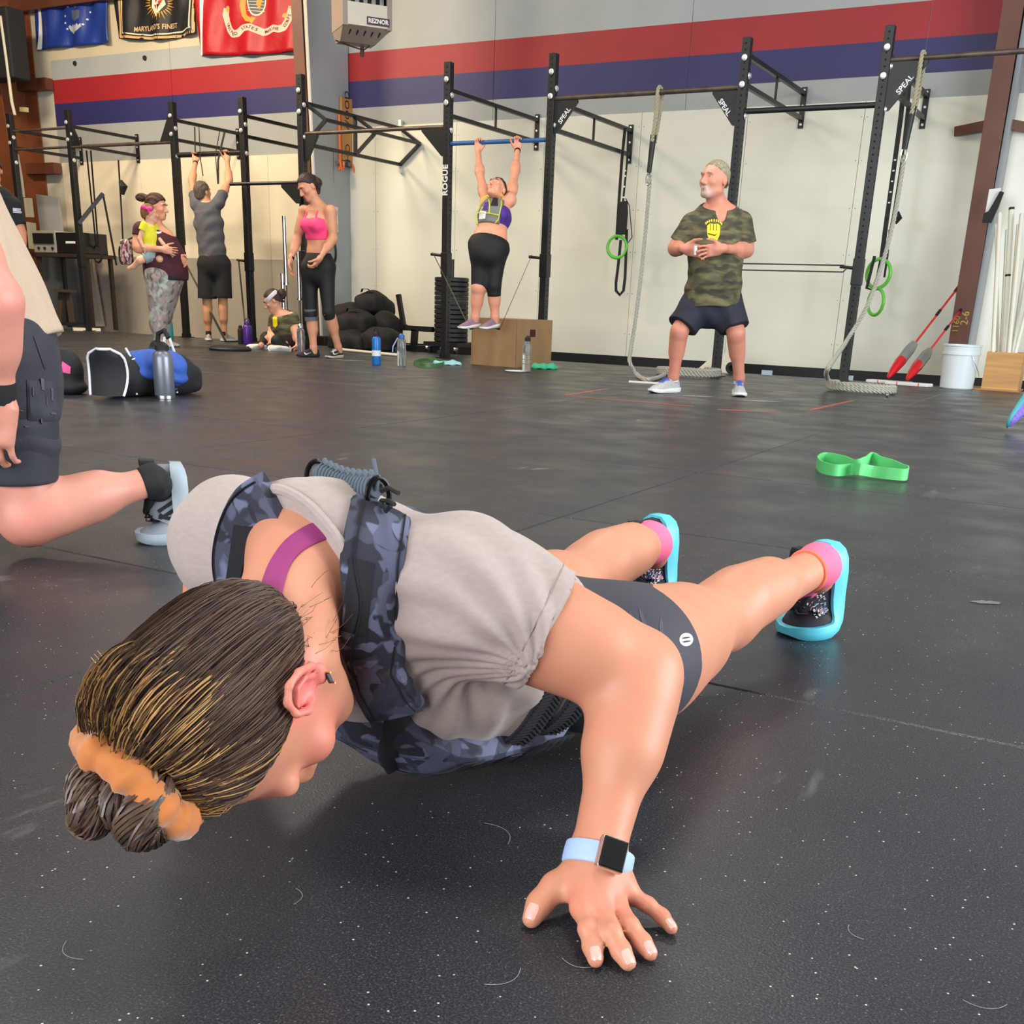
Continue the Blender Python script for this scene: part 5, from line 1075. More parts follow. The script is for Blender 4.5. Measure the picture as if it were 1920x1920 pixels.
    for k in range(44):
        a = -math.pi+2*math.pi*(k+.5)/44; mm_ = msk & (np.abs(az-a) < .11)
        if mm_.sum() < 3: continue
        c_ = co_[mm_]; out = np.linalg.norm(c_-nE, axis=1); ring.append(c_[np.argsort(-out)[:5]].mean(0))
    if len(ring) > 20:
        ring = [(ring[i-1]+ring[i]+ring[(i+1) % len(ring)])/3 for i in range(len(ring))]; MB().tube(ring, .0060, 8, closed=True).build('collar_band', shirtM, tee)
    # ---------------- shorts
    shM = M('charcoal_shorts', (62, 60, 70), .72, bump=(300, .15, .0006), var=(5, .05)); so = [('l', [(L(-.15, .004), .146, .094), (L(0, .012), .154, .092), (L(.16, .026), .150, .092), (L(.30, .036), .144, .104)], R, .04, 1)]+gl
    for k in 'LR': so += [('c', J['hip'+k], J['hip'+k]+(J['knee'+k]-J['hip'+k])*.31, .0895, .0835, .05, 1)]
    shorts = blob('shorts', so, .0042, shM, r, infl=.0035, relax=2); Ts = bvh(shorts)
    lg = [(.022*math.cos(t), .010*math.sin(t)) for t in np.linspace(0, 2*math.pi, 20, endpoint=False)]
    dr = ray(1287, 1199); nd = nrm(dr); ay = nrm(A(.25, 0, -1)-nd*(A(.25, 0, -1)@nd)); ax_ = np.cross(nd, ay)
    decal('round_logo', [[(x*.40, y*.9) for x, y in lg]], Ts, pz(1287, 1199, .19), ay, ax_, nd, M('white_print'), shorts, lift=.0008, sub=.004)
    decal('logo_detail', [[(x*.40*.14-.0024+.0, y*.55) for x, y in lg], [(x*.40*.14+.0026, y*.55) for x, y in lg]], Ts, pz(1287, 1199, .19), ay, ax_, nd, shM, shorts, lift=.0013, sub=.004)
    ck = M('chalk_smudge', (84, 82, 91), .9)
    for x, y, a, l_, w_ in ((1184, 1160, 1.9, .012, .0025), (1207, 1166, 2.0, .022, .003), (1240, 1180, 1.7, .018, .003), (1261, 1222, 2.4, .018, .0035), (1271, 1226, .2, .012, .002), (1272, 1262, 1.6, .014, .003), (1282, 1278, 1.4, .010, .002)):
        dx = A(math.cos(a), 0, math.sin(a)); d2 = nrm(ray(x, y)); dx = nrm(dx-d2*(dx@d2)); dy = np.cross(d2, dx)
        decal('chalk_smudge', [[(-l_, 0), (-l_*.4, w_), (l_*.5, w_*.7), (l_, 0), (l_*.3, -w_*.8), (-l_*.6, -w_*.6)]], Ts, pz(x, y, .2), dx, dy, d2, ck, shorts, lift=.0008, sub=.006)
    # ---------------- vest
    cam_ = camo('navy_camouflage', [(64, 66, 82), (46, 47, 60), (104, 108, 134), (38, 38, 50), (84, 86, 108)], 13, warp=.6, bump=(500, .4)); MATS['navy_camouflage'] = cam_
    velc = M('black_hook_tape', (28, 28, 33), .95, bump=(700, .8, .001)); blkn = M('black_webbing', (34, 35, 40), .8, bump=(400, .4, .001)); dkm = M('black_mesh_lining', (20, 20, 24), .9, bump=(900, .6, .001))
    def TS(t, th_, off):   # point on the torso: t along the spine (0 pelvis, 1 shoulders), th: 0 left side, +90 chest, -90 back
        ks = np.array([-.15, 0, .16, .36, .62, .86, 1.0]); rx = np.interp(t, ks, [.145, .155, .145, .138, .152, .150, .135]); ry = np.interp(t, ks, [.10, .10, .10, .108, .122, .108, .075]); oo = np.interp(t, ks, [-.005, -.002, .012, .040, .058, .046, .012])
        a = math.radians(th_); return L(t, oo)+lat*math.cos(a)*(rx+off)+fw*math.sin(a)*(ry+off)
    def panel(t0, t1, a0, a1, off, thk, mat, name, parent, shape=None, nt=22, na=26):
        """quilted plate following the torso, with rounded rim"""
        v = []
        for side in (0, 1):
            for i in range(nt+1):
                for j in range(na+1):
                    u, w = i/nt, j/na; t = t0+(t1-t0)*u; e = min(u, 1-u)*(abs(t1-t0)*.45)/.02; e2 = min(w, 1-w)*math.radians(abs(a1-a0))*.14/.02; rim = min(1, math.sqrt(max(0, 1-(1-min(1, e))**2)))*min(1, math.sqrt(max(0, 1-(1-min(1, e2))**2)))
                    sc = 1. if shape is None else shape(u); am = (a0+a1)/2; a = am+(a0+(a1-a0)*w-am)*sc
                    v.append(TS(t, a, off+(thk*(.35+.65*rim)+.0015*math.sin(u*21)*math.sin(w*17) if side else 0)))
        n1 = (nt+1)*(na+1); f = []
        for i in range(nt):
            for j in range(na):
                a = i*(na+1)+j; f.append((a, a+1, a+na+2, a+na+1)); f.append((n1+a, n1+a+na+1, n1+a+na+2, n1+a+1))
        for j in range(na): f += [(j, n1+j, n1+j+1, j+1), (nt*(na+1)+j, nt*(na+1)+j+1, n1+nt*(na+1)+j+1, n1+nt*(na+1)+j)]
        for i in range(nt): f += [(i*(na+1), (i+1)*(na+1), n1+(i+1)*(na+1), n1+i*(na+1)), (i*(na+1)+na, n1+i*(na+1)+na, n1+(i+1)*(na+1)+na, (i+1)*(na+1)+na)]
        return MB().add(v, f, True).build(name, mat, parent)
    vest = panel(.20, 1.0, 44, 136, .020, .030, cam_, 'front_panel', r, lambda u: 1-.22*u*u)
    vest['label'] = 'camouflage chest panel of the weight vest'
    for i, t in enumerate((.36, .46, .56)): panel(t, t+.05, 52, 128, .050, .004, blkn, 'webbing_row', vest)
    panel(.24, .34, 40, 75, .050, .006, velc, 'pull_tab', vest)
    back = panel(.48, .93, -146, -34, .010, .020, cam_, 'back_panel', r, lambda u: 1-.30*u*u)
    # waist straps round the left side
    P = []; print('waist px', [tuple(np.round([960+FPX*((q_-cO)@cR)/((q_-cO)@cF), PY-FPX*((q_-cO)@cU)/((q_-cO)@cF)])) for q_ in (TS(.3, 10, .02), TS(.45, 10, .02), TS(.3, 50, .02))])
    for t in (.31, .43):
        P, Nn = [], []
        for a in np.linspace(-34, 62, 13):
            o_ = TS(t-.012*(a/34), a, .12); ctr_ = L(t, .02); h_ = hit(Tt, o_, ctr_-o_); P.append((h_[0] if h_ else TS(t, a, .03))+nrm(o_-ctr_)*.003); Nn.append(nrm(o_-ctr_))
        o, Q, NN = band3(P, Nn, .040, .0035, blkn, 'side_strap', r)
        mb = MB()
        for i in range(len(Q)-1):
            for sgn in (-1, 1):
                T_ = nrm(Q[i+1]-Q[i]); S_ = np.cross(T_, NN[i]); c0 = Q[i]+NN[i]*.0045; mb.tube([c0-T_*.004, c0+S_*.017*sgn+T_*.004], .0015, 5)
        mb.build('elastic_ribs', velc, o)
        P = [TS(t-.012*(-a/34), 180-a, .016) for a in np.linspace(-34, 34, 9)]; Nn = [nrm(-lat*math.cos(math.radians(a))+fw*math.sin(math.radians(a))) for a in np.linspace(-34, 34, 9)]; band3(P, Nn, .040, .0035, blkn, 'side_strap', r)
    # shoulder pads
    S1, Q1, N1 = ribbon(Tt, [(712, 962), (706, 1000), (697, 1060), (694, 1120), (696, 1180), (705, 1240), (722, 1290), (742, 1325)], .070, .013, cam_, 'shoulder_strap', r, n_per=6)
    S2, Q2, N2 = ribbon(Tt, [(520, 932), (480, 958), (456, 1000), (444, 1050), (446, 1095), (458, 1140), (480, 1185)], .062, .013, cam_, 'shoulder_strap', r, n_per=6)
    T1, T2 = bvh(S1), bvh(S2)
    def patch(T, poly, name, mat, par, lift=.0016):
        v = []; nu, nv = 10, 16; (x0, y0), (x1, y1), (x2, y2), (x3, y3) = poly
        for i in range(nv+1):
            for j in range(nu+1):
                u, w = j/nu, i/nv; x = (x0*(1-u)+x1*u)*(1-w)+(x3*(1-u)+x2*u)*w; y = (y0*(1-u)+y1*u)*(1-w)+(y3*(1-u)+y2*u)*w; h_ = hit(T, cO, ray(x, y))
                v.append(None if h_ is None else h_[0]-nrm(ray(x, y))*lift)
        idx = {i: k for k, i in enumerate([i for i in range(len(v)) if v[i] is not None])}; f = [(i*(nu+1)+j, i*(nu+1)+j+1, (i+1)*(nu+1)+j+1, (i+1)*(nu+1)+j) for i in range(nv) for j in range(nu)]
        return MB().add([q_ for q_ in v if q_ is not None], [tuple(idx[a] for a in g) for g in f if all(a in idx for a in g)], True).build(name, mat, par)
    patch(T1, ((656, 1044), (703, 1056), (688, 1196), (637, 1182)), 'hook_patch', velc, S1)
    patch(T2, ((438, 984), (490, 990), (476, 1118), (420, 1108)), 'hook_patch', velc, S2)
    for Qs, Ns, Sx in ((Q1, N1, S1), (Q2, N2, S2)):     # raised seam lines along the pads
        for off in (-.024, .024):
            MB().tube([Qs[i]+Ns[i]*.0146+np.cross(nrm(Qs[min(i+1, len(Qs)-1)]-Qs[max(i-1, 0)]), Ns[i])*off for i in range(1, len(Qs)-1)], .0011, 5).build('seam', dkm, Sx)
    # side release strap from pad to chest panel, and pad edge
    Tv_ = bvh(vest); e1 = Q1[-1]; hv = [hit(Tv_, cO, ray(x, y)) for x, y in ((722, 1398), (728, 1412), (735, 1428), (742, 1440))]; hv = [h_ for h_ in hv if h_]
    if hv: band3([Q1[-3]+N1[-3]*.012, e1+N1[-1]*.012]+[h_[0]-nrm(h_[0]-cO)*.004 for h_ in hv[1:]], [N1[-3], N1[-1]]+[-nrm(h_[0]-cO) for h_ in hv[1:]], .026, .003, blkn, 'webbing_strap', r)
    e1 = Q1[-1]; band3([Q1[-9], Q1[-5], e1], [N1[-9], N1[-5], N1[-1]], .0725, .0142, cam_, 'pad_end', S1)
    # paracord handle on the back
    B1 = pz(586, 912, .385); B2 = pz(708, 948, .385); hook = M('black_d_ring', (20, 20, 22), .3, .6)
    H1, H2 = pz(596, 886, .405), pz(706, 918, .410)
    cordM = M('grey_paracord', (88, 98, 108), .8, bump=(600, .5, .001)); T_ = nrm(H2-H1); cz = nrm(Z_-T_*T_[2]); cy = np.cross(T_, cz)
    for Pp, sg in ((H1, -1), (H2, 1)):
        ring = [Pp+T_*sg*.004+cz*(.0165*math.cos(a))*1.15-cz*.006+cy*.013*math.sin(a) for a in np.linspace(0, 2*math.pi, 20, endpoint=False)]
        MB().tube(ring, .0032, 8, closed=True).build('d_ring', hook, back)
        band3([Pp-cz*.020-T_*.0, Pp-cz*.030+T_*sg*.006, Pp-cz*.042+T_*sg*.014], [cy, cy, cy], .026, .004, blkn, 'ring_tab', back)
    def hp3(u, a, rad): sag = -.006*math.sin(math.pi*u); return H1+(H2-H1)*u+cz*sag+(cz*math.cos(a)+cy*math.sin(a)*.7)*rad
    g = MB().tube([hp3(u, 0, 0) for u in np.linspace(.0, 1., 9)], .0085, 10).build('carry_handle', cordM, back)
    n = 0
    for u in np.linspace(.10, .93, 17):
        loop = [hp3(u+.018*math.sin(a), a, .0128) for a in np.linspace(0, 2*math.pi, 12, endpoint=False)]; MB().tube(loop, .0030, 6, closed=True).build('cord_wrap', cordM, g)
    for u in np.linspace(.12, .90, 9):
        MB().tube([hp3(u-.03, -.25, .014), hp3(u, -.1, .0185), hp3(u+.04, -.25, .014)], .0036, 6).build('cord_knot', cordM, g)
    cu_ = M('black_cord_tip', (24, 24, 26), .6)
    for P in ([H2, H2+cz*.01+T_*.004, H2+cz*.032-T_*.006+cy*.0], [H2+T_*.012, H2+T_*.03+cz*.006, H2+T_*.052+cz*.003], [H2+T_*.012-cz*.01, H2+T_*.03-cz*.008, H2+T_*.042-cz*.010], [H2+T_*.01-cz*.01, H2+T_*.022-cz*.020, H2+T_*.034-cz*.012]):
        MB().tube(P, .0026, 6).build('cord_tail', cordM if P[-1][2] > H2[2]+.02 else cu_, g)
    # ---------------- shoes and socks
    up_ = M('black_knit_shoe', (26, 28, 36), .75, bump=(420, .6, .001)); cy_ = M('cyan_midsole', (92, 200, 220), .45); spk = [M('speck_pink', (226, 130, 120), .6), M('speck_white', (200, 206, 214), .6), M('speck_blue', (70, 110, 170), .6)]
    pks = M('pink_sock', (255, 112, 150), .8, bump=(300, .3, .001)); org = M('orange_sock_cuff', (255, 128, 104), .8)
    for k, bx, by, tx, ty in (('L', 1548, 1172, 1478, 1188), ('R', 1240, 1110, 1193, 1106)):
        ball = pz(bx, by, .010); toe = pz(tx, ty, .006); fdir = nrm(A(ball[0]-toe[0], ball[1]-toe[1], 0)); heel = ball+A(0, 0, .170)+fdir*.0
        if k == 'R': fdir = nrm(A(.35, 1, 0))
        fwd = nrm(ball-heel+A(0, 0, 0)+fdir*.002); upv = -fdir
        s_, tr = shoe(r, heel, fwd, upv, .270, up_, cy_, blkn, bend=1.45, h=1.15, w=1.12, sk=1.3, bendat=.49, label='black running shoe with cyan sole')
        Tsx = bvh(s_); rs = np.random.RandomState(5 if k == 'L' else 6)
        mbs = [MB(), MB(), MB()]
        for i in range(420):
            t = .50+.36*rs.rand()**.8; a = rs.uniform(.06, math.pi-.06); row = round(t*34)/34; y0 = math.cos(a)*.06; P0 = tr(row*.262, y0, .16); P1 = tr(row*.262, y0*.5, .02)
            h_ = hit(Tsx, P0, P1-P0)
            if h_ is None: continue
            q0 = h_[0]; d_ = nrm(tr(row*.262+.004, y0, .05)-tr(row*.262, y0, .05)); nn_ = h_[1] if h_[1]@(P0-P1) > 0 else -h_[1]; mbs[rs.randint(3) if t < .74 else 1].bar(q0+nn_*.0008, q0+nn_*.0008+d_*(.0045 if rs.rand() < .7 else .007), .0012, .0008, nn_)
        for m_, mt in zip(mbs, spk): o = m_.build('knit_specks', mt, s_); o['kind'] = 'stuff'
        an = J['ank'+k]; kn = J['knee'+k]; d = nrm(kn-an)
        sock = blob('sock', [('c', an+d*.045, an+d*.0, .034, .034, .01, 2), ('c', an, tr(.07, 0, .085), .034, .034, .02, 0), ('c', an, tr(.03, 0, .06), .034, .026, .02, 0)], .003, pks, r, infl=.0025)
        u0 = nrm(np.cross(d, Z_)); u1 = np.cross(d, u0)
        MB().tube([an+d*.046+(u0*math.cos(a)+u1*math.sin(a))*.0375 for a in np.linspace(0, 2*math.pi, 24, endpoint=False)], .0042, 6, closed=True).build('sock_cuff', org, sock)
        colr = [tr(x, y, z) for x, y, z in ((.004, 0, .098), (.012, .026, .092), (.045, .034, .088), (.085, .030, .094), (.11, .018, .100), (.118, 0, .104), (.11, -.018, .100), (.085, -.030, .094), (.045, -.034, .088), (.012, -.026, .092))]
        MB().tube(colr, .0065, 8, closed=True).build('collar', up_, s_)
        MB().obox(tr(.005, 0, .10), (tr(.005, .014, .10)-tr(.005, 0, .10)), (tr(.012, 0, .10)-tr(.005, 0, .10))*.6, (tr(.005, 0, .112)-tr(.005, 0, .10))).build('heel_tab', up_, s_)
    # ---------------- watch
    d = nrm(J['wrL']-J['elL']); wc = pz(1116, 1608, .058); wm = M('pale_blue_strap', (168, 192, 228), .5); al = M('rose_aluminium', (224, 196, 186), .3, .8); gl_ = M('black_glass', (8, 8, 10), .08, coat=1.)
    nrmW = nrm(-nrm(ray(1140, 1606))*.72+RH*.42+Z_*.25); nrmW = nrm(nrmW-d*(nrmW@d)); sd = np.cross(d, nrmW)
    P, Nn = [], []
    for k in range(25):
        a = 2*math.pi*k/24; nn_ = nrmW*math.cos(a)+sd*math.sin(a); h_ = hit(Tb, wc+nn_*.08, -nn_); P.append((h_[0] if h_ else wc+nn_*.028)+nn_*.001); Nn.append(nn_)
    P = [(P[(i-1) % 24]+P[i % 24]+P[(i+1) % 24])/3 for i in range(24)]; P.append(P[0]); band3(P, Nn, .0235, .0026, wm, 'watch_strap', r, n_per=2, label='pale blue rubber watch strap')
    c = P[0]+nrmW*.0075
    case = MB().obox(c, sd*.0158, d*.0178, nrmW*.0052).build('watch_case', al, r, bev=.0040)
    MB().obox(c+nrmW*.0050, sd*.0142, d*.0162, nrmW*.0016).build('watch_screen', gl_, case, bev=.0030)
    # ---------------- earring
    eb = p(.090, -.006, -.034); MB().obox(eb, HR[1]*.0055, HR[2]*.002, HR[0]*.0016).build('earring', M('dark_gem', (60, 66, 74), .2, .6), r); 
    for a in (-1, 1): MB().tube([eb+HR[1]*.006*a, eb+HR[1]*.006*a+HR[0]*.005], .0011, 5).build('earring', M('gold_stud', (220, 180, 110), .25, 1.), r)
    # ---------------- hair
    l, f, u = HR; bunp = hc+hu*.128-hf*.030; bunp = pD(292, 1432, (hc-cO)@cF-.075); dkb = M('root_brown_hair', (58, 42, 34), .5, var=(60, .35)); mdb = M('mid_brown_hair', (92, 68, 54), .42, var=(60, .3)); bl = M('blonde_hair', (196, 152, 96), .42, var=(60, .25)); ltb = M('cool_brown_hair', (108, 86, 74), .40)
    q2 = [('e', p(0, -.012, .030), A(.079, .096, .091)*s, HR, .01), ('e', p(0, -.045, -.02), A(.068, .062, .07)*s, HR, .03), ('c', p(0, -.05, .09), bunp-nrm(bunp-p(0, -.02, .06))*.02, .05, .024, .05, 0)]
    cutp = (p(0, .022, .045), f*.84-u*.54)
    # hairline: everything in front of the ears and below the nape is bare
    hb = blob('hair', q2, .0035, dkb, r, infl=.004, cuts=[cutp, (p(0, 0, -.058), -u+f*.25)], relax=2); Th = bvh(hb)
    ctr = p(0, -.015, .02); rs = np.random.RandomState(11); bins = {0: MB(), 1: MB(), 2: MB(), 3: MB()}
    bd = nrm(bunp-ctr)
    for i in range(5200):
        v_ = nrm(rs.normal(size=3)); w0 = v_[0]*l+v_[1]*f+v_[2]*u; w0 = nrm(w0)
        h_ = hit(Th, ctr+w0*.3, -w0)
        if h_ is None: continue
        S0 = h_[0]
        if (S0-cutp[0])@nrm(cutp[1]) > -.0015 or (S0-p(0, 0, -.058))@nrm(-u+f*.25) > -.001: pass
        pts = []; m = 9; jit = rs.normal(size=3)*.010; lift = .0008+.0030*rs.rand()**2; wv = rs.rand()
        rad_ = (S0-ctr)-bd*((S0-ctr)@bd); end = bunp-bd*.035+rad_*.13+jit*.12
        for j in range(m):
            tt = j/(m-1); Q = S0*(1-tt)+end*tt; dv = nrm(Q-ctr); h2 = hit(Th, ctr+dv*.3, -dv); 
            base = h2[0] if h2 is not None and tt < .93 else Q
            if tt >= .75: k_ = (tt-.75)/.25; base = base*(1-k_)+end*k_
            pts.append(base+dv*(lift*(1 if j else .2)+.002*math.sin(math.pi*tt)*wv))
        side = (S0-ctr)@f; x_ = rs.rand(); top = (S0-ctr)@u
        pts = [pts[0]]+[(pts[i9-1]+2*pts[i9]+pts[i9+1])/4 for i9 in range(1, len(pts)-1)]+[pts[-1]]
        av = S0-bunp; tuft = av@cU > .012 and -.07 < av@cR < .075 and np.linalg.norm(av) < .118
        tr9 = rs.rand()
        if tuft: pts = [q_+nrm(q_-ctr)*(.009*math.sin(math.pi*min(1, jj/7))*tr9) for jj, q_ in enumerate(pts)]
        b_ = 2 if (x_ < .12 and top > .02) or (tuft and x_ < .42) else (3 if x_ < .50 and not tuft else (1 if x_ < .74 else 0))
        rr_ = .00042+.0004*rs.rand(); bins[b_].tube(pts, [rr_*.5]+[rr_]*(m-2)+[rr_*.7], 3, caps=False)
    # loose blond tuft standing off by the scrunchie
    for i in range(120):
        a = rs.normal()*.5; st0 = bunp-bd*.03+(l*rs.normal()+f*rs.normal()*.8)*.013; dd = nrm(cU*(.8+.3*rs.rand())+cR*rs.uniform(-.75, .1)-cF*.25); st0 = st0-cR*.022+cU*.01; ln = .03+.045*rs.rand()
        bins[2 if rs.rand() < .75 else 1].tube([st0, st0+dd*ln*.35-f*.006, st0+dd*ln*.7-f*.004, st0+dd*ln], [.0011, .0010, .0008, .0003], 3, caps=False)
    for i in range(46):   # fly-away wisps at the nape and temple
        v_ = nrm(l*rs.uniform(.1, 1)+u*rs.uniform(-1, -.35)-f*rs.uniform(0, .6)); h_ = hit(Tb, ctr+v_*.3, -v_)
        if h_ is None: continue
        w_ = nrm(rs.normal(size=3))*.012; bins[1].tube([h_[0], h_[0]+v_*.006+w_*.5, h_[0]+v_*.004+w_-u*.015, h_[0]+v_*.003+w_*.6-u*.035*rs.rand()], .00028, 3, caps=False)
    for b_, mt in ((0, dkb), (1, mdb), (2, bl), (3, ltb)):
        o = bins[b_].build('hair_strands', mt, hb); o['kind'] = 'stuff'
    # scrunchie
    sc = M('tan_velvet_scrunchie', (196, 112, 44), .75, bump=(60, .5, .004), sheen=.5); bq = nrm(bd*.35-(.69*cR+.72*cU)*.85); e0 = nrm(np.cross(bq, cF)); e1_ = np.cross(bq, e0); ring = []; rad = []
    for k in range(110):
        a = 2*math.pi*k/110; ring.append(bunp+bd*(.012+.004*math.sin(3*a))+bd*.010+(e0*math.cos(a)*1.1+e1_*math.sin(a)*.98)*.048); rad.append(.0185+.0022*math.sin(9*a)+.0014*math.sin(17*a+1))
    MB().tube(ring, rad, 12, closed=True).build('scrunchie', sc, r, 'orange-tan velvet scrunchie')
    MB().obox(bunp+e0*.010+cR*.046-cU*.004+nrm(cO-bunp)*.012, cR*.010, cU*.004, nrm(cO-bunp)*.002).build('scrunchie_tag', M('scrunchie_tag_grey', (70, 72, 84), .5), r)
    # bun: coiled hanks
    bc = bunp+bd*.050+cR*.012+cU*.012; hank = [MB(), MB(), MB()]
    def coil(c0, ax0, R0, n0, r0, mt, ph=0.):
        a0 = nrm(np.cross(ax0, A(.3, .2, 1))); a1 = np.cross(ax0, a0); base = [c0+(a0*math.cos(t_)+a1*math.sin(t_)*.85)*R0+ax0*.010*math.sin(2*t_+ph) for t_ in np.linspace(0, 2*math.pi, 28, endpoint=False)]
        core = MB().tube(base, r0*.94, 10, closed=True).build('bun_coil', mt, hbun)
        mats = {dkb: (dkb, mdb, mdb), mdb: (mdb, ltb, dkb), bl: (bl, bl, mdb)}[mt]; mm = [MB(), MB(), MB()]
        for k in range(64):
            ph_ = rs.uniform(0, 2*math.pi); tw = rs.choice([1, 2]); pts = []
            for i in range(28):
                T_0 = nrm(base[(i+1) % 28]-base[i-1]); nA = nrm(ax0-T_0*(ax0@T_0)); nB = np.cross(T_0, nA); a = ph_+tw*2*math.pi*i/28; pts.append(base[i]+(nA*math.cos(a)+nB*math.sin(a))*(r0+.0008*rs.rand()))
            mm[rs.randint(3)].tube(pts, .0010+.0005*rs.rand(), 3, closed=True, caps=False)
        for m_, t_ in zip(mm, mats): o = m_.build('hair_strands', t_, hbun); o['kind'] = 'stuff'
    hbun = blob('hair_bun', [('e', bc, A(.028, .026, .026), None, .02), ('c', bunp, bc, .026, .026, .02, 0)], .004, dkb, r)
    coil(bc-bd*.010, nrm(bd+cU*.3), .032, 0, .0150, bl); coil(bc+bd*.026+cR*.002+cU*.006, nrm(bd+cR*.2), .013, 0, .016, mdb, .5); coil(bc+bd*.010-cR*.016-cU*.004, nrm(bd*.5+cR*.9), .022, 0, .019, mdb, 1.); coil(bc+bd*.012+cR*.020-cU*.010, nrm(bd*.8-cR*.6+cU*.2), .021, 0, .020, dkb, 2.)
    return r
hero()
# ================================================================ kneeling person at the left edge
def kneeler():
    b = Body('person in a beige shirt and dark cargo shorts kneeling at the left edge', pz(60, 1030),
        dict(neck=(-205, 255, -.02), pelvis=(-28, 640), shL=(-118, 330, -.18), shR=(-210, 320, .16), elL=(-8, 560, -.24), elR=(-200, 560, .2), wrL=(-2, 745, -.20), wrR=(-180, 720, .1),
             hipL=(12, 670, -.06), hipR=(-30, 675, .10), knL=(50, 972, -.06), knR=(-220, 760, .15), anL=(280, 903, .08), anR=(-190, 1010, .15), head=(-130, 190, 0)))
    J = b.J; r = b.root; b.fwd = -RH; b.lat = -VH; b.R = np.array([-VH, -RH, Z_]); b.up = nrm(J['neck']-J['pelvis']); b.R = frame(-VH, b.up)
    b.lat, b.fwd = b.R[0], b.R[1]
    q = b.skel([(1, .06, .06, 0), (.88, .15, .11, 0), (.66, .17, .13, .0), (.4, .17, .14, 0), (.2, .17, .14, 0), (0, .17, .13, 0), (-.12, .14, .12, 0)], arms=1.0, legs=.98)
    q = [x for x in q if not (x[0] == 'c' and np.allclose(x[1], J['anL']) )]
    hf = nrm(-RH-Z_*.2); hp, p, R = head_prims(J['head'], hf, Z_, 1.05); q += hp+[('c', J['neck']-b.up*.03, J['head']-Z_*.04, .06, .055, .03, 0)]
    kn, an = J['knL'], J['anL']; d = nrm(an-kn); q += [('c', kn+d*.07+Z_*.008, kn+d*.17+Z_*.012, .054, .045, .04, 0), ('e', kn, A(.06, .06, .055), None, .03)]
    q += hand_prims(J['wrL'], nrm(-Z_-RH*.25), -RH, 1.1, .7, side=1)+hand_prims(J['wrR'], nrm(-Z_), -RH, 1.1, .5)
    blob('body', q, .006, M('hero_skin'), r, col=colfn((212, 144, 124), [(kn, .10, (212, 118, 106), .5), (J['elL'], .09, (226, 136, 126), .5)]), relax=2)
    hairstyle(r, J['head'], R, 1.05, M('dark_brown_hair'), grow=.006)
    tm = M('beige_tee', (186, 164, 142), .88, var=(50, .04), bump=(9, .5, .012), stretch=(1, 1, .35))
    tail = b.at(66, 628, 0); 
    sh = [('l', [(J['neck']-b.up*.05, .09, .07)]+[(c, a+.014, d_+.014) for c, a, d_ in b.st[1:4]]+[(b.st[4][0]-b.fwd*.012, .18, .150), (J['pelvis']-b.up*.03-b.fwd*.012, .187, .157)], b.R, .03, 1)]
    for k in 'LR': e = J['sh'+k]+(J['el'+k]-J['sh'+k])*.42; sh += [('c', J['neck']-b.up*.05, J['sh'+k], .05, .068, .05, 0), ('c', J['sh'+k], e, .074, .076, .03, 1)]
    blob('t_shirt', sh, .0065, tm, r, cuts=[(J['neck']+b.up*.015, b.up)], relax=2, disp=lambda P: .003*np.sin(P@b.fwd*60+P[:, 2]*6))
    cm = M('dark_cargo_shorts', (50, 50, 58), .85, var=(10, .12), bump=(16, .7, .010)); cs = [('l', [(J['pelvis']-b.up*.10, .16, .12), (J['pelvis'], .175, .135), (J['pelvis']+b.up*.10, .165, .135)], b.R, .05, 1)]
    tipL = J['hipL']+(J['knL']-J['hipL'])*.62; cs += [('c', J['hipL'], tipL, .098, .088, .05, 1), ('c', J['hipR'], J['hipR']+(J['knR']-J['hipR'])*.8, .108, .10, .05, 1)]
    s_ = blob('cargo_shorts', cs, .0065, cm, r, relax=2, disp=lambda P: .0045*np.sin(P[:, 2]*85+3*np.sin(P[:, 0]*20+P[:, 1]*14))*np.clip((.40-P[:, 2])*8, 0, 1))
    lm = M('charcoal_liner', (44, 45, 54), .7, bump=(300, .2, .0006)); blob('liner', [('c', J['hipL']+(J['knL']-J['hipL'])*.4, J['hipL']+(J['knL']-J['hipL'])*.765, .094, .079, .03, 1)], .0055, lm, r)
    Tc = bvh(s_); pk = M('cargo_pocket', (52, 53, 62), .85, bump=(16, .5, .006), var=(30, .2))
    def pat(poly, name, mat, lift, par):
        v = []; nu = 10; (x0, y0), (x1, y1), (x2, y2), (x3, y3) = poly
        for i in range(nu+1):
            for j in range(nu+1):
                u, w = j/nu, i/nu; x = (x0*(1-u)+x1*u)*(1-w)+(x3*(1-u)+x2*u)*w; y = (y0*(1-u)+y1*u)*(1-w)+(y3*(1-u)+y2*u)*w; h_ = hit(Tc, cO, ray(x, y)); v.append(None if h_ is None else h_[0]-nrm(ray(x, y))*(lift*(1 if min(u, w, 1-u, 1-w) > .05 else .3)))
        idx = {i: k for k, i in enumerate([i for i in range(len(v)) if v[i] is not None])}; f_ = [(i*(nu+1)+j, i*(nu+1)+j+1, (i+1)*(nu+1)+j+1, (i+1)*(nu+1)+j) for i in range(nu) for j in range(nu)]
        if idx: MB().add([q_ for q_ in v if q_ is not None], [tuple(idx[a] for a in g) for g in f_ if all(a in idx for a in g)], True).build(name, mat, par)
    pat(((50, 712), (104, 716), (108, 790), (52, 792)), 'cargo_pocket', pk, .006, s_)
    ck = M('chalk_smudge')
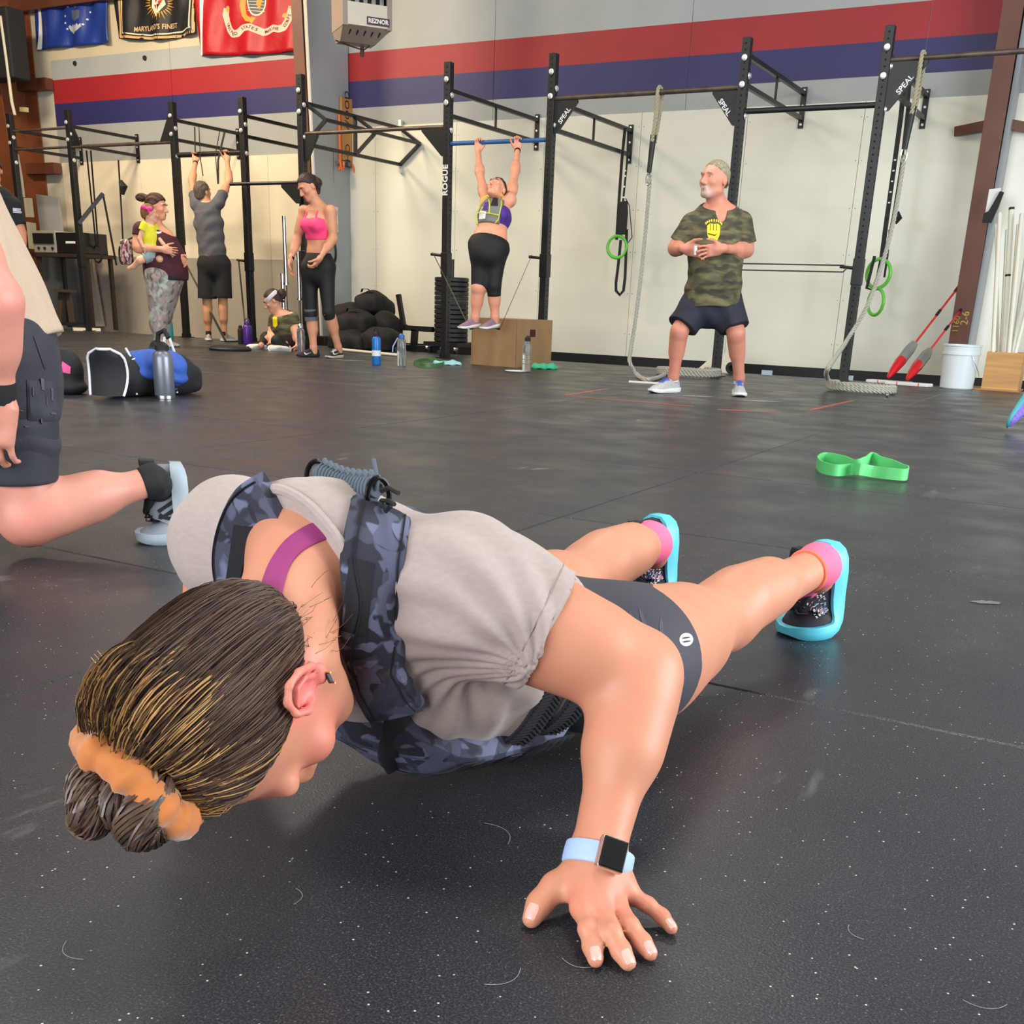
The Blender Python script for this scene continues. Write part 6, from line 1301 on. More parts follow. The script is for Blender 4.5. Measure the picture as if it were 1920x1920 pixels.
    for i, (x, y, w, h_) in enumerate(((80, 722, 8, 26), (98, 740, 5, 30), (62, 735, 3, 22), (100, 775, 14, 4), (50, 800, 10, 3), (78, 790, 3, 12), (40, 770, 8, 3), (88, 752, 2, 22))):
        pat(((x-w*.5, y-h_*.5), (x+w*.3, y-h_*.45), (x+w*.5, y+h_*.5), (x-w*.3, y+h_*.4)), 'chalk_smudge', ck, .0085, s_)
    pat(((66, 625), (88, 690), (84, 694), (62, 629)), 'pocket_seam', lm, .003, s_)
    # trainer: toe on the floor, heel raised
    up = M('grey_mesh_trainer', (136, 142, 152), .75, bump=(300, .7, .001)); so = M('pale_grey_midsole', (158, 170, 178), .5); bk = M('black_lace', (20, 20, 22), .7)
    ball = b.at(328, 985, .10); ball[2] = .02; ball = pz(353, 1003, .014)
    heel = ball+A(0, 0, .178)+RH*.006; fwd = nrm(ball-heel); upv = -RH*.92-VH*.38
    sx, tr = shoe(r, heel, fwd, upv, .29, up, so, bk, bend=1.45, h=1.0, w=1.08, sk=1.2, bendat=.49, label='grey trainer with three black stripes')
    Tx = bvh(sx)
    for i in range(3):
        o0 = tr(.105+.020*i, -.06, .030); v = []
        P = []
        for w in np.linspace(0, 1, 8):
            h_ = hit(Tx, cO, (tr(.098+.022*i+.028*w, -.04, .028+.040*w)-cO)); P.append(h_[0]-nrm(cO*0+h_[0]-cO)*.001 if h_ else tr(.10+.02*i, -.04, .03))
        MB().strip(P, tr(.11, 0, 0)-tr(.1, 0, 0), .0085, .002).build('side_stripe', bk, sx)
    MB().tube([tr(x, y, z) for x, y, z in ((-.002, 0, .094), (.010, .026, .088), (.045, .034, .084), (.085, .031, .092), (.118, 0, .100), (.085, -.031, .092), (.045, -.034, .084), (.010, -.026, .088))], .008, 8, closed=True).build('collar', bk, sx)
    MB().obox(tr(-.004, 0, .094), tr(0, .018, 0)-tr(0, 0, 0), tr(.008, 0, 0)-tr(0, 0, 0), tr(0, 0, .018)-tr(0, 0, 0)).build('heel_tab', bk, sx, bev=.003)
    d = nrm(an-kn); blob('sock', [('c', an-d*.015, an+d*.02, .035, .036, .01, 2), ('c', an+d*.01, tr(.06, 0, .06), .036, .036, .02, 0)], .004, M('black_sock'), r, infl=.002)
    d = nrm(J['wrL']-J['elL']); MB().lathe([(.034, -.022), (.036, 0), (.034, .022)], J['wrL']-d*.015, d, 16).build('watch_strap', M('black_sock'), r)
kneeler()
# ================================================================ flags, heater, sign
def flag(pl, pr_, H, mat, label, ph=0., sag=0., amp=.03):
    a, b = pY(*pl, YW-.06), pY(*pr_, YW-.06); Wd = b[0]-a[0]; nx, nz = 46, 30
    def F(u, v): x = a[0]+Wd*u; z = a[2]+(b[2]-a[2])*u-sag*math.sin(math.pi*u)*(1-v)+H*v; return A(x, YW-.06+amp*math.sin(u*17+ph+v*3)*(1-.5*v)+amp*.5*math.sin(u*31-v*7+ph), z)
    v = [F(i/nx, j/nz) for j in range(nz+1) for i in range(nx+1)]; f = [(j*(nx+1)+i, j*(nx+1)+i+1, (j+1)*(nx+1)+i+1, (j+1)*(nx+1)+i) for j in range(nz) for i in range(nx)]
    me = MB().add(v, f, True).mesh('flag'); o = mk('flag', me, mat); tag(o, label, 'flag', 'flags hung high on the back wall')
    md = o.modifiers.new('s', 'SOLIDIFY'); md.thickness = .003; return o, bvh(o)
def fd(o, T, name, polys, mat, lift=.004):
    P = [[(lambda q: (q[0], q[2]))(pY(x, y, YW-.06)) for x, y in poly] for poly in polys]
    return decal(name, P, T, A(0, YW-.06, 0), X_, Z_, Y_, mat, o, lift=lift, sub=.05)
def star(cx, cy, r): return [(cx+(r if k % 2 == 0 else r*.42)*math.sin(math.pi*k/5), cy-(r if k % 2 == 0 else r*.42)*math.cos(math.pi*k/5)) for k in range(10)]
def ell(cx, cy, rx, ry, n=24): return [(cx+rx*math.cos(2*math.pi*k/n), cy+ry*math.sin(2*math.pi*k/n)) for k in range(n)]
gold = M('flag_gold', (206, 150, 50), .6); cream = M('flag_cream', (232, 216, 186), .7); fwht = M('flag_white', (226, 226, 224), .7)
o, T = flag((70, 93), (207, 80), 1.05, M('blue_nylon', (30, 58, 140), .45, bump=(7, .6, .02), stretch=(1, 1, .4)), 'blue flag with a silver emblem and small stars, leftmost of the three')
fd(o, T, 'hem', [[(70, 93), (75, 92), (79, -40), (74, -40)]], fwht)
fd(o, T, 'stars', [star(*s, 2.6) for s in ((162, 7), (166, 22), (162, 36), (122, 30), (122, 43), (125, 54), (157, 46), (129, 13), (158, -8))], fwht, .006)
fd(o, T, 'emblem', [[(127, 50), (130, 46), (133, 50), (136, 45), (139, 49), (142, 45), (145, 49), (148, 44), (151, 48), (154, 44), (155, 50), (150, 57), (138, 64), (130, 57)]], M('flag_silver', (186, 190, 198), .6), .006)
fd(o, T, 'emblem', [[(132, -12), (152, -12), (148, 8), (143, 16), (136, 8)]], M('flag_brown', (140, 92, 48), .6), .006)
fd(o, T, 'emblem', [[(135, 20), (152, 19), (152, 34), (144, 41), (136, 36)]], M('flag_steel', (84, 96, 120), .6), .006)
o, T = flag((219, 71), (368, 63), 1.05, M('black_flag_cloth', (24, 24, 27), .6, bump=(7, .5, .02)), 'black flag with gold border, sunburst seal and lettering, hung in the middle', 1.2, .05)
bl_ = [(219, 66), (230, 70), (260, 74), (300, 74), (340, 68), (368, 58)]
tanb = M('flag_tan', (206, 164, 108), .7)
def band(pts, w, dy=0): return [[(x0, y0-dy), (x1, y1-dy), (x1, y1-dy-w), (x0, y0-dy-w)] for (x0, y0), (x1, y1) in zip(pts[:-1], pts[1:])]
fd(o, T, 'border', band([(221, 70), (260, 73), (300, 73.5), (340, 69), (366, 62)], 4.5), tanb); fd(o, T, 'border', band([(228, 63), (260, 66), (300, 66.5), (340, 60), (361, 53)], 2.4), cream)
for pq, mt in (([(220, 68), (224, 68), (228, -40), (224, -40)], tanb), ([(367, 60), (363, 60), (361, -40), (365, -40)], tanb), ([(226, 62), (228.5, 62), (232, -40), (229, -40)], cream), ([(360, 53), (357.5, 53), (355, -40), (357.5, -40)], cream)): fd(o, T, 'side_border', [pq], mt)
rays = []
for k in range(28):
    a = 2*math.pi*k/28; rays.append([(298+15*math.cos(a-.07), 6+18*math.sin(a-.07)), (298+(24+4*(k % 2))*math.cos(a), 6+(30+5*(k % 2))*math.sin(a)), (298+15*math.cos(a+.07), 6+18*math.sin(a+.07))])
fd(o, T, 'sunburst', rays, gold, .006); fd(o, T, 'seal', [[(288, -10), (306, -12), (310, 8), (296, 32), (286, 14)]], cream, .006)
fd(o, T, 'seal', [[(290, -4), (298, -6), (294, 6)], [(298, 2), (306, 0), (300, 14)], [(291, 10), (296, 10), (295, 18)]], M('flag_red_mark', (186, 40, 44), .7), .008)
fd(o, T, 'seal', [[(300, -10), (305, -10), (303, -2)], [(296, 8), (300, 8), (299, 20)]], M('flag_black_mark', (20, 20, 20), .7), .008)
tp = text_polys("MARYLAND'S FINEST", 1., .98, .012); sc_ = 80/ (max(x for p_ in tp for x, y in p_)*2)
fd(o, T, 'lettering', [[(292+x*sc_, 52-(x*sc_)*.10-y*sc_*1.55) for x, y in p_] for p_ in tp], M('flag_letter_gold', (214, 176, 122), .6), .006)
o, T = flag((373, 103), (567, 95), 1.25, M('scarlet_nylon', (176, 8, 28), .5, bump=(5, .6, .02)), 'scarlet flag with a gold globe-and-anchor emblem above a scroll, rightmost of the three', 2.2, .02)
fd(o, T, 'hem', [[(373, 103), (379, 103), (385, -60), (379, -60)]], fwht)
rib = [(423, 15), (421, 27), (425, 42), (430, 55), (437, 64), (447, 62), (458, 53), (470, 51), (482, 56), (492, 60), (503, 57), (513, 53), (524, 55), (534, 52), (541, 40), (545, 25), (548, 12)]
rp = []
for (x0, y0), (x1, y1) in zip(rib[:-1], rib[1:]):
    n = nrm(A(-(y1-y0), x1-x0)); rp.append([(x0+n[0]*6.5, y0+n[1]*6.5), (x1+n[0]*6.5, y1+n[1]*6.5), (x1-n[0]*6.5, y1-n[1]*6.5), (x0-n[0]*6.5, y0-n[1]*6.5)])
fd(o, T, 'scroll', rp+[ell(x, y, 6.5, 6.5, 10) for x, y in rib[1:-1]], M('scroll_pink', (236, 196, 176), .7), .005)
fd(o, T, 'scroll', [ell(425, 16, 5, 6, 10), [(533, 26), (540, 24), (538, 36), (531, 32)], [(546, 18), (551, 6), (541, 14)]], M('scroll_gold', (220, 160, 84), .7), .007)
txt = 'UNITED  STATES  MARINE  CORPS'; L_ = []; tot = 0; cum = [0]
for (x0, y0), (x1, y1) in zip(rib[2:-2], rib[3:-1]): tot += math.hypot(x1-x0, y1-y0); cum.append(tot)
for i, ch in enumerate(txt):
    if ch == ' ': continue
    s_ = 4+(tot-8)*i/(len(txt)-1); k = max(j for j in range(len(cum)-1) if cum[j] <= s_); (x0, y0), (x1, y1) = rib[2+k], rib[3+k]; w = (s_-cum[k])/(cum[k+1]-cum[k]); cx, cy = x0+(x1-x0)*w, y0+(y1-y0)*w; d = nrm(A(x1-x0, y1-y0)); n = A(d[1], -d[0])
    for p_ in text_polys(ch, 8.2, 1, .15): L_.append([(cx+d[0]*x+n[0]*y, cy+d[1]*x+n[1]*y) for x, y in p_])
fd(o, T, 'lettering', L_, M('scroll_ink', (90, 30, 50), .7), .008)
fd(o, T, 'globe', [ell(480, -6, 17.5, 36)], cream, .005); fd(o, T, 'globe', [ell(480, -6, 15.5, 33)], M('globe_grey', (84, 90, 96), .6), .007)
fd(o, T, 'globe_lines', [[(466, y), (494, y+.5), (494, y+1.6), (466, y+1.1)] for y in (2, 8, 14, 20)], cream, .009); fd(o, T, 'globe_land', [[(482, -4), (492, -2), (486, 18), (481, 8)]], gold, .010)
fd(o, T, 'anchor', [[(455, -10), (462, -12), (461, 14), (464, 28), (472, 34), (472, 31), (480, 34), (474, 46), (472, 42), (462, 40), (455, 30), (452, 12)]], gold, .006)
# gas unit heater
hp_ = pY(678, 80, 10.6); nf = nrm(A(.80, -.60, 0)); rt = np.cross(nf, Z_)*-1; rt = nrm(A(.60, .80, 0))
hb_ = A(hp_[0], hp_[1], hp_[2]); hw, hd, hh = .265, .22, .62
ht = thing('unit_heater', 'beige gas unit heater with louvres hanging high beside the red stripe', 'heater', tuple(hb_))
hm = M('heater_beige', (150, 134, 124), .5, var=(3, .06)); hpn = M('heater_cream', (206, 198, 180), .5); drk = M('heater_dark', (16, 15, 15), .8); lv = M('louvre_grey', (120, 120, 118), .4, .5)
top_ = 1.15; cz_ = hb_+Z_*(top_/2+.10)
MB().obox(cz_-nf*hd, rt*hw, nf*.01, Z_*top_/2).obox(cz_-rt*(hw-.01)-nf*0, rt*.01, nf*hd, Z_*top_/2).obox(cz_+rt*(hw-.01), rt*.01, nf*hd, Z_*top_/2).obox(cz_-nf*hd*.2+Z_*top_/2, rt*hw, nf*hd*.8, Z_*.01).build('housing', hm, ht)
MB().obox(cz_+nf*hd*.6, rt*(hw-.02), nf*.01, Z_*top_/2).build('dark_interior', drk, ht)
MB().obox(cz_-rt*(hw-.025)+nf*(hd+.004), rt*.028, nf*.012, Z_*top_/2).obox(cz_+rt*(hw-.025)+nf*(hd+.004), rt*.028, nf*.012, Z_*top_/2).build('front_frame', hm, ht)
for z in np.arange(.30, 1.1, .125): MB().obox(hb_+Z_*(z+.10)+nf*(hd-.01), rt*(hw-.05), nf*.035, Z_*.006+nf*.0).build('louvre', lv, ht)
for x in (-.18, -.09, 0, .09, .18): MB().obox(hb_+Z_*.72+nf*(hd-.07)+rt*x, rt*.022, nf*.01, Z_*.46).build('heat_exchanger_tube', M('tube_grey', (150, 148, 138), .5), ht)
MB().obox(hb_+Z_*.215+nf*(hd+.006), rt*(hw-.05), nf*.012, Z_*.105).build('lower_panel', hpn, ht)
pl_ = MB().obox(hb_+Z_*.165+nf*(hd+.020)+rt*.115, rt*.125, nf*.003, Z_*.038).build('name_plate', M('plate_brown', (72, 34, 30), .5), ht)
text_mesh('REZNOR', .056, wht, 'lettering', hb_+Z_*.165+nf*(hd+.0245)+rt*.115, rt, Z_, pl_, .0006, .0022)
v = [hb_+Z_*.11-rt*hw+nf*hd, hb_+Z_*.11+rt*hw+nf*hd, hb_+Z_*.11+rt*hw-nf*hd, hb_+Z_*.11-rt*hw-nf*hd, hb_-rt*hw*.85-nf*hd*.2, hb_+rt*hw*.62-nf*hd*.2, hb_+rt*hw*.62-nf*hd, hb_-rt*hw*.85-nf*hd]
MB().add(v, [(0, 1, 5, 4), (1, 2, 6, 5), (2, 3, 7, 6), (3, 0, 4, 7), (4, 5, 6, 7), (0, 3, 2, 1)]).build('bottom_pan', hm, ht)
for i in range(5): c = hb_+Z_*.056+rt*(-.16+.08*i)+nf*(hd*.38); MB().obox(c, rt*.006, nf*.075+Z_*.022, Z_*.004).build('slot', drk, ht)
MB().tube([hb_-rt*.26-nf*.1+Z_*.01, hb_-rt*.1-nf*.12-Z_*.02, hb_+rt*.05-nf*.1-Z_*.05, hb_+rt*.12-nf*.1+Z_*.0], .008, 6).tube([hb_+rt*.04-nf*.12-Z_*.01, hb_+rt*.04-nf*.12-Z_*.11], .022, 8).build('gas_pipe', M('dark_pipe', (60, 40, 36), .5), ht)
MB().bar(hb_-nf*.2+Z_*1.2, A(hb_[0], hb_[1], 5.5)+nf*-.2, .03, .03).bar(hb_+nf*.1+Z_*1.2, A(hb_[0], hb_[1], 5.5)+nf*.1, .03, .03).build('hanger_rod', brown, ht)
# wooden sign board on the pilaster
xw = -9.415; c0 = pY(651, 248, 11.9); 
def pX(px, py, X): d = ray(px, py); return cO+d*(X/d[0])
s0, s1 = pX(640, 300, -9.40), pX(660, 187, -9.40); ym = (s0[1]+s1[1])/2; zm = (s0[2]+s1[2])/2; hl = (s1[2]-s0[2])/2
tl = thing('wooden_sign', 'narrow wooden board lettered PHO and WOOD, upright on the grey column side', 'sign', (-9.40, ym, zm-hl))
wdm = M('varnished_plank', (186, 130, 72), .5, var=(6, .15), stretch=(1, 1, .15)); ink = M('marker_ink', (30, 26, 24), .7); orn = M('orange_strap', (232, 116, 60), .5)
MB().box((-9.425, ym-.115, zm-hl), (-9.385, ym+.115, zm+hl)).build('board', wdm, tl, bev=.01)
text_mesh('PHO   WOOD', .128, ink, 'lettering', (-9.3835, ym+.0, zm), (0, 0, 1), (0, -1, 0), tl, .0006, .001, 1.06, 1.05)
for yy, zl in ((ym-.14, 0), ):
    MB().strip([A(-9.405, yy-.0, zm+hl*.55), A(-9.39, yy-.02, zm), A(-9.40, yy, zm-hl-.02), A(-9.39, yy-.03, zm-hl-.12)], X_, .03, .012).build('strap', orn, tl)
for yy in (ym-.16, ym+.10):
    MB().tube([A(-9.40, yy, zm-hl-.01), A(-9.36, yy-.02, zm-hl-.07), A(-9.36, yy+.0, zm-hl-.12), A(-9.36, yy+.03, zm-hl-.10), A(-9.37, yy+.05, zm-hl-.02)], .014, 8).build('hook', orn, tl)
MB().box((-9.42, ym-.2, zm-hl-.06), (-9.39, ym+.34, zm-hl-.02)).build('rail', M('grey_rail', (110, 112, 112), .5), tl)
# outlet strip on pilaster
q = pX(629, 412, -9.41); tl = tag(MB().box((-9.43, q[1]-.04, q[2]-.15), (-9.395, q[1]+.04, q[2]+.15)).build('socket_strip', M('white_plastic', (224, 224, 220), .4), bev=.006), 'white socket strip on the grey column side behind the woman in pink', 'outlet')
for z in (-.08, .08): MB().box((-9.394, q[1]-.025, q[2]+z-.03), (-9.388, q[1]+.025, q[2]+z+.03)).build('socket', M('socket_grey', (190, 190, 186), .5), tl, bev=.003)
# ================================================================ ropes
ropeM = M('manila_rope', (160, 153, 126), .85, var=(60, .12)); ropeW = M('pale_rope', (164, 161, 148), .85, var=(60, .1)); tapeM = M('black_tape', (18, 18, 19), .5); steelM = M('bright_steel', (190, 190, 188), .25, 1.)
def twist(pts, r, pitch=.10, step=.014):
    P = [pts[0]]
    for i in range(len(pts)-1):
        p0, p1, p2, p3 = pts[max(i-1, 0)], pts[i], pts[i+1], pts[min(i+2, len(pts)-1)]; n = max(2, int(np.linalg.norm(p2-p1)/step))
        for j in range(1, n+1): u = j/n; P.append(.5*((2*p1)+(-p0+p2)*u+(2*p0-5*p1+4*p2-p3)*u*u+(-p0+3*p1-3*p2+p3)*u**3))
    mb = MB(); m = len(P); u = nrm(np.cross(nrm(P[1]-P[0]), A(.3, 1, .2))); S = [[], [], []]; s = 0
    for i in range(m):
        T = nrm(P[min(i+1, m-1)]-P[max(i-1, 0)]); u = nrm(u-T*(u@T)); w = np.cross(T, u); s += np.linalg.norm(P[i]-P[i-1]) if i else 0
        for k in range(3): a = 2*math.pi*(s/pitch+k/3); S[k].append(P[i]+(u*math.cos(a)+w*math.sin(a))*r*.56)
    for k in range(3): mb.tube(S[k], r*.47, 6)
    return mb
def rope(bx, by, by_z, path, coil_c, coil_r, label, turns=3, mat=ropeM):
    top = pY(bx, by, YR); top = A(top[0], YR, by_z)
    t = thing('climbing_rope', label, 'rope', tuple(top))
    loop = [top+A(-.01, -.06, -.42), top+A(0, -.05, -.2), top+A(0, -.045, -.02), top+A(0, 0, .045), top+A(.01, .045, -.02), top+A(.01, .02, -.2), top+A(0, -.02, -.42)]
    twist(loop, .019).build('top_loop', mat, t)
    e = top+A(-.01, -.04, -.42); MB().tube([e+A(0, 0, .06), e+A(-.01, 0, -.10), e+A(-.02, 0, -.26)], [.030, .026, .022], 10).build('tape_wrap', tapeM, t)
    q = e+A(-.02, 0, -.26); ring = [q+A(.035*math.cos(a)*.7, 0, -.05+.06*math.sin(a)) for a in np.linspace(0, 2*math.pi, 16, endpoint=False)]; MB().tube(ring, .006, 6, closed=True).build('carabiner', steelM, t)
    P = [q+A(0, -.0, -.09)]+path; nn = 26*turns
    twist(P, .020).build('rope', ropeW, t)
    return t
g0 = lambda x, y, z=0.: pz(x, y, z)
P = [pY(1219, 330, YR-.02), pY(1207, 470, YR-.12), pY(1193, 590, YR-.3), pY(1183, 655, YR-.42)]
f1 = g0(1185, 700, .03); ce = g0(1290, 706, .0); P += [f1+A(-.03, 0, .10), f1+A(.06, -.03, -.002), g0(1215, 712, .02), g0(1245, 703, .02)]
coil = [ce+A(.30*math.cos(a), .20*math.sin(a), .022+.012*k_) for k_, a in enumerate(np.linspace(math.pi, math.pi+2*math.pi*2.7, 34))]
for i, c in enumerate(coil): c[2] = .022+.04*(i/34.)*1.3
rope(1237, 165, 2.485, P+[c for c in coil], None, 0, 'pale climbing rope left of the man in camouflage, coiled behind his feet')
P = [pY(1695, 300, YR-.03), pY(1672, 430, YR-.1), pY(1632, 560, YR-.22), pY(1587, 640, YR-.45), g0(1553, 690, .22), g0(1551, 708, .10), g0(1562, 720, .06)]
ce = g0(1613, 736, .0); coil = [ce+A(.27*math.cos(a), .17*math.sin(a), .022+.035*(1-i/33.)*1.3) for i, a in enumerate(np.linspace(math.pi*.8, math.pi*.8+2*math.pi*2.8, 34))]
t = rope(1731, 100, 2.62, P+coil, None, 0, 'pale climbing rope right of the rack post, ending in a floor coil')
MB().lathe([(.0, 0), (.018, .004), (.018, .02), (0, .026)], g0(1661, 741, .02), (1, 0, 0), 8).build('end_cap', steelM, t)
# ================================================================ hanging straps and rings
blackS = M('black_strap', (26, 26, 28), .75); greenR = M('green_plastic', (96, 190, 60), .4)
def ringmesh(c, nrm_, R_, r_, mat, par, name='ring', sq=1.): u = nrm(np.cross(nrm_, Z_)); w = np.cross(nrm_, u); return MB().tube([c+u*R_*math.cos(a)+w*R_*sq*math.sin(a) for a in np.linspace(0, 2*math.pi, 32, endpoint=False)], r_, 8, closed=True).build(name, mat, par)
# C bracket strap set
C = lambda x, y, Y=11.95: pY(x, y, Y)
t = thing('suspension_trainer', 'black suspension straps with a green ring hung from the bracket left of the rope', 'straps', tuple(C(1170, 245)))
MB().strip([C(1172, 240), C(1166, 300), C(1161, 370), C(1156, 450)], X_, .035, .004).strip([C(1178, 245), C(1176, 300), C(1171, 350), C(1168, 380)], X_, .024, .004).build('strap', blackS, t)
MB().strip([C(1168, 378), C(1169, 400), C(1167, 425), C(1166, 440)], X_, .10, .03).build('strap_pack', blackS, t)
MB().strip([C(1173, 372), C(1180, 385), C(1183, 420), C(1185, 445), C(1178, 455)], X_, .008, .008).build('loose_strap', blackS, t)
MB().strip([C(1175, 430), C(1174, 470), C(1172, 520), C(1169, 545), C(1162, 553), C(1155, 545), C(1155, 530), C(1160, 490), C(1164, 450)], X_, .034, .004).build('foot_loop', blackS, t)
ringmesh(C(1157, 463), nrm(A(.05, -1, 0)), .115, .019, greenR, t)
for x, y in ((1166, 300), (1166, 310), (1164, 330), (1163, 350)): MB().obox(C(x+6, y+20, 11.93), X_*.012, Y_*.002, Z_*.008).build('strap_print', wht, t)
# A bracket strap set
t = thing('suspension_trainer', 'black suspension straps with two green rings hung beside the right rack post', 'straps', tuple(C(1700, 160)))
C = lambda x, y, Y=11.6: pY(x, y, Y)
MB().strip([C(1697, 140), C(1689, 220), C(1674, 330), C(1660, 430), C(1651, 500)], X_, .045, .004).strip([C(1708, 140), C(1700, 220), C(1690, 310), C(1676, 400), C(1668, 440)], X_, .028, .004).strip([C(1668, 430), C(1664, 480), C(1658, 520)], X_, .02, .004).build('strap', blackS, t)
MB().tube([C(1680, 398), C(1682, 408), C(1676, 418)], [.03, .05, .03], 10).build('foot_cradle', blackS, t)
MB().strip([C(1640, 480), C(1630, 520), C(1625, 540), C(1636, 544), C(1645, 520), C(1650, 495)], X_, .03, .004).build('foot_loop', blackS, t)
ringmesh(C(1647, 513), nrm(A(-.4, -.93, 0)), .135, .017, greenR, t); ringmesh(C(1642, 566), nrm(A(-.68, -.74, .0)), .125, .016, greenR, t)
for y in (300, 320, 340, 360, 380): MB().obox(C(1674-(y-330)*.14, y, 11.58), X_*.01, Y_*.002, Z_*.006).build('strap_print', wht, t)
# gymnastic rings, left rig
C = lambda x, y, Y=11.45: pY(x, y, Y)
t = thing('gymnastic_rings', 'pair of black gymnastic rings on long straps beside the woman with the toddler', 'rings', tuple(C(170, 285)))
MB().strip([C(162, 282), C(170, 360), C(180, 458)], X_, .03, .004).strip([C(170, 282), C(177, 370), C(184, 458)], X_, .03, .004).strip([C(222, 300), C(228, 400), C(231, 462)], X_, .03, .004).build('strap', blackS, t)
ringmesh(C(183, 476), nrm(A(-.2, -1, 0)), .115, .014, blackS, t); ringmesh(C(228, 478), nrm(A(-.5, -1, 0)), .115, .014, blackS, t)
MB().tube([C(226, 340), C(232, 350), C(229, 364)], [.03, .055, .03], 8).build('strap_bundle', blackS, t)
C = lambda x, y, Y=11.9: pY(x, y, Y)
t = thing('gymnastic_rings', 'black gymnastic ring on straps behind the elbow of the woman in pink', 'rings', tuple(C(620, 280)))
MB().strip([C(619, 282), C(621, 380), C(625, 455)], X_, .022, .004).strip([C(624, 283), C(625, 380), C(626, 455)], X_, .022, .004).build('strap', blackS, t); ringmesh(C(625, 474), nrm(A(-.6, -.8, 0)), .125, .016, blackS, t)
C = lambda x, y, Y=11.0: pY(x, y, Y)
t = thing('suspension_trainer', 'black suspension straps hanging beside the man gripping the bar', 'straps', tuple(C(370, 240)))
MB().strip([C(365, 238), C(366, 285)], X_, .02, .004).strip([C(373, 238), C(376, 300), C(381, 330)], X_, .012, .004).strip([C(412, 246), C(404, 290), C(408, 340)], X_, .012, .004).strip([C(421, 248), C(409, 300), C(409, 345)], X_, .03, .004).build('strap', blackS, t)
# V-shaped bands for the assisted pull-up
mb = MB(); a0 = A(PX['G']+.10, YL-.06, .98); a1 = A(PX['F']-.12, YL-.06, .98); f0 = pz(396, 641, .02)+A(0, .25, .0); f1 = pz(436, 641, .02)+A(0, .25, 0)
for off in (-.03, .03): mb.strip([a0+VH*off*.4, f0+VH*off, f1+VH*off, a1+VH*off*.4], VH, .03, .004)
tag(mb.build('resistance_band', bandM), 'black resistance band in a V under the feet of the man in grey', 'band')
for k, s in (('G', 1), ('F', -1)): MB().tube([A(PX[k]+s*.035, YL-.04, .98), A(PX[k]+s*.15, YL-.06, .99)], .014, 8).build('peg', blk, rigL)
mb = MB(); a0 = A(PX['B']+.05, YR-.05, 1.0); a1 = A(PX['A']-.12, YR-.05, 1.0)
mb.strip([a0+Z_*.02, a1+Z_*.02], Z_, .012, .004).strip([a0-Z_*.035, a1-Z_*.035], Z_, .012, .004).tube([a1+Z_*.02, a1+X_*.03-Z_*.008, a1-Z_*.035], .006, 6)
tag(mb.build('resistance_band', bandM), 'thin dark band stretched level between the two right rack posts', 'band'); peg('A', 1.0, rigR)
# ================================================================ right corner things
pvc = M('white_pvc', (224, 220, 204), .35, var=(4, .04)); ply = M('oak_plywood', (196, 146, 88), .55, var=(5, .16), stretch=(.5, 1, 6)); plye = M('plywood_edge', (176, 130, 80), .6)
b0, b1 = pz(1843, 729), pz(1900, 736); bx0, bx1 = b0[0], b1[0]+.02; by = 11.05; zb = pY(1868, 660, by)[2]
pb = thing('plywood_crate', 'open plywood crate holding white plastic pipes, right of the bucket', 'crate', (bx0, by, 0))
MB().box((bx0, by, .0), (bx1, by+.016, zb)).build('front_panel', ply, pb); MB().box((bx0, by+.016, 0), (bx0+.016, by+.34, zb)).build('side_panel', ply, pb); MB().box((bx1-.016, by+.016, 0), (bx1, by+.34, zb)).build('side_panel', ply, pb); MB().box((bx0, by+.34, 0), (bx1, by+.356, zb)).build('back_panel', ply, pb)
MB().box((bx0-.16, by-.03, .0), (bx1+.02, by+.36, .012)).build('base_board', plye, pb)
pipes = [((1862, 655), (1875, 398), .020, 11.15, 'slender cream plastic pipe, leftmost in the plywood crate'), ((1871, 655), (1868, 420), .014, 11.3, 'thin off-white pipe behind the leftmost pipe in the crate'), ((1882, 655), (1897, 388), .024, 11.20, 'tallest white plastic pipe with black bands in the crate'), ((1877, 655), (1888, 430), .014, 11.33, 'thin shaded pipe left of the banded one'),
         ((1892, 655), (1916, 400), .020, 11.12, 'cream pipe leaning right just beyond the banded one'), ((1899, 655), (1930, 440), .018, 11.25, 'white pipe leaning right near the right frame edge'), ((1905, 657), (1940, 520), .018, 11.14, 'white pipe leaning furthest right out of the crate'), ((1890, 655), (1909, 420), .014, 11.34, 'thin cream pipe behind the leaning pipes')]
for i, (p0_, p1_, r_, y_, lb) in enumerate(pipes):
    a, b = pY(*p0_, y_), pY(*p1_, y_+.12); a = a-(b-a)*((a[2]-.03)/(b[2]-a[2])); a = np.clip(a, [bx0+.03, by+.04, .02], [bx1-.03, by+.31, 9]); 
    o = MB().tube([a, b-(b-a)*.01, b], [r_, r_, r_*.72], 10).build('plastic_pipe', pvc); tag(o, lb, 'pipe', 'white plastic pipes in the plywood crate')
    if i == 2:
        for w in (.985, .62): c = a+(b-a)*w; MB().tube([c, c+nrm(b-a)*.02], r_*1.05, 10).build('tape_band', tapeM, o)
bc_ = pz(1793, 722); bc_[2] = 0; bt = thing('bucket', 'white plastic bucket with wire handle in front of the red-brown column', 'bucket', (bc_[0], 10.95, 0)); bc_ = A(pY(1797, 700, 10.95)[0], 10.95, 0)
wp = M('white_bucket_plastic', (214, 222, 224), .35)
MB().lathe([(.135, 0), (.145, .01), (.158, .30), (.168, .302), (.168, .325), (.162, .327), (.165, .375), (.172, .377), (.172, .39), (.158, .39), (.150, .30), (.135, .02), (0, .02)], bc_, n=28).build('body', wp, bt)
MB().tube([bc_+A(.10, -.12, .31), bc_+A(.14, -.12, .24), bc_+A(.175, -.06, .16), bc_+A(.18, .0, .12)], .003, 5).build('handle', steelM, bt)
